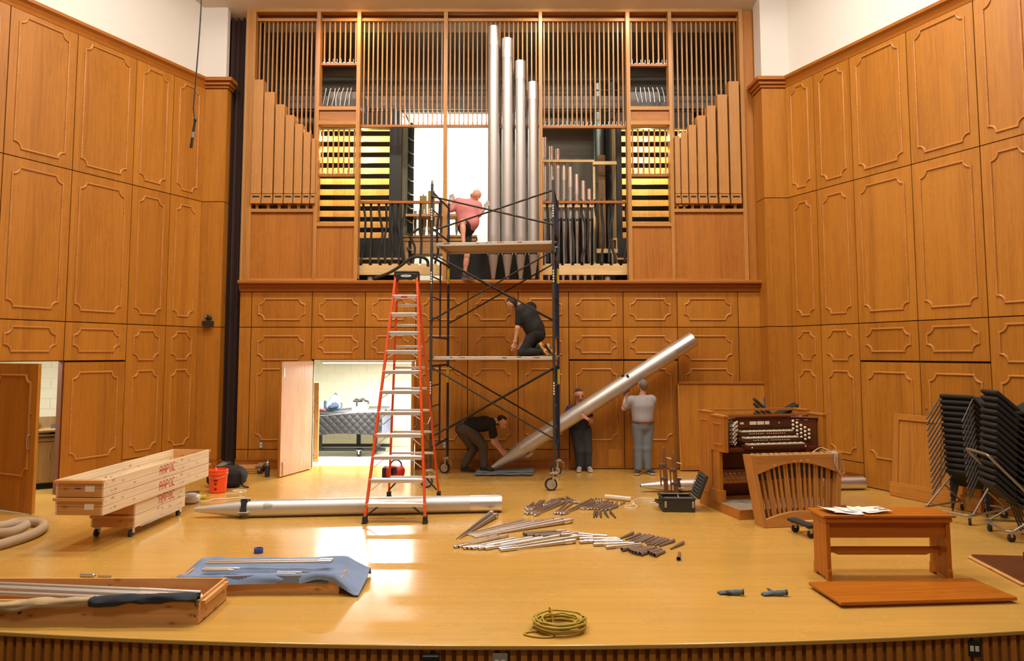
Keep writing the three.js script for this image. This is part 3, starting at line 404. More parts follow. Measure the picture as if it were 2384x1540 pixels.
// swell boxes with louvred fronts and lit wooden inside
function swell(label, x0, x1, open0, open1, lampLabel) {
  const t = thing('swell_box', label, 'swell box', [(x0 + x1) / 2, 3.66, -14.9]), X = x => x - (x0 + x1) / 2, y = v => v - 3.66, b = (n, a, c, d, e, z0, z1, m) => obj(n, span(X(a), X(c), y(d), y(e), z0, z1), m, t);
  b('frame', x0, open0, 4.3, 7.45, -0.12, 0, M.black); b('frame', open1, x1, 4.3, 7.45, -0.12, 0, M.black); b('frame', open0, open1, 7.1, 7.45, -0.12, 0, M.black); b('frame', open0, open1, 4.3, 4.72, -0.12, 0, M.black);
  b('inner_wall', x0, x1, 4.3, 7.45, -1.5, -1.45, M.birch); b('inner_wall', x0, x0 + 0.04, 4.3, 7.45, -1.45, -0.12, M.birch); b('inner_wall', x1 - 0.04, x1, 4.3, 7.45, -1.45, -0.12, M.birch); b('inner_wall', x0, x1, 7.41, 7.45, -1.45, -0.12, M.birch); b('inner_wall', x0, x1, 4.26, 4.3, -1.5, 0, M.birch);
  const g = rbx(open1 - open0, 0.105, 0.03, 0, 0, 0, 0.008, true); for (let i = 0; i < 10; i++) { const m = obj('louvre', g, M.black, t); m.position.set(X((open0 + open1) / 2), y(7.0 - i * 0.233), -0.05); m.rotation.x = 0.5; }
  const l = thing('work_lamp', lampLabel, 'lamp', [(open0 + open1) / 2, 7.1, -15.75]); obj('bulb', sph(0.045, 0, 0, 0), mat(1, 1, 1, 0.5, 0, { emissive: lin(1, 0.82, 0.45), emissiveIntensity: 12 }), l); obj('socket', cyl(0.022, 0.022, 0.26, 0, 0.04, 0, 10), M.whitep, l);
  const p = new THREE.PointLight(lin(1, 0.78, 0.36), 11); p.position.set(0, -0.06, 0); p.castShadow = true; l.add(p);
}
swell('black louvred swell box with lit yellow wood inside on the curtain side of the organ', -4.0, -2.16, -3.95, -2.42, 'bare bulb lighting the inside of the swell box on the curtain side');
swell('black louvred swell box with lit yellow wood inside on the console side of the organ', 2.44, 4.1, 2.55, 3.95, 'bare bulb lighting the inside of the swell box on the console side');
{ // the opened swell door with its slanted louvre ends, beside the bright room
  const t = thing('swell_door', 'grey green swell shutter panel standing open beside the bright chamber wall', 'shutter', [-2.1, 3.66, -15.2], R(-35)), m = mat(0.30, 0.33, 0.28, 0.5);
  obj('panel', rbx(0.42, 3.6, 0.05, 0, 1.8, 0, 0.01), m, t); obj('stile', bx(0.1, 3.6, 0.09, 0.16, 1.8, 0.03), M.black, t); for (let i = 0; i < 11; i++) { const l = obj('louvre', bx(0.12, 0.02, 0.12, 0.24, 0, 0.06), M.steel, t); l.position.y = 0.4 + i * 0.3; l.rotation.z = -0.7; }
}
tag(obj('front_board', [span(-1.12, 0.745, 3.66, 4.5, -14.8, -14.74, true)], M.black), 'added black board standing in for shade behind the feet of the large facade pipes', 'board'); tag(obj('front_board', [span(0.82, 2.05, 3.66, 5.25, -15.5, -15.44, true)], M.dark), 'added dark board standing in for shade behind the small grey pipes', 'board');  // added boards: their near-black colour stands in for the shade deep in the chamber
// hoses
const H3 = z => p => V(p[0], p[1], z);
const hoseZ = rng(5);
const NTHS = ['first', 'second', 'third', 'fourth', 'fifth', 'sixth', 'seventh', 'eighth', 'ninth', 'tenth', 'eleventh', 'twelfth'];
HOSE3.forEach((h, i) => tag(obj('wind_hose', tube(h.map((p, k) => V(p[0], p[1], -14.46 - 0.05 * hoseZ() * (k > 0 && k < h.length - 1))), 0.024, 8, 26), M.rubber), `black wind hose, ${NTHS[i]} from the curtain side in the bay above the ladder`, 'hose', 'black hoses in the bay over the ladder'));
HOSE5.forEach((h, i) => tag(obj('wind_hose', tube(h.map((p, k) => V(p[0], p[1], -14.46 - 0.05 * hoseZ() * (k > 0 && k < h.length - 1))), 0.025, 8, 26), M.rubber), `black wind hose, ${NTHS[i]} from the large facade pipes in the bay of small pipes`, 'hose', 'black hoses in the bay with the small pipes'));
tag(obj('air_hose', tube(BIGHOSE.map((p, k) => V(p[0], Math.max(p[1], 3.77), -14.0 - (k > 5 ? 0.1 : 0))), 0.03, 8, 50), M.rubber), 'thick black hose arching over the ledge above the orange ladder', 'hose');
FLEX2.forEach((h, i) => tag(obj('flexible_tube', tube(h.map(H3(-14.6)), 0.014, 6, 14), M.steel), `short grey flexible tube, ${NTHS[i]} from the curtain in the dark curtain side opening`, 'tube', 'grey tubes in the curtain side opening'));
FLEX6.forEach((h, i) => tag(obj('flexible_tube', tube(h.map(H3(-14.6)), 0.014, 6, 14), M.steel), `short grey flexible tube, ${NTHS[6 - i]} from the right wall in the dark console side opening`, 'tube', 'grey tubes in the console side opening'));
for (const [x, n] of [[-3.385, 'curtain'], [3.02, 'console']]) tag(obj('wind_chest', rbx(0.74, 0.46, 0.5, x, 7.68, -15.15, 0.02), mat(0.20, 0.20, 0.21, 0.6)), `grey chest behind the flexible tubes on the ${n} side`, 'wind chest');
// small speaking pipes with tuning sleeves, their racks
SMALLP.forEach(([x, top, r], i) => {
  const t = thing('speaking_pipe', `${['tallest', 'second tallest', 'third tallest', 'fourth tallest', 'fifth tallest', 'sixth tallest', 'second shortest', 'shortest'][i]} of the small grey pipes stepping down behind the hoses`, 'organ pipe', [x, 4.05, -15.05], 0, 'small pipes behind the hoses'), h = top - 4.05, m = M.pipegrey ??= mat(0.46, 0.38, 0.34, 0.42, 0.7);
  obj('foot', cyl(0.02, r * 0.95, 1.05, 0, 0, 0, 14), m, t); obj('body', cyl(r * 0.95, r * 0.97, h - 1.05 - 0.42, 0, 1.05, 0, 16), m, t); obj('sleeve', cyl(r * 1.06, r * 1.06, 0.44, 0, h - 0.44, 0, 16, true), M.spottedwarm ??= mat(0.66, 0.50, 0.43, 0.4, 0.7), t); obj('mouth', bx(r * 1.2, 0.04, 0.01, 0, 1.08, r * 0.95), M.dark, t);
});
{ const t = thing('pipe_rack', 'light wooden rack boards holding the small grey pipes', 'rack', [1.42, 4.05, -14.95]), X = x => x - 1.42, y = v => v - 4.05, b = (n, a, c, d, e, z0 = -0.2, z1 = 0) => obj(n, span(X(a), X(c), y(d), y(e), z0, z1, true), M.birch, t);
  b('rack_board', 0.82, 1.97, 6.37, 6.42, -0.03, 0.03); b('rack_board', 0.82, 1.97, 5.39, 5.43, -0.03, 0.02); b('rack_board', 1.93, 2.44, 6.31, 6.38, 0.0, 0.05); b('upright', 1.94, 1.985, 4.1, 6.35, -0.05, 0);
  b('foot_rail', 1.985, 2.44, 4.40, 4.49, 0, 0.06); b('chest_top', 2.36, 2.6, 4.69, 4.73, -0.3, 0); b('chest_leg', 2.42, 2.45, 4.05, 4.69, -0.03, 0); b('chest_leg', 2.36, 2.39, 4.05, 4.69, -0.28, -0.25); }
[[2.17, 0.13], [2.47, 0.17]].forEach(([x, r], i) => { const t = thing('bass_pipe', i ? 'very wide dark metal pipe beside the swell box' : 'wide dark shiny metal pipe behind the brown wooden pipe', 'organ pipe', [x, 3.66, -15.7]); obj('body', cyl(r, r, 4.2, 0, 0.5, 0, 28), i ? M.black : M.greenmet ??= mat(0.16, 0.19, 0.18, 0.3, 0.8), t); obj('foot', cyl(0.05, r, 0.5, 0, 0, 0, 20), M.greenmet, t); });
{ const t = thing('brown_wooden_pipe', 'single brown square wooden pipe standing among the dark metal pipes', 'organ pipe', [2.17, 4.49, -15.3]); obj('body', rbx(0.15, 2.12, 0.16, 0, 1.06, 0, 0.008), M.brownpipe = mat(0.22, 0.11, 0.03, 0.5, 0, { map: OAKMAP }), t); obj('cap', bx(0.155, 0.14, 0.165, 0, 0.07, 0.005), M.brownpipe, t); obj('foot', cyl(0.02, 0.03, 0.83, 0, -0.83, 0, 10), M.brownpipe, t); }
{ const t = thing('wind_chest', 'wooden wind chest with moulded top behind the hoses beside the standing man', 'wind chest', [-1.7, 3.66, -15.05]), y = v => v - 3.66, X = x => x + 1.7;
  const b = (n, a, c, d, e, z0 = -0.5, z1 = 0, m = M.chestwood ??= mat(0.56, 0.31, 0.12, 0.5, 0, { map: OAKMAP })) => obj(n, span(X(a), X(c), y(d), y(e), z0, z1, true), m, t);
  b('top_board', -2.14, -0.55, 4.76, 4.80, -0.5, 0.05); b('moulding', -2.12, -0.57, 4.68, 4.76, -0.5, 0.02); b('front_board', -2.12, -0.57, 4.41, 4.68); b('leg', -2.12, -1.98, 3.66, 4.41, -0.1, 0); b('leg', -2.3, -2.22, 3.66, 4.5, -0.1, 0); b('rack_board', -2.1, -0.55, 5.20, 5.25, -0.3, 0.1); b('bracket', -1.45, -1.30, 5.0, 5.2, -0.25, 0.08);
  b('lower_beam', -3.05, -2.25, 4.46, 4.66, -0.1, 0); b('lower_beam', -3.05, -2.25, 4.40, 4.44, -0.1, 0.02); }
[[-1.74, 5.72], [-1.56, 5.83], [-1.30, 5.55]].forEach(([x, top], i) => { const t = thing('reed_pipe', `${['middle', 'tallest', 'shortest'][i]} olive brown square wooden pipe before the bright chamber wall`, 'organ pipe', [x, 4.8, -15.35], 0, 'olive wooden pipes'), h = top - 4.8, m = M.olive ??= mat(0.30, 0.22, 0.05, 0.5, 0, { map: OAKMAP }); obj('body', rbx(0.145, h - 0.25, 0.12, 0, 0.25 + (h - 0.25) / 2, 0, 0.006), m, t); obj('foot', cyl(0.02, 0.05, 0.25, 0, 0, 0, 10), m, t); obj('stopper', cyl(0.015, 0.012, 0.05, 0, h, 0, 8), m, t); obj('clamp', [sph(0.02, 0.03, h - 0.15, 0.065, 1, 1, 0.6, 8), bx(0.11, 0.06, 0.015, 0.02, h - 0.45, 0.062)], M.chestwood, t); });
for (let i = 0; i < 8; i++) { const t = thing('metal_pipe', 'slim pale metal pipe in the row above the wooden wind chest', 'organ pipe', [-2.0 + i * 0.1 + (i > 4 ? 0.5 : 0), 4.8, -15.25], 0, 'slim pipes on the wind chest'), h = 0.55 + 0.02 * i; obj('body', cyl(0.03, 0.03, h - 0.15, 0, 0.15, 0, 12), i < 2 ? M.lead : M.pinepipe ??= mat(0.6, 0.52, 0.36, 0.5, 0.3), t); obj('foot', cyl(0.008, 0.03, 0.15, 0, 0, 0, 10), M.lead, t); }
for (let i = 0; i < 7; i++) { const t = thing('toe_pipe', 'shiny conical metal pipe foot in the gap under the pale beam', 'organ pipe', [0.95 + i * 0.15, 3.73, -14.5], 0, 'shiny pipe feet under the beam'); obj('cone', cyl(0.012, 0.045, 0.2, 0, 0, 0, 14), M.spotted, t); obj('ring', cyl(0.047, 0.047, 0.02, 0, 0.19, 0, 14), M.tin, t); }
tag(obj('downpipe', cyl(0.06, 0.06, 0.2, -2.73, 3.66, -14.55, 18), M.grey), 'short grey wind pipe under the beam above the ladder', 'pipe'); tag(obj('downpipe', cyl(0.065, 0.065, 0.2, 2.17, 3.66, -14.55, 18), mat(0.35, 0.33, 0.38, 0.5, 0.5)), 'short grey wind pipe under the beam beside the pipe feet', 'pipe');
// ---------- scaffold tower ----------
{
  const t = thing('scaffold', 'rolling blue grey scaffold tower of ladder frames and cross braces', 'scaffold', [-0.185, 0, -12.13], -R(7.5)), HX = 1.06, D = 1.42;
  const levels = [[0.3, 1.9], [2.2, 1.9], [4.1, 1.15]];
  for (const s of [-1, 1]) levels.forEach(([y0, h], k) => {
    const f = part('frame', t), x = s * HX, top = y0 + h, b = (n, p, q, r, m) => obj(n, bar(p, q, r, 10), m, f);
    const fm = s < 0 ? M.scafgrey : M.scafgrey;
    b('post', V(x, y0, 0), V(x, top, 0), 0.024, fm); b('post', V(x, y0, -D), V(x, top - 0.05, -D), 0.024, M.scafblue); b('inner_post', V(x, y0 + 0.36, -D / 2), V(x, top - 0.16, -D / 2), 0.017, M.scafblue);
    b('top_bar', V(x, top - 0.14, 0), V(x, top - 0.14, -D), 0.02, k === 2 ? M.scafgrey : M.scafblue); b('bottom_bar', V(x, y0 + 0.36, 0), V(x, y0 + 0.36, -D), 0.019, M.scafblue);
    for (let y = y0 + 0.7; y < top - 0.3; y += 0.36) b('rung', V(x, y, 0), V(x, y, -D / 2), 0.014, M.scafgrey);
    if (k) obj('coupling', [bar(V(x, y0 - 0.06, 0), V(x, y0 + 0.06, 0), 0.027, 10), bar(V(x, y0 - 0.06, -D), V(x, y0 + 0.06, -D), 0.027, 10)], M.scafgrey, f);
    if (k < 2) obj('yellow_band', bar(V(x, y0 + (s < 0 ? 1.42 : 1.40), -D), V(x, y0 + (s < 0 ? 1.72 : 1.68), -D), 0.0255, 10), M.yellow, f);
    if (k === 2) obj('stub', [bar(V(x, top - 0.03, 0), V(x, top + 0.06, 0), 0.02, 10), bar(V(x, top - 0.08, -D), V(x, top + 0.03, -D), 0.02, 10)], M.steel, f);
    const ly = y0 + (k === 2 ? 0.52 : 1.3); obj('marking', [0, 1, 2, 3, 4].map(i => bx(0.02, 0.028, 0.004, x, ly + i * 0.045, 0.0245)), M.whitep, f);
  });
  for (const z of [0, -D]) for (const [ya, yb] of [[0.84, 2.04], [2.84, 4.02]]) for (const s of [-1, 1]) { const zz = z + 0.03 * s; obj('brace', bar(V(-s * HX, ya, zz), V(s * HX, yb, zz), 0.0145, 8), M.brace, t); }
  for (const [a, b] of [[5.02, 4.47], [4.42, 5.08]]) obj('brace', bar(V(-HX, a, 0.03 * Math.sign(a - b)), V(HX, b, 0.03 * Math.sign(a - b)), 0.016, 8), M.brace, t);
  for (const sx of [-1, 1]) for (const z of [0, -D]) {
    const c = part('caster', t); c.position.set(sx * HX, 0, z); c.rotation.y = [0.5, -0.35, 0.25, 0.15][(sx + 1) + (z ? 1 : 0)];
    const wx = -0.06; obj('wheel', new THREE.CylinderGeometry(0.105, 0.105, 0.045, 24).rotateX(Math.PI / 2).translate(wx, 0.105, 0), M.rubber, c); obj('hub', [new THREE.CylinderGeometry(0.078, 0.078, 0.052, 20).rotateX(Math.PI / 2).translate(wx, 0.105, 0)], M.casterhub ??= mat(0.40, 0.33, 0.24, 0.6, 0.2), c);
    obj('fork', [bx(0.03, 0.17, 0.008, wx + 0.03, 0.2, 0.034), bx(0.03, 0.17, 0.008, wx + 0.03, 0.2, -0.034), bx(0.12, 0.02, 0.1, -0.01, 0.285, 0), cyl(0.03, 0.024, 0.06, 0, 0.26, 0, 12)], M.casterhub, c);
    obj('brake', [bx(0.05, 0.01, 0.05, 0.06, 0.25, 0), bx(0.012, 0.1, 0.04, 0.085, 0.21, 0)], M.casterhub, c);
  }
}
function plank(name, label, x, y, z, w, d, n, m) {
  const t = thing(name, label, 'plank', [x, y, z], -R(7.5)); for (let i = 0; i < n; i++) obj('board', rbx(w - 0.1, 0.02, d / n - 0.008, 0, 0.05, -d / 2 + d / n * (i + 0.5), 0.004, true), M.ply, t);
  obj('side_rail', rbx(w - 0.06, 0.06, 0.03, 0, 0.03, d / 2, 0.006), M.plankrail ??= mat(0.58, 0.52, 0.46, 0.5, 0.3), t); obj('side_rail', rbx(w - 0.06, 0.06, 0.03, 0, 0.03, -d / 2, 0.006), M.plankrail, t);
  for (const s of [-1, 1]) { obj('end_rail', bx(0.04, 0.06, d, s * (w / 2 - 0.05), 0.03, 0), M.steel, t); obj('hook', [bx(0.07, 0.02, 0.05, s * (w / 2 - 0.015), 0.065, d * 0.3), bx(0.07, 0.02, 0.05, s * (w / 2 - 0.015), 0.065, -d * 0.3)], M.steel, t); }
  for (let i = 0; i < 7; i++) { const r = rng(i + 9 + y * 100 | 0); obj('scuff', bx(0.02 + 0.1 * r(), 0.012, 0.002, -w * 0.4 + w * 0.8 * r(), 0.035 + 0.015 * r(), d / 2 + 0.0155), i % 3 ? M.black : M.stencil, t); }
  return t;
}
plank('scaffold_plank', 'upper scaffold deck with pale worn edge below the man in pink', -0.09, 4.165, -12.78, 2.12, 1.0, 2);
plank('scaffold_plank', 'lower scaffold deck that the kneeling man is working on', -0.09, 2.165, -12.78, 2.16, 1.0, 2);
// ---------- orange step ladder ----------
{
  const t = thing('step_ladder', 'tall orange fibreglass step ladder with aluminium steps', 'ladder', [-1.43, 0, -9.72]), tl = V(-0.15, 3.42, -0.72), tr = V(0.165, 3.42, -0.72), fl = V(-0.42, 0.06, 0), fr = V(0.39, 0.06, 0), rl = V(-0.37, 0.06, -1.7), rr = V(0.42, 0.06, -1.7), tl2 = V(-0.14, 3.36, -0.84), tr2 = V(0.155, 3.36, -0.84);
  const lerp = (a, b, y) => V().lerpVectors(a, b, (y - a.y) / (b.y - a.y));
  obj('front_rail', beam(fl, tl, 0.03, 0.085), M.orange, t); obj('front_rail', beam(fr, tr, 0.03, 0.085), M.orange, t); obj('rear_rail', beam(rl, tl2, 0.028, 0.06), M.orange, t); obj('rear_rail', beam(rr, tr2, 0.028, 0.06), M.orange, t);
  for (const y of [0.24, 0.55, 0.85, 1.145, 1.445, 1.735, 2.015, 2.30, 2.57, 2.845, 3.11]) {
    const a = lerp(fl, tl, y), b = lerp(fr, tr, y), w = b.x - a.x - 0.03; const s = obj('step', [rbx(w, 0.05, 0.012, (a.x + b.x) / 2, y - 0.005, a.z + 0.035, 0.004), rbx(w, 0.012, 0.09, (a.x + b.x) / 2, y + 0.018, a.z - 0.01, 0.004)], M.alu, t);
    const bl = Math.min(0.09, w * 0.22) + (y < 1.2 ? 0.05 : 0); for (const q of [-1, 1]) obj('step_brace', bar(V(q < 0 ? a.x + 0.02 : b.x - 0.02, y - bl * 0.95, a.z + 0.03), V(q < 0 ? a.x + 0.02 + bl : b.x - 0.02 - bl, y - 0.02, a.z + 0.03), y < 0.3 ? 0.012 : 0.007, 6), y < 0.3 ? M.black : M.alu, s);
    obj('rivet', [a, b].flatMap(p => [0, 0.05].map(o => sph(0.008, p.x + (p === a ? 0 : 0), y - o + 0.01, a.z + 0.046, 1, 1, 0.5, 6))), M.alu, t);
  }
  for (const y of [0.33, 0.72, 1.06, 1.40, 1.74, 2.06, 2.38, 2.70, 3.0]) { const a = lerp(rl, tl2, y), b = lerp(rr, tr2, y); obj('rear_bar', rbx(b.x - a.x - 0.02, 0.035, 0.02, (a.x + b.x) / 2, y, a.z, 0.004), M.alu, t); }
  for (const q of [-1, 1]) { const a = lerp(rl, tl2, 0.33), b = lerp(rr, tr2, 0.33); obj('rear_brace', bar(V(q < 0 ? a.x : b.x, 0.14, a.z + 0.04), V(q < 0 ? a.x + 0.17 : b.x - 0.17, 0.32, a.z), 0.014, 6), M.black, t); const c = lerp(q < 0 ? fl : fr, q < 0 ? tl : tr, 1.3), d = lerp(q < 0 ? rl : rr, q < 0 ? tl2 : tr2, 1.3), m = V((c.x + d.x) / 2 + q * 0.02, 1.24, (c.z + d.z) / 2); obj('spreader', [bar(c, m, 0.009, 6), bar(m, d, 0.009, 6)], M.steel, t); }
  for (const p of [fl, fr, rl, rr]) obj('foot', [rbx(0.06, 0.1, 0.11, p.x, 0.05, p.z, 0.012), rbx(0.07, 0.03, 0.12, p.x, 0.015, p.z, 0.006)], M.rubber, t);
  obj('top_cap', [rbx(0.36, 0.05, 0.2, 0.008, 3.47, -0.78, 0.015), rbx(0.34, 0.09, 0.03, 0.008, 3.41, -0.685, 0.01), rbx(0.05, 0.12, 0.17, -0.15, 3.41, -0.78, 0.01), rbx(0.05, 0.12, 0.17, 0.165, 3.41, -0.78, 0.01)], M.black, t);
  obj('name_oval', new THREE.CylinderGeometry(0.5, 0.5, 0.004, 24).scale(0.16, 1, 0.036).rotateX(Math.PI / 2).translate(0.008, 3.418, -0.667), M.whitep, t);
  const f = makeText('WERNER', 256, 64, 'bold 44px sans-serif', '#222', '#e8e6e0'); obj('name_print', new THREE.PlaneGeometry(0.105, 0.02).translate(0.008, 3.418, -0.6645), f, t);
  obj('warning_label', bx(0.09, 0.02, 0.003, -0.01, 3.105, lerp(fl, tl, 3.11).z + 0.043), M.stencil, t);
}
// ---------- where the small pipes lie on the floor: foot x, z, open end x, z in metres ----------
const CONES = [[-0.569,-8.887,-0.146,-10.201],[-0.523,-8.907,-0.084,-10.041]];
const TRUMPETS = [[-0.46,-9.116,0.281,-9.837],[-0.441,-9.073,0.365,-9.762],[-0.419,-9.052,0.462,-9.713],[-0.396,-9.031,0.565,-9.713],[-0.374,-9.01,0.659,-9.738],[-0.357,-8.989,0.805,-9.812],[-0.35,-8.948,0.931,-9.738]];
const REEDS = [[-0.568,-8.474,-0.076,-8.99],[-0.512,-8.497,0.065,-9.016],[-0.458,-8.428,0.15,-8.861],[-0.404,-8.428,0.261,-8.836],[-0.354,-8.416,0.362,-8.874],[-0.278,-8.405,0.487,-8.861],[-0.203,-8.405,0.698,-8.938],[-0.046,-8.405,0.949,-8.913],[-0.027,-8.337,0.875,-8.712]];
const DARKP = [[0.261,-9.043,0.813,-9.259],[0.299,-8.964,0.875,-9.177],[0.392,-8.951,0.864,-9.069],[0.458,-8.938,0.977,-9.15]];
const FLUTES = [[0.947,-9.074,1.297,-8.967],[0.854,-9.002,1.116,-8.92],[0.934,-8.84,1.406,-8.863],[0.974,-8.728,1.425,-8.795],[1.095,-8.706,1.449,-8.728],[1.072,-8.576,1.568,-8.64],[0.917,-8.684,1.212,-8.75],[1.203,-8.45,1.646,-8.597]];
const BROWNUP = [[1.418,-8.863,1.644,-9.122],[1.504,-8.84,1.719,-9.062],[1.539,-8.773,1.774,-9.002],[1.588,-8.75,1.82,-8.99],[1.599,-8.717,1.836,-8.955],[1.638,-8.706,1.864,-8.944],[1.712,-8.695,1.914,-8.897],[1.718,-8.608,1.946,-8.852],[1.756,-8.597,1.976,-8.829],[1.797,-8.576,2.007,-8.784],[1.848,-8.544,2.072,-8.761],[1.953,-8.429,2.159,-8.662]];
const BROWNLO = [[1.373,-8.347,1.655,-8.523],[1.443,-8.327,1.717,-8.491],[1.46,-8.267,1.741,-8.47],[1.477,-8.228,1.765,-8.45],[1.502,-8.198,1.803,-8.47],[1.544,-8.16,1.835,-8.408],[1.653,-8.208,1.842,-8.388],[1.674,-8.15,1.839,-8.327],[1.695,-8.112,1.86,-8.307],[1.934,-7.971,2.012,-8.248]];
const HEAP = [[0.332,-10.535,0.466,-10.919],[0.347,-10.435,0.508,-10.847],[0.367,-10.386,0.588,-11.066],[0.412,-10.435,0.637,-11.103],[0.308,-10.241,0.743,-11.066],[0.334,-10.177,0.838,-10.992],[0.402,-10.177,0.876,-10.992],[0.444,-10.084,0.991,-11.066],[0.606,-10.706,0.767,-11.179],[0.653,-10.741,0.815,-11.198],[0.696,-10.812,0.879,-11.217],[0.743,-10.847,0.921,-11.255],[1.101,-10.937,0.945,-11.255],[1.14,-10.937,1.011,-11.372],[1.18,-10.919,1.008,-11.085],[0.735,-10.209,1.005,-11.047],[0.774,-10.209,1.073,-10.956],[0.811,-10.177,1.361,-11.179],[0.853,-10.177,1.416,-11.066]];
const HEAP2 = [[1.141,-10.535,1.414,-10.992],[1.164,-10.508,1.634,-11.122],[1.224,-10.485,1.689,-11.029],[1.286,-10.518,1.509,-10.847],[1.327,-10.495,1.547,-10.847],[1.369,-10.475,1.587,-10.812],[1.42,-10.419,1.64,-10.812],[1.479,-10.428,1.687,-10.776],[1.546,-10.485,1.706,-10.706],[1.439,-11.029,1.386,-11.255],[1.469,-11.029,1.459,-11.275],[1.5,-11.029,1.504,-11.255],[1.545,-11.103,1.551,-11.255],[1.746,-10.812,1.86,-10.992],[1.688,-10.829,1.751,-11.029]];
const TINY = [[1.265,-10.008,1.317,-10.305],[1.307,-10.038,1.35,-10.305],[1.363,-10.008,1.397,-10.305],[1.464,-10.008,1.461,-10.305],[1.563,-9.993,1.54,-10.305]];
const STRIPCORD = [[1.982,-11.172],[2.0,-10.983],[1.928,-10.8],[1.821,-10.74],[1.833,-10.623],[1.946,-10.623],[2.005,-10.8],[1.972,-11.045],[2.16,-11.335],[2.322,-11.302],[2.354,-11.172],[2.255,-11.045],[2.288,-10.983],[2.439,-11.014]];
// ---------- large pipes lying on the floor and the one being carried ----------
function largePipe(name, label, L, r, footL, mouthSide, m) { // axis along +x, foot tip at x = 0; mouthSide: angle of the mouth about the axis
  const t = thing(name, label, 'organ pipe'), g = new THREE.Group(); const rot = q => q.rotateZ(-Math.PI / 2);
  const foot = obj('foot', rot(lathe([[0.03, 0], [0.032, 0], [r * 0.97, footL - 0.02], [r * 0.97, footL]], 32)), m, t);
  obj('body', rot(cyl(r, r, L - footL - 0.1 - 0.45, 0, footL + 0.1, 0, 40, true)), m, t); obj('sleeve', rot(cyl(r + 0.003, r + 0.003, 0.45, 0, L - 0.45, 0, 40, true)), M.tin, t); obj('bore', rot(cyl(r * 0.98, r * 0.98, 0.01, 0, L - 0.5, 0, 30)), M.dark, t);
  obj('throat', rot(cyl(r * 0.9, r * 0.9, 0.12, 0, footL - 0.01, 0, 30)), m, t);
  const mo = part('mouth', t); mo.rotation.x = mouthSide;
  obj('slot', bx(0.075, r * 0.2, r * 1.5, footL + 0.05, r * 0.86, 0), M.dark, mo);
  obj('upper_lip', sheet((u, v) => { const a = 0.95 * Math.pow(1 - v, 0.6) * (u * 2 - 1), k = r * (0.9 + 0.105 * v); return [footL + 0.09 + v * 0.36, k * Math.cos(a) + 0.004, k * Math.sin(a)]; }, 12, 10), M.lipmetal ??= mat(0.44, 0.40, 0.35, 0.45, 0.75), mo);
  obj('languid', sheet((u, v) => { const a = 0.9 * (1 - v) * (u * 2 - 1), k = r * (0.93 - 0.3 * v); return [footL - v * 0.22, k * Math.cos(a) + 0.006, k * Math.sin(a)]; }, 10, 8), M.lipmetal, mo);
  for (const s of [-1, 1]) obj('ear', bx(0.14, r * 0.5, 0.008, footL + 0.06, r * 0.82, s * r * 0.82), m, mo);
  return t;
}
function lay(t, p, q) { t.position.copy(p); t.quaternion.setFromUnitVectors(V(1, 0, 0), V().subVectors(q, p).normalize()); }
M.bigpipe = mat(0.60, 0.57, 0.54, 0.46, 0.8);
{ const a = largePipe('large_organ_pipe', 'long silver organ pipe lying on the floor under the step ladder', 4.27, 0.12, 0.63, R(60), M.bigpipe); lay(a, V(-4.27, 0.115, -10.02), V(-0.03, 0.123, -10.42));
  const b = largePipe('large_organ_pipe', 'long silver organ pipe lying on the floor behind the console', 3.8, 0.105, 0.55, R(60), M.bigpipe); lay(b, V(2.27, 0.105, -11.85), V(6.04, 0.108, -12.1));
  const c = largePipe('large_organ_pipe', 'long silver organ pipe being raised at a slant by three people', 4.66, 0.148, 0.72, R(215), M.bigpipe); lay(c, V(-0.24, 0.085, -13.62), V(3.72, 2.56, -13.8));
  obj('lug', [bx(0.05, 0.02, 0.07, 3.1, 0.155, 0.05), bx(0.04, 0.05, 0.03, 3.16, 0.10, 0.13)], M.black, c); }
// ---------- small pipes set out in rows ----------
function smallPipe(name, label, group, [x0, z0, x1, z1], r0, r1, o = {}) { // boot at 0, open end at 1
  const L = Math.hypot(x1 - x0, z1 - z0), t = thing(name, label, 'organ pipe', [x0, 0, z0], Math.atan2(-(z1 - z0), x1 - x0), group), bl = o.boot ?? 0.12, br = o.br ?? r0 * 2, rot = q => q.rotateZ(-Math.PI / 2), mb = o.mb ?? M.zinc, mr = o.mr ?? M.zinc, y0 = br, yl = Math.max(r1, 0.01);
  const tilt = Math.atan2(yl - y0, L), up = g => g.rotateZ(tilt).translate(0, y0, 0);
  obj('boot', up(rot(lathe(o.tip ? [[0.001, 0], [br * 0.7, br * 0.25], [br, br * 0.9], [br, bl - 0.01], [br * 0.8, bl]] : [[br * 0.55, 0], [br, br * 0.6], [br, bl], [r0, bl + 0.005]], 12))), mb, t);
  obj('resonator', up(rot(lathe([[r0, bl], [r1, L - 0.005], [r1, L], [r1 * 0.8, L], [r1 * 0.7, L - 0.05], [0.001, L - 0.06]], 14))), mr, t);
  if (o.collar) obj('collar', up(rot(cyl(r1 * 1.06, r1 * 1.08, o.collar, 0, L - o.collar - 0.05, 0, 14, true))), M.spotted, t);
  return t;
}
const rp = rng(77);
M.brownlead = mat(0.27, 0.20, 0.165, 0.5, 0.55); M.silver = mat(0.80, 0.76, 0.72, 0.26, 0.9);
CONES.forEach((q, i) => smallPipe('conical_pipe', ['slender grey conical pipe by the large floor pipe, farther of the pair', 'slender grey conical pipe by the large floor pipe, nearer of the pair'][i], 'pair of conical pipes', q, 0.006, 0.036, { br: 0.008, boot: 0.05, mr: M.lead, collar: 0.06 }));
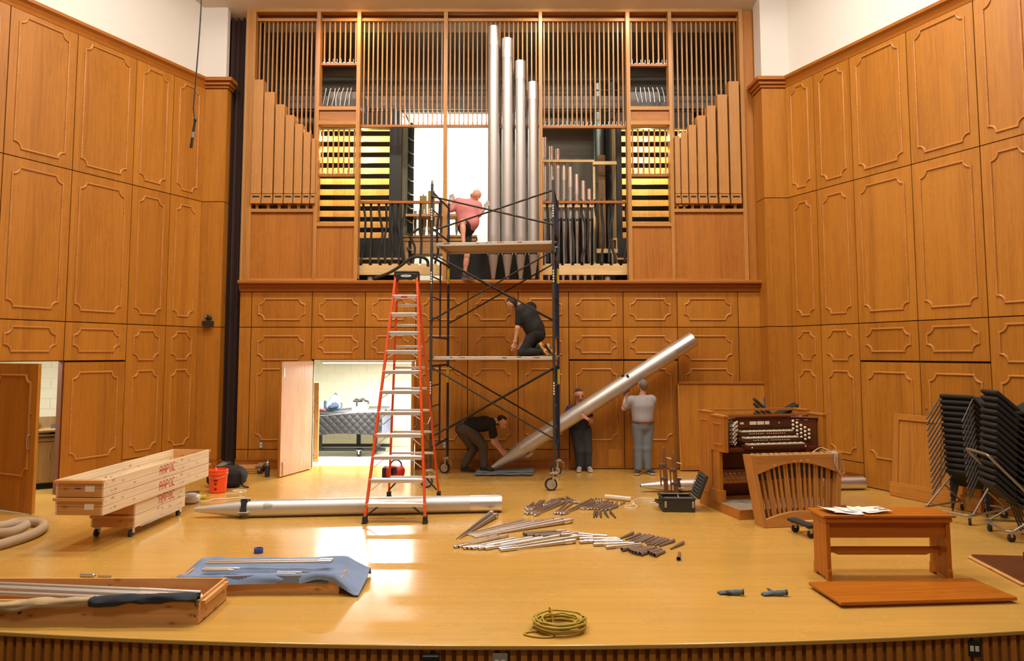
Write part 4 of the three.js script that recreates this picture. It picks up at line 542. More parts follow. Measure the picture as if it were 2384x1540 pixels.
TRUMPETS.forEach((q, i) => smallPipe('trumpet_resonator', ['thinnest', 'second thinnest', 'third thinnest', 'middle sized', 'third thickest', 'second thickest', 'thickest'][i] + ' of the tapering grey resonators laid side by side', 'tapering resonators', q, 0.007, 0.018 + i * 0.0033, { br: 0.010, boot: 0.10, mr: M.zinc, collar: i > 2 ? 0.1 : 0 }));
REEDS.forEach((q, i) => smallPipe('reed_organ_pipe', `shiny reed pipe with bright boot, ${NTHS[i]} from the ladder in the front row`, 'front row of reed pipes', q, 0.011, 0.02 + i * 0.0012, { boot: 0.17 + i * 0.006, br: 0.021, mb: M.silver, mr: i < 7 ? M.tin : M.zinc, collar: 0.1 }));
DARKP.forEach((q, i) => smallPipe('flue_pipe', 'dull grey open pipe lying behind the front row of reed pipes', 'dull pipes behind the reed row', [q[2], q[3], q[0], q[1]], 0.018, 0.026, { br: 0.018, boot: 0.14, mb: M.zinc, mr: M.leaddark }));
FLUTES.forEach((q, i) => smallPipe('flute_pipe', 'bright silver flute pipe in the middle of the laid out rows', 'silver flute pipes', q, 0.018, 0.021, { boot: 0.12, br: 0.022, mb: M.zinc, mr: M.silver }));
BROWNUP.forEach((q, i) => smallPipe('capped_pipe', i === 11 ? 'dull brown metal pipe lying by itself past the end of its row' : `dull brown metal pipe with thin foot, ${NTHS[i]} from the silver pipes in the farther row`, i === 11 ? undefined : 'farther row of brown pipes', q, 0.011, 0.022, { boot: 0.02, br: 0.011, mb: M.brownlead, mr: M.brownlead, brown: 1 }));
BROWNLO.forEach((q, i) => smallPipe('open_pipe', i === 9 ? 'single small open pipe pointing at the hall beyond the brown rows' : `dull brown pipe with dark open end, ${NTHS[i]} from the silver pipes in the nearer row`, i === 9 ? undefined : 'nearer row of brown pipes', [q[2], q[3], q[0], q[1]], 0.012, 0.026, { boot: 0.1, br: 0.016, mb: M.brownlead, mr: M.brownlead }));
HEAP.forEach((q, i) => { const t = smallPipe('reed_organ_pipe', 'slim grey reed pipe with rounded bright boot in the far heap', 'far heap of reed pipes', q, 0.008, 0.016 + 0.006 * rp(), { tip: 1, boot: 0.16, br: 0.021, mb: i > 8 && i < 12 ? M.lead : M.zinc, mr: M.lead }); });
HEAP2.forEach((q, i) => smallPipe('reed_organ_pipe', 'small grey reed pipe in the fan beside the white power strip', 'fan of reed pipes by the power strip', q, i > 2 && i < 9 ? 0.014 : 0.009, i > 2 && i < 9 ? 0.022 : 0.014, { tip: 1, boot: 0.12, br: 0.017, mb: i > 2 && i < 9 ? M.lead : M.zinc, mr: M.lead }));
TINY.forEach((q, i) => smallPipe('tiny_pipe', i < 3 ? 'tiny dark pipe standing close to two others in front of the fan' : i === 3 ? 'tiny dark pipe lying between the close three and the last one' : 'tiny dark pipe lying last in its short row', i < 3 ? 'three tiny pipes' : undefined, q, 0.012, 0.02, { boot: 0.06, br: 0.011, mb: M.leaddark, mr: M.leaddark }));
smallPipe('flue_pipe', 'short silver pipe on the floor behind the open crate, the fatter of two', undefined, [-4.16, -7.42, -4.31, -7.43], 0.018, 0.02, { boot: 0.03, br: 0.018, mb: M.silver, mr: M.silver }); smallPipe('flue_pipe', 'short silver pipe on the floor behind the open crate, the thinner of two', undefined, [-4.13, -7.42, -3.99, -7.41], 0.011, 0.012, { boot: 0.03, br: 0.012, mb: M.silver, mr: M.silver });
{ const t = thing('power_strip', 'white power strip lying among the small reed pipes', 'power strip', [1.79, 0.03, -11.2], Math.atan2(-0.195, 0.356)); obj('housing', rbx(0.42, 0.04, 0.06, 0, 0.02, 0, 0.008), M.whitep, t); for (let i = 0; i < 5; i++) obj('outlet', bx(0.04, 0.003, 0.035, -0.14 + i * 0.065, 0.041, 0), M.ivory, t); obj('cord', tube(STRIPCORD.map(p => V(p[0], 0.006, p[1])).map(p => t.worldToLocal(p)), 0.006, 6, 80), M.whitep, t); }
// ---------- crates ----------
function stencilMat() { // dotted stencil letters as cut shapes: each letter a 5 x 7 cell pattern, built flat on the wood
  const F = { A: ['01110', '10001', '10001', '11111', '10001', '10001', '10001'], P: ['11110', '10001', '10001', '11110', '10000', '10000', '10000'], O: ['01110', '10001', '10001', '10001', '10001', '10001', '01110'], C: ['01111', '10000', '10000', '10000', '10000', '10000', '01111'] };
  const g = []; [...'AAPOC'].forEach((ch, k) => F[ch].forEach((row, j) => [...row].forEach((b, i) => { if (b === '1') g.push(new THREE.PlaneGeometry(0.0125, 0.0145).translate(k * 0.082 + i * 0.013, -j * 0.0165, 0)); }))); return mergeGeometries(g.map(clean)).translate(-0.19, 0.05, 0);
}
function crate(label, [x, y, z], turn, w, l, h, o = {}) { // length along local z; near end at +z
  const t = thing('pine_crate', label, 'crate', [x, y, z], turn, o.group), m = o.m ?? M.pine, th = 0.022, n = o.boards ?? 2;
  for (const s of [-1, 1]) for (let i = 0; i < n; i++) obj('side_board', bx(th, h / n - 0.004, l, s * (w / 2 - th / 2), h * (i + 0.5) / n, 0, true), m, t);
  for (const s of [-1, 1]) { for (let i = 0; i < n; i++) obj('end_board', bx(w - th * 2, h / n - 0.004, th, 0, h * (i + 0.5) / n, s * (l / 2 - th / 2), true), M.pineold, t); obj('handle_batten', bx(w + (o.wide ? 0.02 : 0), 0.03, 0.035, 0, h - 0.02, s * (l / 2 + 0.017), true), M.pineold, t); }
  obj('bottom_board', bx(w - th * 2, 0.015, l - th * 2, 0, 0.008, 0), m, t);
  if (o.stencil != null) { const g = obj('stencil_letters', stencilMat(), M.stencil, t); g.rotation.y = Math.PI / 2; g.position.set(w / 2 + 0.002, h * 0.55, o.stencil); }
  if (o.label) { const g = obj('paper_label', bx(0.11, 0.07, 0.002, 0.12, h * 0.5, l / 2 + 0.002), M.whitep, t); }
  return t;
}
{ const a = -R(3);
  const c1 = crate('pine crate at the bottom of the stack on casters', [-4.82, 0.115, -9.63], a, 0.56, 1.25, 0.152, { boards: 1, group: 'stacked pine crates' });
  crate('short pine crate with stencilled letters second from the bottom of the stack', [-4.82, 0.27, -9.63], a, 0.56, 1.25, 0.152, { boards: 1, stencil: -0.12, group: 'stacked pine crates' });
  crate('long pine crate with stencilled letters under the topmost one', [-4.79, 0.425, -9.58], a, 0.565, 2.6, 0.2, { stencil: -0.1, label: 1, wide: 1, group: 'stacked pine crates' });
  const top = crate('topmost long open pine crate with stencilled letters', [-4.79, 0.628, -9.58], a, 0.565, 2.6, 0.2, { stencil: -0.1, label: 1, wide: 1, group: 'stacked pine crates' });
  obj('blue_tape', bx(0.07, 0.012, 0.002, -0.02, 0.1, 1.303), mat(0.03, 0.05, 0.16, 0.6), top);
  for (const sx of [-1, 1]) for (const sz of [-1, 1]) { const c = part('caster', c1); c.position.set(sx * 0.22, -0.115, sz * 0.58); obj('wheel', new THREE.CylinderGeometry(0.045, 0.045, 0.03, 18).rotateZ(Math.PI / 2).translate(0, 0.045, 0.02), M.rubber, c); obj('fork', [bx(0.05, 0.07, 0.05, 0, 0.08, 0), bx(0.08, 0.006, 0.09, 0, 0.112, 0)], M.steel, c); }
  obj('metal_strip', bx(0.004, 0.03, 1.0, 0.282, 0.0, 0), M.steel, c1);
  tag(obj('wrapped_part', rbx(0.16, 0.05, 0.9, -4.84, 0.67, -9.3, 0.02), mat(0.55, 0.56, 0.6, 0.4)), 'pale grey wrapped part lying inside the topmost crate', 'package'); }
{ // open crate at the stage edge with long pipes and a canvas roll
  const t = thing('open_crate', 'open pine crate at the stage edge holding long grey pipes', 'crate', [-3.73, 0, -6.45]), m = M.pineold;
  obj('side_board', bx(2.34, 0.2, 0.022, 0, 0.1, 0.29, true), m, t); obj('side_board', bx(2.34, 0.2, 0.022, 0, 0.1, -0.29, true), m, t); obj('end_board', bx(0.022, 0.2, 0.56, 1.159, 0.1, 0, true), m, t); obj('end_board', bx(0.022, 0.2, 0.56, -1.159, 0.1, 0, true), m, t); obj('bottom_board', bx(2.3, 0.015, 0.56, 0, 0.01, 0, true), m, t); obj('handle_batten', bx(0.035, 0.035, 0.52, 1.188, 0.165, 0, true), m, t);
  obj('knot', [new THREE.CylinderGeometry(0.016, 0.016, 0.002, 14).rotateX(Math.PI / 2).translate(-0.34, 0.10, 0.302), new THREE.CylinderGeometry(0.009, 0.009, 0.002, 10).rotateX(Math.PI / 2).translate(1.14, 0.07, 0.302)], M.knot ??= mat(0.09, 0.035, 0.012, 0.7), t); obj('plinth', bx(2.34, 0.012, 0.6, 0, 0.0, 0), M.black, t);
  [[-0.17, 0.155, 0.024], [-0.09, 0.15, 0.026], [-0.01, 0.165, 0.026], [0.07, 0.15, 0.028]].forEach(([z, y, r], i) => { const p = thing('long_pipe', ['long grey pipe in the open crate, farthest from the canvas roll', 'long grey pipe in the open crate, next to the farthest', 'long grey pipe in the open crate, next to the nearest', 'long grey pipe in the open crate, right beside the canvas roll'][i], 'organ pipe', [-5.05 + i * 0.05, y + 0.055, -6.45 + z], 0, 'long pipes in the open crate'), g = q => q.rotateZ(-Math.PI / 2 - 0.045); obj('tube', g(cyl(r * 0.55, r, 2.05, 0, 0, 0, 16)), M.pipepale ??= mat(0.56, 0.53, 0.49, 0.38, 0.75), p); obj('band', g(cyl(r * 1.06, r * 1.06, 0.25, 0, 1.75, 0, 16, true)), M.spotted, p); obj('end_tube', g(cyl(r, r, 0.26, 0, 2.05, 0, 16)), M.silver, p); });
  const c = thing('canvas_roll', 'tan canvas roll with dark blue end draped along the open crate', 'canvas', [-3.73, 0, -6.45]); const n = pnoise(301, 24, 9);
  const roll = (x0, x1, m, name) => obj(name, sheet((u, v) => { const x = x0 + (x1 - x0) * u, a = v * Math.PI * 2, sag = -0.035 * Math.sin((x + 1.3) * 2.1), r = 0.05 + 0.014 * (n(x * 0.35 + 0.5, v) - 0.5) * 2; return [x, 0.19 + sag + r * 0.8 * Math.sin(a) + 0.02 * Math.exp(-((x + 0.15) ** 2) * 60), 0.325 + r * 1.05 * Math.cos(a) - 0.02 * u]; }, 60, 18), m, c);
  roll(-1.35, 0.28, mat(0.52, 0.37, 0.20, 0.9, 0, { map: WEAVE }), 'canvas'); roll(0.27, 1.16, mat(0.022, 0.026, 0.045, 0.8, 0, { map: WEAVE }), 'dark_end'); obj('end_ring', new THREE.TorusGeometry(0.045, 0.006, 6, 18).rotateY(Math.PI / 2).translate(1.16, 0.2, 0.31), M.black, c);
}
{ // crate draped with a blue moving blanket
  const t = thing('blanketed_crate', 'shallow pine crate under the light blue moving blanket', 'crate', [-2.33, 0, -7.15]), m = M.pineold; obj('side_board', bx(1.56, 0.125, 0.022, 0, 0.0625, 0.24, true), m, t); obj('side_board', bx(1.56, 0.125, 0.022, 0, 0.0625, -0.24, true), m, t); for (const s of [-1, 1]) obj('end_board', bx(0.022, 0.125, 0.46, s * 0.769, 0.0625, 0, true), m, t); obj('bottom_board', bx(1.5, 0.015, 0.46, 0, 0.01, 0), m, t);
  const b = thing('moving_blanket', 'light blue quilted moving blanket laid in the shallow crate with long pipes on it', 'blanket', [-2.33, 0, -7.15]), n = pnoise(311, 13, 9), bm = mat(0.21, 0.285, 0.455, 0.9, 0, { map: WEAVE });
  const prof = (s) => s < 0.2 ? [-0.33 + 0.06 * s / 0.2, 0.02 + 0.17 * s / 0.2] : s < 0.34 ? [-0.27 + 0.1 * (s - 0.2) / 0.14, 0.19 - 0.06 * (s - 0.2) / 0.14] : s < 0.72 ? [-0.17 + 0.36 * (s - 0.34) / 0.38, 0.13 - 0.02 * Math.sin((s - 0.34) / 0.38 * 3.14)] : [0.19 + 0.09 * (s - 0.72) / 0.28, 0.13 + 0.035 * Math.sin((s - 0.72) / 0.28 * 3.14) - 0.02 * Math.max(0, (s - 0.9) * 10)];
  obj('quilt', cloth((u, v) => { const [z, y] = prof(v), x = -0.86 + 1.86 * u, e = Math.max(0, (x - 0.74) / 0.24), w = Math.max(0, (-0.74 - x) / 0.12), drop = Math.min(1, e), q = 0.004 * Math.sin(x * 95 + z * 95) * Math.sin(x * 95 - z * 95); return [x - 0.02 * drop, Math.max(0.012, y * (1 - drop * (0.35 + 0.65 * v)) * (1 - 0.55 * Math.min(1, w)) + 0.02 * (n(u, v) - 0.5) + q + 0.035 * Math.exp(-((x - 0.62) ** 2) * 40) * v), z + 0.05 * drop * v + 0.03 * (n(v, u) - 0.5)]; }, 120, 46, 0.012), bm, b);
  obj('grey_lining', cloth((u, v) => { const x = -0.82 + 1.5 * u; return [x, 0.172 - 0.02 * Math.sin(u * 3.1 + 2) - 0.06 * v - 0.03 * u * u, 0.245 + 0.03 * v + 0.01 * Math.sin(u * 19)]; }, 40, 6, 0.008), mat(0.13, 0.13, 0.14, 0.9, 0, { map: WEAVE }), b);
  [[0.06, -0.12, 0.62, 0.0], [0.10, -0.06, 0.6, 0.02]].forEach(([dz, z, x1, dy], i) => { const p = thing('thin_pipe', ['thin pale pipe on the blue blanket, the farther of the long pair', 'thin pale pipe on the blue blanket, the nearer of the long pair'][i], 'organ pipe', [-2.95, 0.2, -7.15 + z], R(-1.5), 'thin pipes on the blanket'), g = q => q.rotateZ(-Math.PI / 2 + 0.02); obj('tube', g(cyl(0.011, 0.013, 1.2 + x1 * 0.1, 0, 0, 0, 12)), M.paleflute ??= mat(0.76, 0.62, 0.50, 0.3, 0.7), p); obj('collar', g(cyl(0.018, 0.018, 0.12, 0, 1.14, 0, 12)), M.silver, p); });
  [[-0.02, 0.3], [0.03, 0.26]].forEach(([z, l], i) => { const p = thing('thin_pipe', ['short pale pipe at the folded end of the blue blanket, the farther one', 'short pale pipe at the folded end of the blue blanket, the nearer one'][i], 'organ pipe', [-2.93, 0.17, -7.12 + z], 0, 'thin pipes on the blanket'); obj('tube', cyl(0.014, 0.014, l, 0, 0, 0, 12).rotateZ(-Math.PI / 2), M.paleflute, p); obj('tip', cyl(0.014, 0.006, 0.05, 0, l, 0, 12).rotateZ(-Math.PI / 2), M.tin, p); });
  [[0.02, 0.24], [0.07, 0.2]].forEach(([z, l], i) => { const p = thing('thin_pipe', ['small silver pipe in the middle of the blue blanket, the farther one', 'small silver pipe in the middle of the blue blanket, the nearer one'][i], 'organ pipe', [-2.2, 0.148, -7.12 + z], R(-3), 'thin pipes on the blanket'); obj('tube', cyl(0.008, 0.009, l, 0, 0, 0, 10).rotateZ(-Math.PI / 2), M.silver, p); obj('boot', cyl(0.012, 0.012, 0.08, 0, l, 0, 10).rotateZ(-Math.PI / 2), M.leaddark, p); });
}
// ---------- loose things on the floor ----------
tag(obj('tape_roll', lathe([[0.032, 0], [0.05, 0], [0.05, 0.055], [0.032, 0.055], [0.032, 0]], 28).translate(-2.792, 0.001, -8.3), mat(0.035, 0.06, 0.34, 0.6)), 'roll of blue tape standing alone on the floor', 'tape');
{ const t = thing('cable_coil', 'coil of yellow cable tied up near the stage edge', 'cable', [0.475, 0, -6.06]), r = rng(401), p = [], m = mat(0.40, 0.28, 0.025, 0.5), loops = 9;
  for (let i = 0; i < loops * 14; i++) { const a = i / 14 * Math.PI * 2 + 0.4, k = Math.floor(i / 14); const R0 = 0.16 + 0.04 * Math.sin(k * 2.4) + 0.012 * r(); p.push(V(Math.cos(a) * (R0 + 0.02) + 0.014 * Math.sin(k * 3.1), 0.012 + k * 0.0095 + 0.012 * r(), Math.sin(a) * R0 * 0.95 + 0.012 * Math.cos(k * 1.7))); }
  obj('cable', tube(p, 0.0085, 7, 700), m, t); const lp = [V(-0.13, 0.03, 0.1), V(-0.24, 0.01, 0.08), V(-0.30, 0.009, 0.13), V(-0.20, 0.009, 0.19), V(-0.08, 0.009, 0.19), V(-0.06, 0.012, 0.13), V(-0.10, 0.02, 0.07), V(-0.24, 0.012, 0.045), V(-0.19, 0.02, -0.02), V(-0.12, 0.05, -0.09)]; obj('loose_end', tube(lp, 0.0085, 7, 90), m, t);
  obj('tie', tube([V(-0.05, 0.012, -0.1), V(-0.06, 0.10, -0.14), V(-0.07, 0.12, -0.17), V(-0.07, 0.06, -0.22), V(-0.06, 0.012, -0.16)], 0.009, 6, 30, true), mat(0.62, 0.40, 0.05, 0.6), t); obj('plug', bar(V(-0.19, 0.03, -0.13), V(-0.15, 0.05, -0.11), 0.014, 8), M.black, t); }
function glove(label, [x, z], turn, flip) {
  const t = thing('work_glove', label, 'glove', [x, 0, z], turn, 'work gloves'), m = mat(0.10, 0.135, 0.155, 0.85, 0, { map: WEAVE }), b = sdfMesh([[0, 0.02, 0, 0.07, 0.022, 0.004, 0.022, 0.026], [0.07, 0.022, 0, 0.13, 0.035, 0.01, 0.026, 0.022], [-0.005, 0.02, 0.018, -0.07, 0.012, 0.03, 0.012, 0.009], [-0.005, 0.02, 0.004, -0.085, 0.014, 0.006, 0.012, 0.009], [-0.005, 0.02, -0.01, -0.078, 0.013, -0.016, 0.012, 0.009], [0.0, 0.02, -0.022, -0.06, 0.012, -0.036, 0.011, 0.008], [0.04, 0.022, flip * 0.02, -0.012, 0.045, flip * 0.05, 0.013, 0.01]], 0.0045, 0.012);
  obj('hand_shape', b, m, t); obj('cuff', new THREE.TorusGeometry(0.022, 0.006, 6, 16).rotateY(Math.PI / 2).scale(1, 1, 1.2).translate(0.142, 0.036, 0.01), M.black, t);
}
{ // canvas hose at the left
  tag(obj('canvas_hose', tube([[-7.0, -9.15], [-6.479, -9.3], [-6.389, -9.52], [-6.086, -9.5], [-5.87, -9.25], [-5.78, -8.92], [-5.80, -8.6], [-5.9, -8.35], [-6.3, -8.2], [-6.6, -8.6], [-6.3, -8.9], [-6.05, -8.95], [-6.0, -9.1], [-6.35, -9.1], [-6.7, -8.9], [-7.2, -8.7]].map(([x, z], i) => V(x, 0.062 + (i > 10 ? 0.02 : 0) + (i === 12 ? 0.05 : 0), z)), 0.058, 12, 170), mat(0.50, 0.37, 0.24, 0.9, 0, { map: WEAVE })), 'loops of tan canvas covered hose by the open side door', 'hose'); }
{ const t = thing('bucket', 'bright orange plastic bucket among the tools', 'bucket', [-4.68, 0, -11.85]); obj('pail', lathe([[0.001, 0.004], [0.125, 0], [0.131, 0.02], [0.148, 0.29], [0.157, 0.295], [0.157, 0.325], [0.15, 0.33], [0.152, 0.355], [0.157, 0.36], [0.155, 0.375], [0.145, 0.375], [0.126, 0.012], [0.001, 0.012]], 36), M.bucket, t);
  obj('print', [sheet((u, v) => { const a = (u - 0.5) * 0.42 + 0.1, k = 0.1395 + 0.010 * v; return [k * Math.sin(a), 0.19 + v * 0.03, k * Math.cos(a)]; }, 6, 1), sheet((u, v) => { const a = (u - 0.5) * 0.3 * (0.6 + 0.4 * Math.sin(v * 9 + 1)) + 0.1, k = 0.1345 + 0.007 * v; return [k * Math.sin(a), 0.10 + v * 0.075, k * Math.cos(a)]; }, 6, 8), sheet((u, v) => { const a = (u - 0.5) * 0.26 + 0.1, k = 0.1325 + 0.004 * v; return [k * Math.sin(a), 0.05 + v * 0.04, k * Math.cos(a)]; }, 6, 2)], mat(0.06, 0.012, 0.006, 0.6), t);
  obj('handle', new THREE.TorusGeometry(0.165, 0.0035, 5, 30, Math.PI).rotateX(Math.PI * 0.62).translate(0, 0.31, 0), M.steel, t); obj('stick', bar(V(0.02, 0.3, 0.1), V(0.0, 0.43, 0.12), 0.007, 6), M.whitep, t); }
{ const n = pnoise(421, 7, 7); const bag = (label, [x, z], w, h, d, m, name = 'tool_bag', turn = 0) => { const t = thing(name, label, 'bag', [x, 0, z], turn); const g = new THREE.SphereGeometry(1, 26, 18), p = g.attributes.position; for (let i = 0; i < p.count; i++) { let x_ = p.getX(i), y = p.getY(i), z_ = p.getZ(i); const s = (v) => Math.sign(v) * Math.pow(Math.abs(v), 0.6), k = 1 + 0.18 * (n(x_ * 0.5 + 0.5, y * 0.5 + z_ * 0.3) - 0.5); p.setXYZ(i, s(x_) * w / 2 * k, Math.max(0.003, (s(y) * 0.5 + 0.5) * h * (1 + 0.15 * (n(z_ * 0.5, x_ * 0.5 + 0.3) - 0.5))), s(z_) * d / 2 * k); } g.computeVertexNormals(); obj('bag_body', g, m, t); return t; };
  const b1 = bag('black cloth bag slumped behind the orange bucket', [-4.72, -12.35], 0.62, 0.34, 0.4, M.blackfab, 'cloth_bag'); obj('purple_cloth', sph(0.14, -0.08, 0.29, 0.05, 1.3, 0.35, 0.8, 14), mat(0.10, 0.012, 0.03, 0.8), b1); obj('strap', tube([V(0.2, 0.3, 0.1), V(0.3, 0.22, 0.16), V(0.33, 0.05, 0.18), V(0.42, 0.012, 0.14)], 0.014, 6), M.blackfab, b1);
  bag('crumpled white plastic bag beside the pine crates', [-4.78, -11.0], 0.3, 0.14, 0.22, phys(0.72, 0.68, 0.66, 0.4, { transmission: 0.15, thickness: 0 }), 'plastic_bag');
  const rb = bag('red tool bag on the floor behind the ladder', [-1.96, -13.1], 0.34, 0.24, 0.26, M.red, 'tool_bag'); obj('flap', [rbx(0.1, 0.12, 0.02, 0.0, 0.17, 0.14, 0.008), bx(0.02, 0.15, 0.02, -0.03, 0.12, 0.14)], M.blackfab, rb); obj('handle', new THREE.TorusGeometry(0.1, 0.014, 6, 18, Math.PI).translate(0.02, 0.24, 0), M.blackfab, rb); obj('side_pocket', rbx(0.08, 0.22, 0.24, -0.18, 0.11, 0, 0.03), M.blackfab, rb);
  // drill and pieces of tools
  const t = thing('power_drill', 'black and yellow power tool lying beside the orange bucket', 'power tool', [-4.86, 0, -11.42], R(20)); obj('motor', bar(V(-0.16, 0.055, 0), V(0.05, 0.06, 0.02), 0.045, 14), M.black, t); obj('chuck', bar(V(-0.24, 0.055, -0.005), V(-0.16, 0.055, 0), 0.05, 12, 0.04), M.black, t); obj('yellow_ring', [bar(V(-0.14, 0.055, 0), V(-0.125, 0.055, 0), 0.047, 14), bar(V(-0.09, 0.055, 0.003), V(-0.075, 0.055, 0.004), 0.047, 14)], M.yellow, t); obj('grip', [beam(V(0.02, 0.05, 0.02), V(0.1, 0.03, 0.14), 0.045, 0.05), rbx(0.09, 0.05, 0.09, 0.12, 0.03, 0.16, 0.01)], M.yellow, t);
  tag(obj('cable_tie', new THREE.TorusGeometry(0.11, 0.006, 5, 30).rotateX(Math.PI / 2).scale(1, 1, 0.7).translate(-4.36, 0.006, -11.95), M.whitep), 'white loop of cord on the floor to the bucket side of the bottle', 'cord');
  tag(obj('white_rod', tube([V(-4.8, 0.008, -11.05), V(-4.55, 0.008, -11.1), V(-4.47, 0.02, -11.2), V(-4.3, 0.012, -11.3), V(-4.08, 0.008, -11.42)], 0.006, 6, 30), M.whitep), 'thin white bent rod on the floor behind the long floor pipe', 'rod');
  tag(obj('wire_end', [bar(V(-4.5, 0.006, -11.75), V(-4.28, 0.006, -11.72), 0.005, 6), sph(0.018, -4.26, 0.016, -11.72, 1.3, 0.8, 1, 10)], M.whitep), 'white wire with a rounded end on the floor beside the bucket', 'wire'); }
{ const t = thing('water_bottle', 'black water bottle standing near the baseboard', 'bottle', [-4.349, 0, -13.3]); obj('flask', lathe([[0.001, 0], [0.042, 0], [0.045, 0.01], [0.045, 0.19], [0.04, 0.215], [0.001, 0.216]], 22), mat(0.02, 0.022, 0.028, 0.4), t); obj('cap', lathe([[0.034, 0.215], [0.036, 0.26], [0.024, 0.28], [0.001, 0.28]], 18), M.steel, t); obj('loop', new THREE.TorusGeometry(0.016, 0.004, 5, 14).translate(0.01, 0.295, 0), M.steel, t); }
function furnitureDolly(label, [x, z], turn, w, l, mEnd) { const t = thing('furniture_dolly', label, 'dolly', [x, 0, z], turn); for (const s of [-1, 1]) { obj('end_board', rbx(0.13, 0.035, w, s * l / 2, 0.155, 0, 0.01), mEnd, t); obj('side_board', rbx(l, 0.035, 0.07, 0, 0.12, s * w * 0.32, 0.006, true), M.pineold, t); for (const q of [-1, 1]) { const c = part('caster', t); c.position.set(s * l / 2, 0, q * w * 0.36); obj('wheel', new THREE.CylinderGeometry(0.05, 0.05, 0.026, 18).rotateX(Math.PI / 2).translate(0.015, 0.05, 0), M.rubber, c); obj('fork', [bx(0.035, 0.06, 0.045, 0.005, 0.09, 0), bx(0.08, 0.006, 0.07, 0, 0.122, 0)], M.steel, c); } } }
furnitureDolly('wooden furniture dolly with carpeted ends by the baseboard behind the bucket', [-4.98, -13.7], R(8), 0.4, 0.72, mat(0.32, 0.22, 0.13, 0.95, 0, { map: WEAVE })); furnitureDolly('wooden furniture dolly with black padded end behind the bench', [4.12, -9.18], R(14), 0.42, 0.74, mat(0.03, 0.028, 0.026, 0.9, 0, { map: WEAVE }));
{ const n = pnoise(431, 9, 9), m = mat(0.20, 0.22, 0.25, 0.9, 0, { map: WEAVE }), t = thing('moving_blanket', 'folded grey moving blanket under the foot of the slanted pipe', 'blanket', [0.0, 0, -13.66]); for (let k = 0; k < 3; k++) obj('fold', cloth((u, v) => { const x = -0.5 + 1.06 * u + k * 0.02, z = -0.27 + 0.56 * v - (k === 2 ? 0.1 : 0) * v; return [x + 0.05 * (0.5 - v) + 0.02 * (n(v, k * 0.3) - 0.5), 0.012 + k * 0.016 + 0.014 * n(u + k * 0.2, v), z + 0.02 * (n(u, 0.3 * k) - 0.5)]; }, 30, 14, 0.011), m, t); }
// ---------- hanging microphone, wall camera ----------
{ const t = thing('hanging_microphone', 'black microphone hanging on its cable before the left side wall', 'microphone', [-4.21, 5.44, -9.5]); obj('cable', tube([V(0.02, 5.12, 0), V(0.0, 3.2, 0), V(0.03, 1.7, 0), V(-0.02, 0.4, 0), V(-0.03, 0.2, 0), V(0, 0.02, 0)], 0.009, 6, 60), M.black, t); obj('body', bar(V(0, 0.03, 0), V(-0.045, -0.36, 0), 0.017, 14, 0.02), M.black, t); obj('label_band', bar(V(-0.022, -0.14, 0.003), V(-0.03, -0.22, 0.003), 0.02, 14, 0.019), M.grey, t); obj('joint', sph(0.022, 0, 0.03, 0, 1, 1.6, 1, 10), M.black, t); }
{ const t = thing('wall_camera', 'small black camera on a bracket on the left pilaster', 'camera', [-5.84, 2.83, -14.1]); obj('shelf', rbx(0.2, 0.09, 0.12, 0, 0.045, 0.06, 0.01), M.black, t); obj('neck', bar(V(0.02, 0.09, 0.06), V(0.02, 0.13, 0.06), 0.025, 10), M.black, t); obj('head', [bar(V(0.02, 0.15, 0.03), V(-0.02, 0.17, 0.12), 0.045, 16), sph(0.05, 0.02, 0.15, 0.05)], M.black, t); obj('lens', bar(V(-0.02, 0.17, 0.12), V(-0.028, 0.174, 0.135), 0.032, 16), M.steel, t); }
// ---------- fittings in the fascia ----------
{ const z0 = edgeZ(-0.6) - 0.03; const t = thing('clamp_light_fitting', 'black connector box on the ribbed fascia', 'connector', [-0.56, -0.145, z0]); obj('box', rbx(0.13, 0.15, 0.07, 0, 0, 0.035, 0.008), M.black, t); obj('lens', [sph(0.011, -0.02, 0.02, 0.07, 1, 1, 0.5, 8), sph(0.011, 0.03, 0.02, 0.07, 1, 1, 0.5, 8)], M.steel, t); obj('arm', bar(V(-0.065, 0.0, 0.04), V(-0.12, 0.01, 0.04), 0.012, 8), M.steel, t);
  const s = thing('socket_plate', 'grey double socket plate on the ribbed fascia', 'socket', [-0.02, -0.14, edgeZ(0) - 0.03]); obj('plate', rbx(0.12, 0.15, 0.02, 0, 0, 0.01, 0.006), M.grey, s); for (const q of [-1, 1]) obj('outlet', rbx(0.035, 0.05, 0.006, q * 0.025, 0, 0.02, 0.003), M.ivory, s);
  const d = thing('socket_plate', 'dark socket plate on the ribbed fascia near the console side', 'socket', [3.86, -0.13, edgeZ(3.86) - 0.03], R(-7)); obj('plate', rbx(0.1, 0.13, 0.02, 0, 0, 0.01, 0.006), M.black, d); for (const q of [-1, 1]) obj('outlet', rbx(0.03, 0.045, 0.006, q * 0.02, 0, 0.02, 0.003), M.ivory, d); }
glove('grey blue work glove lying flat before the bench', [2.13, -6.9], R(-12), 1); glove('grey blue work glove with curled cuff lying before the bench', [2.53, -6.87], R(-4), -1);
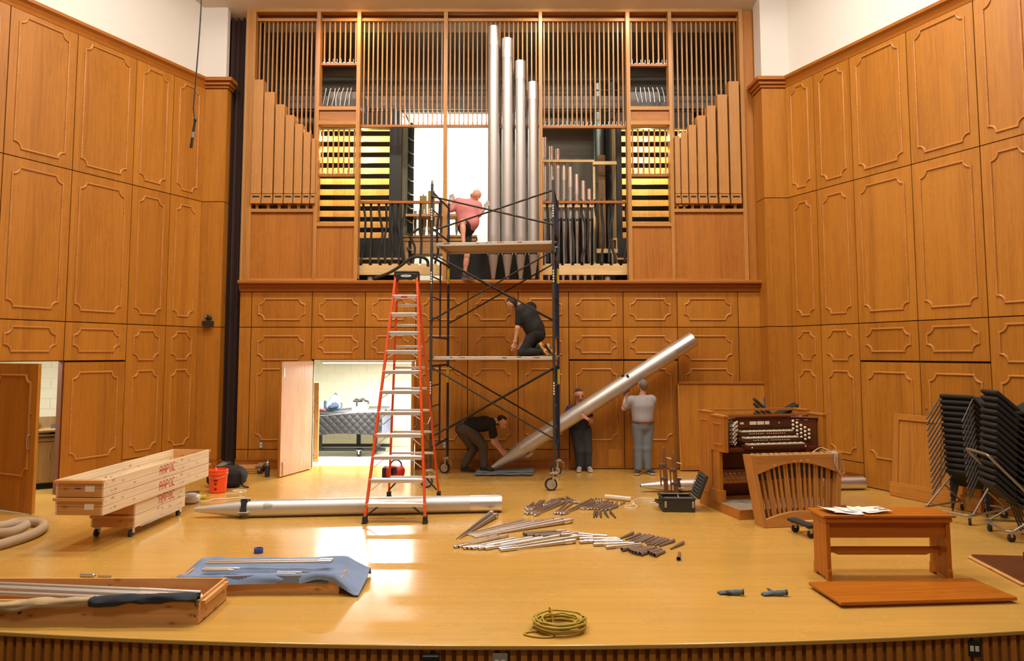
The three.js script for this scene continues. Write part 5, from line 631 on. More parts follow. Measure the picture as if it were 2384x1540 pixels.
// ---------- organ console ----------
{
  const t = thing('organ_console', 'oak organ console with dark inside, three keyboards and white drawknobs', 'organ console', [3.947, 0, -10.62], R(12)), W = 0.80;
  const b = (n, x0, x1, y0, y1, z0, z1, m = M.console, rot = false, p = t) => obj(n, span(x0, x1, y0, y1, z0, z1, rot), m, p);
  b('platform', -0.84, 0.84, 0, 0.13, -0.57, 0.57, M.console, true); obj('platform_top', span(-0.83, 0.83, 0.13, 0.134, -0.1, 0.56, true), mat(0.36, 0.27, 0.19, 0.8, 0, { map: SCUFFMAP }), t);
  for (const s of [-1, 1]) {
    const x0 = s < 0 ? -W - 0.03 : W - 0.03, x1 = x0 + 0.06, p = part('side_panel', t), o = s * 0.034 + (x0 + x1) / 2;
    b('rear_post', x0, x1, 0.13, 1.40, -0.57, -0.2, M.console, false, p); b('cheek', x0, x1, 0.86, 1.36, -0.2, 0.19, M.console, false, p); b('leg', x0 + 0.005, x1 - 0.005, 0.13, 0.86, -0.16, 0.03, M.console, false, p); b('leg_base', x0 - 0.02, x1 + 0.02, 0.13, 0.30, -0.2, 0.06, M.console, false, p);
    const m = (z0, z1, y0, y1) => { const g = obj('moulding', [bx(0.012, y1 - y0, 0.02, o, (y0 + y1) / 2, z0), bx(0.012, y1 - y0, 0.02, o, (y0 + y1) / 2, z1), bx(0.012, 0.02, z1 - z0, o, y0, (z0 + z1) / 2), bx(0.012, 0.02, z1 - z0, o, y1, (z0 + z1) / 2)], M.mould, p); };
    m(-0.5, -0.27, 0.22, 1.28); m(-0.12, 0.12, 0.96, 1.26); b('top_cap', x0 - 0.01, x1 + 0.01, 1.36, 1.385, -0.2, 0.2, M.mould, true, p); b('top_cap', x0 - 0.01, x1 + 0.01, 1.40, 1.42, -0.58, -0.19, M.mould, true, p);
  }
  b('back_rail', -W, W, 1.385, 1.42, -0.58, -0.54, M.mould, true); b('back_panel', -W, W, 0.13, 1.30, -0.57, -0.55, M.console);
  b('key_desk', -W + 0.03, W - 0.03, 0.86, 0.90, -0.5, 0.15, M.mahog, true); b('knee_panel', -W + 0.03, W - 0.03, 0.5, 0.86, -0.3, -0.27, M.mahog, true); b('inner_top', -W + 0.03, W - 0.03, 1.315, 1.335, -0.5, -0.15, M.mahog, true); b('name_board', -0.47, 0.47, 1.17, 1.315, -0.17, -0.15, M.mahog, true); b('name_board_cap', -0.48, 0.48, 1.315, 1.325, -0.18, -0.13, M.mahog, true);
  { const k = part('toe_board', t); k.position.set(0, 0.45, -0.2); k.rotation.x = -0.35; obj('board', bx(1.5, 0.2, 0.02, 0, 0, 0, true), M.console, k); for (let r = 0; r < 2; r++) for (let i = 0; i < 12; i++) obj('toe_stud', [cyl(0.013, 0.016, 0.03, 0, 0, 0, 10).rotateX(Math.PI / 2).translate(-0.62 + i * 0.075 + r * 0.03, 0.035 - r * 0.07, 0.01)], M.steel, k); }
  // manuals
  [[1.125, -0.15, 0.42], [1.045, -0.03, 0.43], [0.965, 0.09, 0.445]].forEach(([y, z, hw], k) => {
    const m = part('manual', t); b('key_bed', -hw - 0.05, hw + 0.05, y - 0.055, y - 0.012, z - 0.02, z + 0.125, M.mahog, true, m);
    const wg = [], bg = []; for (let i = 0; i < 36; i++) { const x = -hw + (i + 0.5) * hw * 2 / 36; wg.push(bx(hw * 2 / 36 - 0.002, 0.018, 0.135, x, y, z + 0.055)); if (![2, 6].includes(i % 7)) bg.push(bx(0.011, 0.014, 0.085, x + hw / 36, y + 0.013, z + 0.03)); }
    const w = obj('white_keys', wg, M.ivory, m), q = obj('black_keys', bg, M.black, m); w.userData.kind = q.userData.kind = 'stuff';
    const pg = []; for (let i = 0; i < 17; i++) if (i !== 7 && (k < 2 || i > 7)) pg.push(cyl(0.006, 0.006, 0.012, 0, 0, 0, 8).rotateX(Math.PI / 2).translate(-hw * 0.72 + i * 0.036, y - 0.034, z + 0.125)); obj('pistons', pg, M.ivory, m).userData.kind = 'stuff';
  });
  b('key_slip', -0.5, 0.5, 0.90, 0.945, 0.1, 0.235, M.mahog, true); for (const x of [-0.42, 0.44]) obj('screw_cap', sph(0.012, x, 0.925, 0.237, 1, 1, 0.5, 8), M.ivory, t);
  for (const [x, w] of [[-0.17, 0.11], [-0.045, 0.11], [0.065, 0.075]]) obj('coupler_tablet', rbx(w, 0.05, 0.012, x, 1.235, -0.142, 0.003), M.ivory, t); obj('name_plate', [bx(0.06, 0.03, 0.004, -0.35, 1.235, -0.147)], M.ivory, t); obj('small_plate', bx(0.03, 0.03, 0.004, 0.27, 1.235, -0.147), M.grey, t);
  for (const s of [-1, 1]) {
    const j = part('stop_jamb', t); j.position.set(s * 0.6, 0.9, -0.05); j.rotation.y = -s * R(38); obj('jamb_board', rbx(0.38, 0.41, 0.03, 0, 0.205, -0.015, 0.006), M.mahog, j); obj('jamb_cap', rbx(0.42, 0.016, 0.09, 0, 0.418, -0.02, 0.006, true), M.mahogcap ??= mat(0.2, 0.06, 0.02, 0.25, 0, { map: OAKMAP }), j); for (const q of [-0.07, 0.05]) obj('jamb_label', bx(0.05, 0.008, 0.003, q, 0.38, 0.002), M.ivory, j);
    const cols = s > 0 ? [[-0.13, 4, 0.36], [-0.075, 5, 0.335], [-0.02, 4, 0.30], [0.035, 4, 0.27], [0.09, 3, 0.235]] : [[0.13, 4, 0.36], [0.08, 6, 0.35], [0.03, 6, 0.33], [-0.02, 5, 0.31]];
    for (const [x, n, y0] of cols) for (let i = 0; i < n; i++) { const d = obj('drawknob', [cyl(0.006, 0.006, 0.05, 0, 0, 0, 8).rotateX(Math.PI / 2), sph(0.02, 0, 0, 0.055, 1, 1, 0.6, 12)], M.ivory, j); d.position.set(x, y0 - i * 0.058, 0); }
  }
  tag(obj('purple_cloth', cloth((u, v) => [4.46 + 0.12 * u, 1.325 + 0.012 * Math.sin(u * 9) * Math.sin(v * 7), -10.95 + 0.09 * v], 12, 8, 0.004), mat(0.25, 0.07, 0.28, 0.8)), 'small crumpled purple cloth on top of the console', 'cloth');
}
// ---------- pedalboard standing on edge ----------
{
  const t = thing('pedalboard', 'curved wooden organ pedalboard standing on its edge before the console', 'pedalboard', [3.94, 0, -9.62], R(10)), m = mat(0.55, 0.245, 0.06, 0.4, 0, { map: OAKMAP2 }), in_ = part('frame', t); t.rotation.order = 'YXZ'; t.rotation.x = -R(5);
  const xb = u => (u - 0.5) * 1.0, xt = u => (u - 0.5) * 1.24, at = (u, y) => xb(u) + (xt(u) - xb(u)) * y / 0.93;
  const cheek = s => { const a = s < 0 ? 0 : 1, e = s * 0.05; return extr([[at(a, 0) - (s > 0 ? 0 : 0.05), 0], [at(a, 0) + (s > 0 ? 0.05 : 0.0), 0], [at(a, 0.93) + (s > 0 ? 0.05 : 0), 0.93], [at(a, 0.93) - (s > 0 ? 0 : 0.05), 0.93]], 0.2, 0.004).translate(0, 0, -0.12); };
  obj('cheek', metric(cheek(-1)), m, in_); obj('cheek', metric(cheek(1)), m, in_);
  const arc = (y0, h, n = 16) => Array.from({ length: n + 1 }, (_, i) => { const u = i / n; return [at(u, y0), y0 + h * Math.sin(u * Math.PI)]; });
  obj('toe_rail', metric(extr([[at(0, 0.92), 0.92], ...arc(0.68, 0.14), [at(1, 0.92), 0.92]], 0.05, 0.004).translate(0, 0, 0.035), true), m, in_); obj('heel_rail', metric(extr([[at(0, 0), 0.0], [at(1, 0), 0.0], ...arc(0.10, 0.09).reverse()], 0.05, 0.004).translate(0, 0, 0.035), true), m, in_);
  obj('back_board', [span(-0.5, 0.5, 0.05, 0.2, -0.1, -0.08, true), span(-0.58, 0.58, 0.72, 0.9, -0.1, -0.08, true)], M.dark, in_);
  const N = 32, pat = [0, 1, 0, 1, 0, 0, 1, 0, 1, 0, 1, 0]; for (let i = 0; i < N; i++) {
    const u = (i + 0.5) / N, sharp = pat[i % 12], p = V(at(u, 0.08), 0.08 + 0.07 * Math.sin(u * Math.PI), 0), q = V(at(u, 0.92), 0.92, 0);
    const g = obj('pedal', beam(p, q, sharp ? 0.024 : 0.03, sharp ? 0.02 : 0.035), sharp ? m : m, t); g.position.z = sharp ? -0.02 : 0.012;
    if (sharp) { const a = V().lerpVectors(p, q, 0.6), c = V().lerpVectors(p, q, 0.9); obj('sharp_block', beam(a, c, 0.027, 0.05), M.black, g).position.z = 0.02; } else obj('pedal_cap', bx(0.03, 0.022, 0.07, q.x, 0.934, 0.0), u > 0.9 ? M.whitep : M.birch, g);
  }
  for (const [u, y] of [[0.22, 0.79], [0.46, 0.84], [0.54, 0.84], [0.62, 0.845]]) obj('paper_tag', bx(0.042, 0.016, 0.002, at(u, y), y, 0.092), mat(0.6, 0.42, 0.16, 0.7), in_);
  obj('cable', tube([V(0.3, 0.94, -0.02), V(0.42, 1.0, 0), V(0.52, 0.95, 0.06), V(0.56, 0.96, 0.1), V(0.53, 0.8, 0.12), V(0.6, 0.68, 0.1), V(0.7, 0.66, 0.05), V(0.68, 0.8, 0.06), V(0.6, 0.94, 0.08), V(0.57, 0.9, 0.12), V(0.56, 0.72, 0.12), V(0.64, 0.62, 0.08)], 0.007, 6, 90), mat(0.5, 0.46, 0.38, 0.5), t);
}
// ---------- bench, its lid, papers, dark boards ----------
{
  const t = thing('organ_bench', 'polished wooden organ bench with arched stretcher', 'bench', [3.88, 0, -7.43]), m = M.bench;
  obj('seat', [rbx(1.34, 0.028, 0.38, 0, 0.645, 0.0, 0.01, true), rbx(1.28, 0.05, 0.34, 0, 0.605, 0, 0.012, true)], m, t);
  for (const s of [-1, 1]) obj('end_panel', metric(extr([[-0.16, 0], [-0.11, 0], [-0.10, 0.03], [0.10, 0.03], [0.11, 0], [0.17, 0], [0.165, 0.1], [0.15, 0.12], [0.145, 0.58], [-0.145, 0.58], [-0.15, 0.12], [-0.16, 0.1]], 0.035, 0.003).rotateY(Math.PI / 2).translate(s * 0.605 - 0.0175, 0, 0)), m, t);
  obj('apron', bx(1.17, 0.155, 0.025, 0, 0.50, 0.11, true), m, t); obj('apron', bx(1.17, 0.155, 0.025, 0, 0.50, -0.11, true), m, t);
  const sp = [[-0.585, 0.30], [-0.585, 0.22], [-0.565, 0.22], [-0.56, 0.245], [-0.5, 0.25], [-0.45, 0.228], [0.45, 0.228], [0.5, 0.25], [0.56, 0.245], [0.565, 0.22], [0.585, 0.22], [0.585, 0.30]]; obj('stretcher', metric(extr(sp.reverse(), 0.03, 0.003).translate(0, 0, -0.015), true), m, t); obj('cleat', [bx(0.05, 0.015, 0.02, -0.35, 0.577, 0.13), bx(0.05, 0.015, 0.02, 0.3, 0.577, 0.13)], m, t);
  const l = thing('bench_board', 'flat polished wooden board lying on the floor before the bench', 'board', [3.84, 0, -6.87], R(4.4)); obj('board', rbx(1.68, 0.032, 0.57, 0, 0.042, 0, 0.006, true), m, l); obj('batten', bx(1.52, 0.026, 0.5, 0, 0.013, 0, true), m, l);
  const dk = mat(0.13, 0.04, 0.014, 0.35, 0, { map: OAKMAP2 }), q = thing('dark_board', 'dark brown board with an upright lip lying at the stage side', 'board', [5.75, 0, -7.55], R(-6)); obj('board', rbx(1.2, 0.02, 0.95, 0.02, 0.035, 0, 0.004, true), dk, q); obj('light_board', rbx(1.2, 0.018, 0.98, -0.02, 0.014, 0, 0.004, true), M.pineold, q); obj('upright_lip', rbx(0.8, 0.09, 0.02, 0.25, 0.09, -0.28, 0.004, true), dk, q);
  const r = rng(611), pm = [mat(0.80, 0.78, 0.80, 0.7), mat(0.76, 0.70, 0.74, 0.7), mat(0.82, 0.81, 0.78, 0.7)];
  [[3.42, -7.42, 12], [3.5, -7.36, -8], [3.60, -7.44, 5], [3.72, -7.45, -14], [3.80, -7.40, 9]].forEach(([x, z, a], i) => { const p = thing('paper_sheet', ['curled white sheet at the end of the paper pile on the bench', 'lilac tinted sheet in the paper pile on the bench', 'white sheet in the middle of the paper pile on the bench', 'white sheet lying crosswise in the paper pile on the bench', 'sheet with a printed dark picture in the paper pile on the bench'][i], 'paper', [x, 0.662 + i * 0.003, z], R(a), 'papers on the bench'); obj('sheet', cloth((u, v) => [(u - 0.5) * 0.28, 0.006 + 0.014 * r() * 0.1 + (i === 0 ? 0.03 * (1 - u) ** 3 : 0.008 * Math.sin(u * 5 + i)), (v - 0.5) * 0.215], 10, 6, 0.002), pm[i % 3], p); if (i === 4) { obj('print', [bx(0.09, 0.001, 0.03, 0.07, 0.019, 0.05), bx(0.08, 0.001, 0.02, 0.06, 0.019, -0.02)], mat(0.2, 0.15, 0.13, 0.8), p); } });
}
// ---------- black tool case and two clamps ----------
{
  const t = thing('tool_case', 'open black hard tool case with foam lid beside the console', 'tool case', [2.545, 0, -10.56], R(-3)), m = mat(0.028, 0.028, 0.024, 0.55);
  obj('shell', [rbx(0.46, 0.02, 0.38, 0, 0.012, 0, 0.008), rbx(0.46, 0.2, 0.025, 0, 0.1, 0.178, 0.01), rbx(0.46, 0.2, 0.025, 0, 0.1, -0.178, 0.01), rbx(0.025, 0.2, 0.33, 0.218, 0.1, 0, 0.01), rbx(0.025, 0.2, 0.33, -0.218, 0.1, 0, 0.01), rbx(0.49, 0.025, 0.03, 0, 0.19, 0.185, 0.008), rbx(0.49, 0.025, 0.03, 0, 0.19, -0.185, 0.008), rbx(0.03, 0.025, 0.38, 0.23, 0.19, 0, 0.008), rbx(0.03, 0.025, 0.38, -0.23, 0.19, 0, 0.008)], m, t);
  obj('liner', [bx(0.4, 0.012, 0.02, 0, 0.2, -0.15), bx(0.4, 0.012, 0.02, 0, 0.2, 0.15)], M.grey, t); for (const x of [-0.19, 0.2]) obj('latch', rbx(0.03, 0.09, 0.012, x, 0.11, 0.196, 0.004), mat(0.42, 0.34, 0.25, 0.6), t); obj('handle', tube([V(-0.24, 0.11, -0.1), V(-0.29, 0.12, -0.08), V(-0.29, 0.12, 0.08), V(-0.24, 0.11, 0.1)], 0.016, 8), m, t);
  const l = part('lid', t); l.position.set(0.245, 0.2, 0); l.rotation.z = -R(22); obj('lid_shell', rbx(0.06, 0.36, 0.40, 0.03, 0.18, 0, 0.02), m, l); const foam = []; for (let i = 0; i < 7; i++) for (let j = 0; j < 7; j++) foam.push(new THREE.ConeGeometry(0.026, 0.035, 6).rotateZ(Math.PI / 2).translate(-0.012, 0.04 + i * 0.047, -0.15 + j * 0.05)); obj('foam_lining', foam, M.black, l);
  const d = thing('orange_tool', 'orange handled hand tool lying in the open tool case', 'hand tool', [2.55, 0.03, -10.58]); obj('handle', bar(V(-0.09, 0.10, 0.05), V(0.04, 0.13, -0.02), 0.02, 10), mat(0.75, 0.09, 0.02, 0.4), d); obj('shaft', bar(V(0.04, 0.13, -0.02), V(0.03, 0.17, -0.05), 0.006, 8), M.steel, d); obj('tool_tray', rbx(0.38, 0.07, 0.28, 0, 0.03, 0.02, 0.01), M.dark, d);
  [[2.47, -10.83, 0.86, 0], [2.60, -10.75, 0.80, 1]].forEach(([x, z, h, k]) => { const c = thing('wooden_clamp', k ? 'old wooden bar clamp standing nearer the tool case lid' : 'taller old wooden bar clamp standing behind the tool case', 'clamp', [x, 0, z], R(-8), 'wooden clamps'), m2 = mat(0.26, 0.09, 0.022, 0.6, 0, { map: OAKMAP }), dm = mat(0.13, 0.09, 0.06, 0.6, 0.3); c.rotation.z = R(2.5); obj('bar', metric(extr([[-0.032, 0.01], [0.03, 0.01], [0.026, h - 0.04], [0.01, h], [-0.012, h], [-0.028, h - 0.05]], 0.025, 0.003).translate(0, 0, -0.012)), m2, c); obj('jaw', [rbx(0.1, 0.05, 0.05, -0.035, h - 0.26, 0, 0.01), rbx(0.09, 0.04, 0.045, -0.03, h - 0.46, 0, 0.008)], dm, c); obj('side_bar', rbx(0.022, 0.3, 0.022, -0.07, h - 0.42, 0, 0.005), m2, c); obj('screw', bar(V(-0.02, h - 0.14, 0), V(0.1, h - 0.17, 0.01), 0.008, 8), M.steel, c); obj('foot_bar', bar(V(-0.12, 0.16, 0.0), V(0.08, 0.05, 0.02), 0.008, 8), M.steel, c); });
}
// ---------- loose panels against the walls ----------
{
  const t = thing('loose_oak_panel', 'tall plain oak panel leaning on the back wall behind the console', 'panel', [4.36, 0, -13.95]); t.rotation.x = -R(4); obj('board', bx(1.78, 1.68, 0.03, 0, 0.86, 0), M.oak[1], t); obj('top_rail', rbx(1.8, 0.05, 0.06, 0, 1.70, 0.01, 0.01, true), M.trim, t); obj('edge_strip', bx(0.03, 1.66, 0.05, -0.9, 0.85, 0.005), M.mould, t); obj('base_strip', bx(1.78, 0.08, 0.05, 0, 0.06, 0.012, true), M.trim, t); obj('blue_tape', bx(0.055, 0.22, 0.004, 0.80, 1.30, 0.018), mat(0.02, 0.05, 0.3, 0.6), t);
  const q = thing('framed_panel', 'framed wooden panel leaning on the right wall behind the chairs', 'panel', [6.56, 0, -10.95], R(-67)); q.rotation.order = 'YXZ'; q.rotation.x = -R(5); const m = mat(0.55, 0.225, 0.035, 0.38, 0, { map: OAKMAP }); obj('field', bx(1.3, 1.15, 0.02, 0, 0.72, 0), m, q); for (const s of [-1, 1]) obj('stile', rbx(0.1, 1.3, 0.05, s * 0.66, 0.66, 0.01, 0.006), m, q); obj('stile', rbx(0.1, 1.1, 0.045, 0.05, 0.7, 0.008, 0.006), m, q); obj('rail', rbx(1.24, 0.1, 0.05, 0, 1.26, 0.01, 0.006, true), m, q); obj('base_rail', [rbx(1.46, 0.2, 0.08, 0, 0.1, 0.02, 0.008, true), rbx(1.44, 0.02, 0.06, 0, 0.21, 0.025, 0.006, true)], m, q);
}
// ---------- stacked chairs on carts ----------
M.chairleg = mat(0.075, 0.08, 0.09, 0.35, 0.6); M.cart = mat(0.36, 0.33, 0.29, 0.4, 0.7);
const chairProto = (() => {
  const t = thing('stacking_chair', 'black padded stacking chair', 'chair'); 
  const pad = (w, h, d) => new RoundedBoxGeometry(w, h, d, 3, Math.min(w, h, d) * 0.45);
  obj('seat', pad(0.46, 0.055, 0.44).translate(0, 0.45, 0.0), M.blackfab, t);
  obj('backrest', pad(0.44, 0.34, 0.05).rotateX(-0.28).translate(0, 0.69, -0.285), M.blackfab, t);
  for (const s of [-1, 1]) { obj('leg', bar(V(s * 0.225, 0.44, 0.18), V(s * 0.245, 0.0, 0.26), 0.0115, 8), M.chairleg, t); obj('leg', bar(V(s * 0.225, 0.44, -0.18), V(s * 0.235, 0.0, -0.27), 0.0115, 8), M.chairleg, t); obj('back_post', bar(V(s * 0.2, 0.43, -0.19), V(s * 0.2, 0.62, -0.265), 0.011, 8), M.chairleg, t); }
  return t;
})();
let protoUsed = false; const NTH = ['', 'second', 'third', 'fourth', 'fifth', 'sixth', 'seventh', 'eighth', 'ninth', 'tenth', 'eleventh', 'twelfth', 'thirteenth', 'fourteenth', 'fifteenth'];
function chairStack(x, y, z, yaw, tilt, n, dy, dx, group, where) {
  for (let i = 0; i < n; i++) {
    const lab = `black stacking chair ${i === 0 ? 'at the bottom' : i === n - 1 ? 'on top' : `${NTH[i]} from the bottom`} of the stack ${where}`;
    let c; if (!protoUsed) { protoUsed = true; c = chairProto; c.userData.label = lab; c.userData.group = group; } else c = copyOf(chairProto, lab, group);
    c.rotation.order = 'YXZ'; c.rotation.set(-tilt, yaw, 0); c.position.set(x + dx[0] * i, y + dy * i, z + dx[1] * i);
  }
}
chairStack(6.42, 0.12, -10.15, R(-62), R(36), 14, 0.082, [-0.004, 0.002], 'chairs stacked on the cart by the right wall', 'beside the framed panel');
chairStack(6.74, 0.12, -8.85, R(78), R(30), 15, 0.08, [0.006, 0.0], 'chairs stacked on the cart at the stage side', 'on the handled cart');
chairStack(5.0, 0.5, -12.05, R(75), R(30), 6, 0.085, [0.0, 0.0], 'chairs stacked behind the console', 'behind the console');
function chairCart(label, [x, z], yaw, handle, w = 0.62, l = 0.95) {
  const t = thing('chair_cart', label, 'cart', [x, 0, z], yaw), tb = (pts, r = 0.014) => tube(pts.map(p => V(...p)), r, 8, pts.length * 8);
  obj('base_loop', new THREE.TubeGeometry(new THREE.CatmullRomCurve3([[-l / 2, w / 2 - 0.06], [-l / 2 + 0.06, w / 2], [l / 2 - 0.06, w / 2], [l / 2, w / 2 - 0.06], [l / 2, -w / 2 + 0.06], [l / 2 - 0.06, -w / 2], [-l / 2 + 0.06, -w / 2], [-l / 2, -w / 2 + 0.06]].map(([a, b]) => V(a, 0.13, b)), true, 'catmullrom', 0.1), 80, 0.015, 8, true), M.cart, t);
  for (const s of [-1, 1]) { obj('rest_bar', [bar(V(-l / 2 + 0.08, 0.14, s * w / 2), V(l * 0.32, 0.62, s * w * 0.42), 0.013, 8), bar(V(l / 2 - 0.06, 0.14, s * w / 2), V(l * 0.02, 0.40, s * w * 0.46), 0.013, 8)], M.cart, t); for (const q of [-1, 1]) { const c = part('caster', t); c.position.set(q * (l / 2 - 0.05), 0, s * (w / 2 - 0.03)); c.rotation.y = 0.6 * q + s; obj('wheel', new THREE.CylinderGeometry(0.05, 0.05, 0.028, 18).rotateX(Math.PI / 2).translate(0.015, 0.05, 0), M.rubber, c); obj('fork', [bx(0.03, 0.07, 0.04, 0.005, 0.09, 0), bx(0.07, 0.006, 0.06, 0, 0.125, 0)], M.steel, c); } }
  if (handle) obj('push_handle', new THREE.TubeGeometry(new THREE.CatmullRomCurve3([V(-l / 2 + 0.5, 0.30, w / 2), V(-l / 2 - 0.13, 1.0, w / 2), V(-l / 2 - 0.16, 1.04, w / 2 - 0.05), V(-l / 2 - 0.16, 1.04, -w / 2 + 0.05), V(-l / 2 - 0.13, 1.0, -w / 2), V(-l / 2 + 0.5, 0.30, -w / 2)], false, 'catmullrom', 0.15), 90, 0.016, 8), M.cart, t);
}
chairCart('tubular metal chair cart under the stack beside the framed panel', [6.45, -10.05], R(28), false); chairCart('tubular metal chair cart with push handle at the stage side', [6.62, -8.95], R(-12), true);
chairCart('tubular metal chair cart under the chairs behind the console', [5.05, -12.1], R(-15), false, 0.5, 0.7);
// ---------- joints of the five people, metres ----------
const PEOPLE = {"grey":{"head":[2.675,1.658,-13.62],"neck":[2.67,1.488,-13.61],"shL":[2.454,1.375,-13.6],"shR":[2.83,1.391,-13.6],"elL":[2.312,1.225,-13.639999999999999],"wrL":[2.354,1.431,-13.73],"haL":[2.402,1.553,-13.76],"elR":[2.807,1.228,-13.82],"wrR":[2.773,1.43,-13.879999999999999],"haR":[2.728,1.537,-13.9],"chest":[2.665,1.285,-13.6],"waist":[2.662,1.042,-13.6],"hip":[2.668,0.921,-13.6],"knL":[2.58,0.486,-13.6],"knR":[2.735,0.486,-13.6],"anL":[2.563,0.096,-13.58],"anR":[2.746,0.109,-13.6]},"woman":{"head":[1.492,1.461,-13.93],"neck":[1.493,1.285,-13.95],"shL":[1.316,1.193,-13.95],"shR":[1.677,1.193,-13.95],"elL":[1.208,1.043,-13.87],"wrL":[1.282,1.133,-13.77],"haL":[1.338,1.168,-13.75],"elR":[1.707,0.966,-13.81],"wrR":[1.608,1.041,-13.53],"haR":[1.523,1.092,-13.49],"chest":[1.5,1.093,-13.95],"waist":[1.515,0.903,-13.95],"hip":[1.522,0.779,-13.95],"knL":[1.482,0.396,-13.91],"knR":[1.64,0.396,-13.91],"anL":[1.498,0.064,-13.93],"anR":[1.656,0.064,-13.93]},"bend":{"head":[-0.025,0.96,-13.7],"neck":[-0.148,0.984,-13.7],"shL":[-0.212,0.965,-13.559999999999999],"shR":[-0.216,0.945,-13.86],"elL":[-0.179,0.604,-13.559999999999999],"wrL":[-0.033,0.44,-13.58],"haL":[0.041,0.366,-13.6],"elR":[-0.141,0.597,-13.879999999999999],"wrR":[-0.016,0.438,-13.78],"haR":[0.066,0.365,-13.719999999999999],"chest":[-0.345,0.936,-13.7],"waist":[-0.575,0.911,-13.7],"hip":[-0.707,0.83,-13.7],"knL":[-0.375,0.532,-13.62],"knR":[-0.554,0.457,-13.819999999999999],"anL":[-0.35,0.146,-13.62],"anR":[-0.743,0.123,-13.819999999999999]},"kneel":{"head":[0.178,3.159,-12.72],"neck":[0.27,3.151,-12.72],"shL":[0.322,3.036,-12.620000000000001],"shR":[0.516,3.114,-12.870000000000001],"elL":[0.267,2.729,-12.600000000000001],"wrL":[0.221,2.47,-12.620000000000001],"haL":[0.206,2.364,-12.620000000000001],"elR":[0.489,2.791,-13.0],"wrR":[0.378,2.492,-13.020000000000001],"haR":[0.331,2.382,-13.020000000000001],"chest":[0.448,2.957,-12.72],"waist":[0.563,2.741,-12.72],"hip":[0.609,2.626,-12.72],"knL":[0.351,2.295,-12.620000000000001],"knR":[0.435,2.296,-12.860000000000001],"anL":[0.653,2.31,-12.56],"anR":[0.79,2.311,-12.82]},"pink":{"head":[-0.524,5.422,-13.969999999999999],"neck":[-0.62,5.328,-14.02],"shL":[-0.878,5.285,-14.02],"shR":[-0.514,5.213,-13.969999999999999],"elL":[-1.039,5.132,-14.0],"wrL":[-1.037,5.263,-13.959999999999999],"haL":[-1.027,5.346,-13.94],"elR":[-0.462,5.025,-13.94],"wrR":[-0.375,5.121,-13.9],"haR":[-0.341,5.19,-13.9],"chest":[-0.705,5.163,-14.02],"waist":[-0.687,4.945,-14.02],"belly":[-0.624,4.882,-13.959999999999999],"hip":[-0.721,4.789,-14.02],"knL":[-0.768,4.799,-13.469999999999999],"knR":[-0.707,4.21,-13.959999999999999],"anL":[-0.746,4.396,-13.4],"anR":[-0.75,3.869,-13.98]}};
// ---------- people ----------
const SKIN = mat(0.58, 0.30, 0.19, 0.55), SKIN2 = mat(0.62, 0.29, 0.20, 0.55);
function hand(wr, ha, s, n, curl, size = 1) { // wrist, knuckle point, sideways (thumb side), palm normal the fingers curl towards
  const d = V().subVectors(ha, wr).normalize(), L = 0.085 * size, k0 = V().copy(wr).addScaledVector(d, L), P = [];
  const cap = (a, b, r, q) => P.push([a.x, a.y, a.z, b.x, b.y, b.z, r * size, q * size]);
  for (const o of [-0.026, -0.009, 0.009, 0.026]) cap(V().copy(wr).addScaledVector(s, o * 0.7 * size), V().copy(k0).addScaledVector(s, o * size), 0.0155, 0.0125);
  [[0.030, 0.066], [0.011, 0.074], [-0.009, 0.068], [-0.028, 0.052]].forEach(([o, l], i) => { let p = V().copy(k0).addScaledVector(s, o * size), a = 0.15 + 0.1 * i * curl; for (let j = 0; j < 3; j++) { a += curl * (j ? 0.55 : 0.35); const dir = V().copy(d).multiplyScalar(Math.cos(a)).addScaledVector(n, Math.sin(a)).addScaledVector(s, o * 4).normalize(), q = V().copy(p).addScaledVector(dir, l * size * [0.45, 0.32, 0.26][j]); cap(p, q, 0.0095 - j * 0.0008, 0.0088 - j * 0.0008); p = q; } });
  const t0 = V().copy(wr).addScaledVector(d, 0.03 * size).addScaledVector(s, 0.022 * size), t1 = V().copy(t0).addScaledVector(d, 0.035 * size).addScaledVector(s, 0.028 * size).addScaledVector(n, 0.012 * size), t2 = V().copy(t1).addScaledVector(d, 0.03 * size).addScaledVector(n, 0.02 * size); cap(t0, t1, 0.013, 0.0105); cap(t1, t2, 0.0105, 0.0085);
  return sdfMesh(P, 0.0042, 0.008);
}
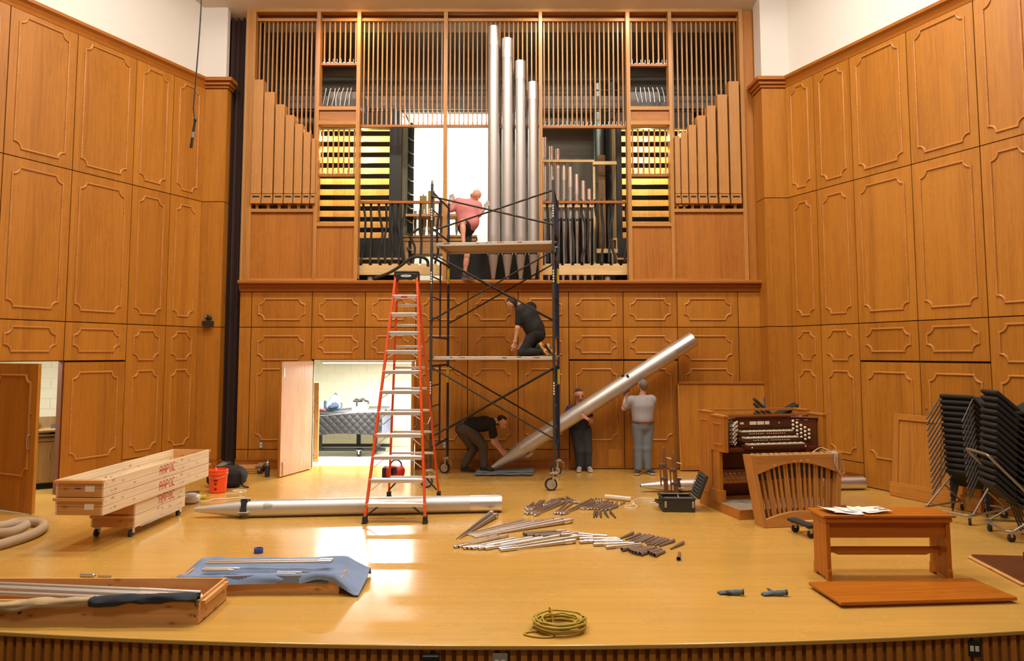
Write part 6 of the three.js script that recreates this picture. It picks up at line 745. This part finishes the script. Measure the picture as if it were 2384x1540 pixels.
function shoe(t, heel, toe, nrm, up, sole, name = 'shoe', pattern) { // sole faces nrm
  const d = V().subVectors(toe, heel), L = d.length(); d.normalize(); const s = V().crossVectors(d, nrm).normalize(), P = [], c = (a, b, r, q) => P.push([a.x, a.y, a.z, b.x, b.y, b.z, r, q]), at = (u, h, w = 0) => V().copy(heel).addScaledVector(d, u * L).addScaledVector(nrm, -h).addScaledVector(s, w);
  c(at(0.12, 0.035), at(0.55, 0.038), 0.038, 0.04); c(at(0.55, 0.036, 0.012), at(0.86, 0.028, 0.01), 0.036, 0.028); c(at(0.55, 0.036, -0.012), at(0.86, 0.028, -0.012), 0.034, 0.027); c(at(0.15, 0.05), at(0.2, 0.1), 0.038, 0.036);
  const g = part(name, t); obj('upper', sdfMesh(P, 0.008, 0.02), up, g);
  const out = [[0, -0.6], [0.04, -0.9], [0.25, -0.85], [0.5, -0.85], [0.75, -1.1], [0.92, -0.8], [1, -0.1], [0.96, 0.6], [0.75, 1.0], [0.5, 0.8], [0.25, 0.8], [0.04, 0.8]], sg = extr(out.map(([u, w]) => [u * L, w * 0.043]), 0.022, 0.003);
  const m4 = new THREE.Matrix4().makeBasis(d, V().crossVectors(V().copy(nrm).negate(), d), V().copy(nrm).negate()).setPosition(V().copy(heel).addScaledVector(nrm, 0.004)); sg.applyMatrix4(m4); obj('sole', sg, sole, g);
  if (pattern) { const q = [[0.38, 0.3], [0.8, 0.2]].map(([u, w]) => extr([[u * L - w * L * 0.5, -0.022], [u * L + w * L * 0.5, -0.028], [u * L + w * L * 0.5, 0.026], [u * L - w * L * 0.5, 0.02]], 0.004)); const pg = mergeGeometries(q.map(clean)); pg.translate(0, 0, -0.006).applyMatrix4(m4); obj('sole_inset', pg, pattern, g); }
}
function person(key, label, o) {
  const src = PEOPLE[key], base = V(src.hip[0], o.floor, src.hip[2]), t = thing('person', label, 'person', base.toArray()), J = {}; for (const k in src) J[k] = V(...src[k]).sub(base);
  const P = (a, b, r, q = r) => [a.x, a.y, a.z, b.x, b.y, b.z, r, q], mix = (a, b, f) => V().lerpVectors(a, b, f), f = V(...o.face).normalize(), u = V(...(o.hup ?? [0, 1, 0])).normalize(); const w = V().crossVectors(u, f).normalize(); u.crossVectors(f, w);
  const H = (a, b, c) => V().copy(J.head).addScaledVector(w, a).addScaledVector(u, b).addScaledVector(f, c), B = o.build ?? 1;
  const skin = o.skin ?? SKIN;
  // body: one continuous surface from head to feet, hands merged in
  const body = [P(H(0, 0.035, -0.015), H(0, 0.03, 0.01), 0.086), P(H(0, -0.01, 0.02), H(0, -0.06, 0.045), 0.062, 0.045), P(H(0, 0.0, -0.03), J.neck, 0.056, 0.054), P(J.neck, J.chest, 0.056, 0.1), P(J.shL, J.shR, 0.06 * B), P(J.chest, J.waist, 0.115 * B, 0.11 * B), P(J.waist, J.hip, 0.11 * B, 0.12 * B)];
  body.push(P(H(0, 0.0, 0.098), H(0, -0.028, 0.112), 0.011, 0.015)); for (const s of [-1, 1]) body.push(P(H(s * 0.08, 0.015, -0.01), H(s * 0.083, -0.025, -0.005), 0.014, 0.011));
  for (const k of ['L', 'R']) { const hp = V().copy(J.hip).addScaledVector(V().subVectors(J['an' + k], J['an' + (k === 'L' ? 'R' : 'L')]).setY(0).normalize(), 0.085); J['hp' + k] = hp; body.push(P(J['sh' + k], J['el' + k], 0.05 * B, 0.04), P(J['el' + k], J['wr' + k], 0.042, 0.028), P(hp, J['kn' + k], 0.075, 0.052), P(J['kn' + k], J['an' + k], 0.052, 0.036)); const calf = mix(J['kn' + k], J['an' + k], 0.3); body.push(P(calf, mix(J['kn' + k], J['an' + k], 0.5), 0.054, 0.046)); }
  const geos = [sdfMesh(body, 0.011, 0.03)]; for (const k of ['L', 'R']) { const hd = o.hands[k]; if (!hd.glove) geos.push(hand(J['wr' + k], J['ha' + k], V(...hd.s).normalize(), V(...hd.n).normalize(), hd.curl ?? 0.6, 1.1)); else obj('glove', [hand(J['wr' + k], J['ha' + k], V(...hd.s).normalize(), V(...hd.n).normalize(), hd.curl ?? 0.4, 1.25), bar(mix(J['el' + k], J['wr' + k], 0.85), J['wr' + k], 0.036, 12)], mat(0.62, 0.60, 0.56, 0.85), t); }
  obj('body', mergeGeometries(geos.map(clean)), skin, t);
  // face
  obj('eyes', [-1, 1].flatMap(s => { const e = H(s * 0.032, 0.012, 0.083); return [sph(0.0085, e.x, e.y, e.z, 1, 0.8, 1, 8)]; }), M.eye ??= mat(0.03, 0.02, 0.015, 0.3), t); { const a = H(-0.022, -0.058, 0.084), b = H(0.022, -0.058, 0.084), c = H(0, -0.057, 0.091); obj('mouth', tube([a, c, b], 0.0045, 5, 8), M.lips ??= mat(0.36, 0.11, 0.09, 0.5), t); }
  // shirt
  const sl = o.sleeve ?? 0.62, shirt = [P(J.shL, J.shR, 0.078 * B), P(mix(J.neck, J.chest, 0.25), J.chest, 0.07, 0.14 * B), P(J.chest, J.waist, 0.145 * B, 0.145 * B), P(J.waist, mix(J.waist, J.hip, o.hem ?? 0.6), 0.142 * B, 0.14 * B)]; const ch2 = V().subVectors(J.shR, J.shL).normalize();
  for (const s of [-1, 1]) shirt.push(P(V().copy(J.chest).addScaledVector(ch2, s * 0.085 * B), V().copy(J.waist).addScaledVector(ch2, s * 0.06 * B), 0.105 * B, 0.1 * B)); if (J.belly) shirt.push(P(J.belly, mix(J.belly, J.waist, 0.3), 0.16, 0.14));
  for (const k of ['L', 'R']) shirt.push(P(J['sh' + k], mix(J['sh' + k], J['el' + k], sl), 0.072 * B, 0.066));
  const sm = mat(...o.shirt, 0.85, 0, { map: WEAVE }); const sh = obj('shirt', sdfMesh(shirt, 0.012, 0.045), sm, t);
  if (o.collar) { obj('collar', tube([0, 1, 2, 3, 4, 5, 6, 7].map(i => { const a = i / 8 * Math.PI * 2; return V().copy(J.neck).addScaledVector(w, 0.07 * Math.cos(a)).addScaledVector(f, 0.07 * Math.sin(a)).addScaledVector(u, -0.03 - 0.02 * Math.sin(a)); }), 0.016, 6, 40, true), sm, sh); }
  // trousers or shorts
  const leg = o.shorts, tr = [P(J.hip, V().copy(J.hip).addScaledVector(V().subVectors(J.waist, J.hip), 0.75), 0.135 * B, 0.138 * B)]; for (const k of ['L', 'R']) { const hp = J['hp' + k], kn = J['kn' + k], an = J['an' + k]; tr.push(P(J.hip, hp, 0.12 * B, 0.105)); if (leg) tr.push(P(hp, mix(hp, kn, leg[k]), 0.105, 0.092)); else tr.push(P(hp, kn, 0.1 * (o.legw ?? 1), 0.072 * (o.legw ?? 1)), P(kn, mix(kn, an, 0.97), 0.07 * (o.legw ?? 1), 0.056 * (o.legw ?? 1))); }
  const pt = obj(leg ? 'shorts' : 'trousers', sdfMesh(tr, 0.012, 0.03), mat(...o.trousers, 0.85, 0, { map: WEAVE }), t);
  if (o.belt) { const bc = mix(J.waist, J.hip, 0.45); obj('belt', new THREE.TorusGeometry(0.147 * B, 0.018, 8, 36).rotateX(Math.PI / 2).scale(1.12, 1.2, 0.98).translate(bc.x, bc.y, bc.z), mat(0.16, 0.06, 0.025, 0.5), pt); }
  for (const k of ['L', 'R']) { const s = o.feet[k], hl = V(...s.heel).sub(base), te = V(...s.toe).sub(base); shoe(t, hl, te, V(...(s.n ?? [0, -1, 0])).normalize(), o.shoe[0], o.shoe[1], 'shoe', o.shoe[2]); }
  // hair
  if (o.hair) { const hm = mat(...o.hair, 0.8), hp = []; const add = (a, b, r, q) => hp.push(P(a, b, r, q)); if (o.bald) { add(H(0.05, -0.03, -0.055), H(-0.05, -0.03, -0.055), 0.05, 0.05); } else { add(H(0, 0.045, -0.034), H(0, 0.062, -0.004), 0.086, 0.074); add(H(0, 0.0, -0.045), H(0, -0.04, -0.05), 0.072, 0.055); for (const s of [-1, 1]) add(H(s * 0.05, 0.03, -0.02), H(s * 0.062, 0.0, -0.012), 0.04, 0.022); if (o.bun) add(H(0, 0.04, -0.1), H(0, -0.02, -0.12), 0.035, 0.03); } obj('hair', sdfMesh(hp, 0.008, 0.02), hm, t); }
  if (o.glasses) obj('glasses', [...[-1, 1].map(s => { const e = H(s * 0.033, 0.01, 0.098), g = new THREE.TorusGeometry(0.022, 0.0028, 5, 18); g.scale(1.15, 0.85, 1).applyMatrix4(new THREE.Matrix4().makeBasis(w, u, f).setPosition(e)); return g; }), bar(H(-0.012, 0.014, 0.1), H(0.012, 0.014, 0.1), 0.0025, 5), bar(H(0.058, 0.014, 0.095), H(0.08, 0.01, 0.0), 0.0025, 5), bar(H(-0.058, 0.014, 0.095), H(-0.08, 0.01, 0.0), 0.0025, 5)], M.black, t);
  return { t, J, base, mix };
}
const sh_ = (x, y, z) => [x, y, z];
{ const bl = mat(0.03, 0.028, 0.026, 0.6), tan = mat(0.55, 0.42, 0.32, 0.7);
  person('grey', 'person in a grey shirt and blue jeans, seen from behind, steadying the slanted pipe', { floor: 0, face: [-0.25, 0.25, -1], hup: [0, 1, 0.2], build: 1.22, shirt: [0.36, 0.335, 0.36], trousers: [0.17, 0.20, 0.235], legw: 1.32, belt: 1, hem: 0.35, sleeve: 0.72, hair: [0.17, 0.14, 0.11], shoe: [bl, tan], hands: { L: { s: [0.9, 0.2, 0.4], n: [0.5, 0.3, -0.9], curl: 0.5 }, R: { s: [-0.9, 0.3, 0], n: [-0.3, 0.4, -0.9], curl: 0.5 } }, feet: { L: { heel: [2.60, 0.022, -13.64], toe: [2.49, 0.022, -13.40] }, R: { heel: [2.76, 0.022, -13.66], toe: [2.83, 0.022, -13.42] } } });
  person('woman', 'person in navy shirt, dark jeans and glasses standing behind the slanted pipe', { floor: 0, face: [0.2, -0.3, 1], hup: [0, 1, 0.3], build: 0.92, shirt: [0.022, 0.04, 0.14], trousers: [0.035, 0.045, 0.06], legw: 1.3, hem: 0.75, sleeve: 0.5, hair: [0.06, 0.035, 0.022], bun: 1, glasses: 1, skin: SKIN2, shoe: [mat(0.42, 0.34, 0.29, 0.8), mat(0.7, 0.66, 0.6, 0.7)], hands: { L: { s: [0.1, 0.9, 0.3], n: [0.3, -0.3, -0.9], curl: 0.6 }, R: { s: [-0.3, 0.9, 0], n: [-0.4, -0.3, -0.9], curl: 0.35 } }, feet: { L: { heel: [1.51, 0.022, -13.99], toe: [1.45, 0.022, -13.74] }, R: { heel: [1.65, 0.022, -13.99], toe: [1.70, 0.022, -13.74] } } });
  person('bend', 'person in black shirt and grey trousers bending over the foot of the pipe', { floor: 0, face: [0.75, -0.6, 0.15], hup: [0.6, 0.8, 0], build: 1.0, shirt: [0.008, 0.008, 0.009], trousers: [0.085, 0.065, 0.052], legw: 1.3, hem: 0.6, sleeve: 0.68, hair: [0.018, 0.012, 0.008], shoe: [mat(0.012, 0.011, 0.01, 0.6), mat(0.02, 0.018, 0.016, 0.7)], hands: { L: { s: [0.6, 0.6, -0.5], n: [0.3, -0.6, -0.7], curl: 0.25 }, R: { s: [0.6, 0.5, 0.5], n: [0.3, -0.6, 0.7], curl: 0.3 } }, feet: { L: { heel: [-0.42, 0.07, -13.62], toe: [-0.16, 0.07, -13.57] }, R: { heel: [-0.80, 0.03, -13.83], toe: [-0.53, 0.022, -13.80] } } });
  const k = person('kneel', 'person in black shirt and trousers kneeling on the lower scaffold deck, orange soled shoes', { floor: 2.225, face: [-0.75, -0.55, -0.35], hup: [-0.5, 0.8, 0], build: 1.22, shirt: [0.013, 0.013, 0.013], trousers: [0.012, 0.011, 0.012], legw: 1.1, hem: 0.5, sleeve: 0.7, hair: [0.045, 0.025, 0.014], shoe: [mat(0.02, 0.045, 0.025, 0.7), mat(0.85, 0.36, 0.04, 0.6), mat(0.07, 0.085, 0.2, 0.7)], hands: { L: { s: [-0.7, 0.1, 0.6], n: [-0.4, 0, -0.9], curl: 0.7 }, R: { s: [-0.7, 0.1, -0.6], n: [-0.4, 0, 0.9], curl: 0.6 } }, feet: { L: { heel: [0.66, 2.47, -12.52], toe: [0.80, 2.262, -12.50], n: [0.75, 0.5, 0.55] }, R: { heel: [0.80, 2.45, -12.74], toe: [0.95, 2.262, -12.72], n: [0.72, 0.5, 0.6] } } });
  { const c = k.mix(k.J.elL, k.J.wrL, 0.92); obj('watch', [new THREE.TorusGeometry(0.034, 0.007, 6, 20).rotateX(Math.PI / 2).translate(c.x, c.y, c.z), sph(0.014, c.x - 0.03, c.y, c.z + 0.02, 1, 1, 1, 8)], M.steel, k.t); }
  person('pink', 'bald person in pink polo shirt and black shorts stepping onto the upper deck', { floor: 3.73, face: [0.45, -0.6, 0.65], hup: [0.3, 0.8, 0.3], build: 1.32, skin: SKIN2, shirt: [0.70, 0.24, 0.24], collar: 1, trousers: [0.018, 0.019, 0.022], shorts: { L: 0.62, R: 0.72 }, hem: 0.75, sleeve: 0.85, hair: [0.40, 0.26, 0.20], bald: 1, shoe: [mat(0.045, 0.042, 0.04, 0.7), mat(0.16, 0.14, 0.13, 0.7)], hands: { L: { s: [0.9, 0, 0.3], n: [0.2, 0.2, 0.9], curl: 0.25, glove: 1 }, R: { s: [-0.5, 0.5, 0.5], n: [0.8, 0, -0.4], curl: 0.3, glove: 1 } }, feet: { L: { heel: [-0.76, 4.26, -13.44], toe: [-0.70, 4.26, -13.2] }, R: { heel: [-0.80, 3.755, -14.02], toe: [-0.56, 3.755, -13.92] } } });
}
// ---------- things in the room behind the open doors ----------
{
  const z = -16.3, n = pnoise(701, 9, 7), t = thing('grand_piano', 'grand piano on its dolly under a grey quilted cover in the back room', 'piano', [-3.45, 0, z]);
  const cov = mat(0.032, 0.033, 0.037, 0.55, 0, { map: WEAVE }), cov2 = mat(0.20, 0.23, 0.34, 0.6, 0, { map: WEAVE });
  const q = (a, b) => { const d1 = Math.abs(((a + b) / 0.17) % 1 + 1) % 1, d2 = Math.abs(((a - b) / 0.17) % 1 + 1) % 1; return 0.02 * Math.pow(Math.sin(d1 * Math.PI) * Math.sin(d2 * Math.PI), 0.45); };
  obj('case', [rbx(1.5, 0.38, 1.05, 0, 0.78, -0.02, 0.04)], M.black, t);
  const hem = x => 0.44 + 0.07 * Math.sin((x + 0.9) * 1.7) + 0.02 * n(x, 0.2); const lip = x => 0.9 + 0.07 * Math.min(1, Math.max(0, (x + 0.5) / 0.8));
  obj('cover_front', cloth((u, v) => { const x = -1.0 + 1.8 * u, y = hem(x) + (lip(x) - hem(x)) * v; return [x, y, 0.56 + q(x, y) + 0.02 * Math.sin(x * 6) * (1 - v)]; }, 150, 50, 0.01), cov, t);
  obj('cover_side', cloth((u, v) => { const zz = 0.56 - 1.1 * u, x = 0.8 + 0.05 * Math.sin(u * 30) * (1 - v) + 0.03 * u, y = 0.5 + 0.48 * v; return [x, y, zz]; }, 40, 14, 0.01), cov2, t);
  obj('cover_top', cloth((u, v) => { const x = -1.0 + 1.82 * u, e = Math.max(0, u - 0.93) * 6; return [x, lip(x) + 0.06 * Math.sin(Math.min(1, v * 2) * 1.57) * (1 - 0.3 * e) + 0.006 * n(u, v) + q(x, v * 1.1) * 0.3, 0.57 - 1.1 * v]; }, 60, 24, 0.01), mat(0.09, 0.093, 0.105, 0.55, 0, { map: WEAVE }), t);
  for (const [x, zz] of [[-0.6, 0.4], [0.62, 0.35], [0.1, -0.4]]) obj('leg', rbx(0.09, 0.46, 0.09, x, 0.37, zz, 0.01), M.black, t);
  obj('dolly_frame', [rbx(1.9, 0.07, 0.06, -0.1, 0.15, 0.35, 0.01), rbx(1.9, 0.07, 0.06, -0.1, 0.15, -0.35, 0.01), rbx(0.06, 0.06, 0.7, 0.62, 0.15, 0, 0.01), bar(V(-0.9, 0.19, 0.38), V(0.3, 0.17, 0.38), 0.012, 8)], M.black, t);
  for (const [x, zz] of [[0.28, 0.42], [-0.8, 0.42], [0.5, -0.3]]) { const c = part('caster', t); c.position.set(x, 0, zz); obj('wheel', new THREE.CylinderGeometry(0.065, 0.065, 0.035, 20).rotateZ(Math.PI / 2).rotateY(0.9).translate(0, 0.065, 0), M.rubber, c); obj('fork', [bx(0.05, 0.09, 0.06, 0, 0.1, 0), bx(0.12, 0.01, 0.09, 0, 0.145, 0)], M.steel, c); }
  const top = 0.99;
  { const b = thing('backpack', 'light blue and navy backpack lying on the covered piano', 'backpack', [-3.86, top, z + 0.05], R(15)); const m1 = mat(0.22, 0.33, 0.45, 0.75, 0, { map: WEAVE }), m2 = mat(0.03, 0.05, 0.10, 0.75, 0, { map: WEAVE }); obj('main_bag', sdfMesh([[-0.06, 0.1, 0, 0.04, 0.24, 0, 0.11, 0.10], [0.04, 0.24, 0, 0.1, 0.18, 0.02, 0.09, 0.09], [-0.08, 0.09, 0, 0.1, 0.09, 0, 0.09, 0.09]], 0.012, 0.05), m1, b); obj('front_pocket', sdfMesh([[-0.05, 0.08, 0.09, 0.07, 0.1, 0.09, 0.055, 0.06], [0, 0.15, 0.08, 0.06, 0.16, 0.08, 0.04, 0.04]], 0.01, 0.03), m2, b); obj('strap', [tube([V(0.02, 0.34, 0), V(0.06, 0.38, 0), V(0.1, 0.33, 0)], 0.01, 6), tube([V(0.14, 0.2, 0.06), V(0.2, 0.14, 0.08), V(0.19, 0.05, 0.08)], 0.008, 6)], M.black, b); obj('side_flap', rbx(0.06, 0.2, 0.12, -0.17, 0.12, 0.02, 0.02), m2, b); }
  { const b = thing('cardboard_box', 'small cardboard box heaped with dark straps on the covered piano', 'box', [-3.22, top, z + 0.1]); const m = mat(0.66, 0.46, 0.26, 0.8); obj('carton', [bx(0.34, 0.19, 0.01, 0, 0.095, 0.11), bx(0.34, 0.19, 0.01, 0, 0.095, -0.11), bx(0.01, 0.19, 0.22, 0.17, 0.095, 0), bx(0.01, 0.19, 0.22, -0.17, 0.095, 0), bx(0.34, 0.01, 0.22, 0, 0.01, 0)], m, b); obj('straps', [tube([V(-0.15, 0.2, 0.05), V(-0.1, 0.25, 0), V(-0.02, 0.22, 0.06), V(0.05, 0.26, 0), V(0.12, 0.21, 0.03), V(0.19, 0.21, 0.1), V(0.2, 0.16, 0.12)], 0.022, 8), rbx(0.04, 0.11, 0.015, -0.06, 0.16, 0.122, 0.008), sph(0.07, -0.05, 0.21, 0, 1.5, 0.6, 1, 12)], M.black, b); }
  { const b = thing('water_bottle', 'clear plastic water bottle beside the backpack', 'bottle', [-4.09, top, z + 0.15]); obj('bottle_body', lathe([[0.001, 0], [0.03, 0], [0.033, 0.02], [0.033, 0.12], [0.014, 0.16], [0.012, 0.18], [0.001, 0.18]], 18), phys(0.75, 0.78, 0.85, 0.15, { transmission: 0.6, thickness: 0 }), b); obj('cap', cyl(0.014, 0.014, 0.02, 0, 0.18, 0, 12), M.whitep, b); }
  tag(obj('red_strap', tube([V(-4.14, top + 0.02, z + 0.22), V(-4.06, top + 0.03, z + 0.27), V(-3.99, top + 0.02, z + 0.24), V(-4.05, top + 0.025, z + 0.2)], 0.022, 8, 30, true), mat(0.6, 0.06, 0.05, 0.7)), 'small red strap bundle beside the backpack', 'strap');
  tag(obj('dark_bag', sdfMesh([[-4.34, top + 0.06, z + 0.1, -4.22, top + 0.06, z + 0.1, 0.075, 0.07]], 0.012, 0.02), M.blackfab), 'small black bag lying on the covered piano next to the bottle', 'bag');
  { const b = thing('tall_board', 'tall pine board standing on edge in the back room doorway', 'board', [-3.98, 0, -15.2]); obj('board', rbx(0.16, 1.62, 0.05, 0, 0.85, 0, 0.006), M.pineold, b); obj('foot', bx(0.2, 0.05, 0.12, 0, 0.025, 0), M.pineold, b); }
}
// ---------- lectern in the side room ----------
{
  const t = thing('lectern', 'light oak media lectern with black panel in the side room', 'lectern', [-7.72, 0, -12.4], R(30)), m = mat(0.42, 0.26, 0.10, 0.5, 0, { map: OAKMAP });
  obj('cabinet', [span(-0.32, 0.22, 0.1, 0.86, -0.25, 0.25)], m, t); obj('plinth', span(-0.3, 0.2, 0.02, 0.1, -0.22, 0.22), M.dark, t); for (const s of [-1, 1]) { const d = obj('door', bx(0.262, 0.66, 0.018, -0.05 + s * 0.133, 0.45, 0.26), m, t); obj('handle', bar(V(-0.05 + s * 0.03, 0.5, 0.28), V(-0.05 + s * 0.03, 0.6, 0.28), 0.007, 6), M.steel, d); }
  obj('keyboard_shelf', [span(-0.34, 0.24, 0.88, 0.91, -0.27, 0.29), span(-0.32, 0.22, 0.80, 0.83, 0.24, 0.27)], m, t); const k = part('desk_top', t); k.position.set(0, 0.95, 0); obj('surround', [span(-0.34, 0.6, 0, 0.03, -0.3, 0.3), span(-0.34, -0.31, 0, 0.2, -0.3, 0.1), span(-0.34, 0.6, 0.03, 0.22, -0.3, -0.27), span(0.57, 0.6, 0, 0.18, -0.3, 0.1)], m, k); const sc = obj('control_screen', rbx(0.4, 0.16, 0.04, 0.1, 0.09, -0.1, 0.01), M.black, k); sc.rotation.x = -0.6; obj('screen_light', bx(0.05, 0.02, 0.004, 0.14, 0.10, -0.07), M.grey, k);
  obj('side_bay', [span(0.22, 0.6, 0.9, 0.95, -0.25, 0.25), span(0.57, 0.6, 0.02, 0.9, -0.25, 0.25), span(0.22, 0.57, 0.44, 0.47, -0.25, 0.22)], m, t); obj('side_back', span(0.22, 0.57, 0.02, 0.9, -0.25, -0.23), M.dark, t);
}
renderer.render(scene, camera);
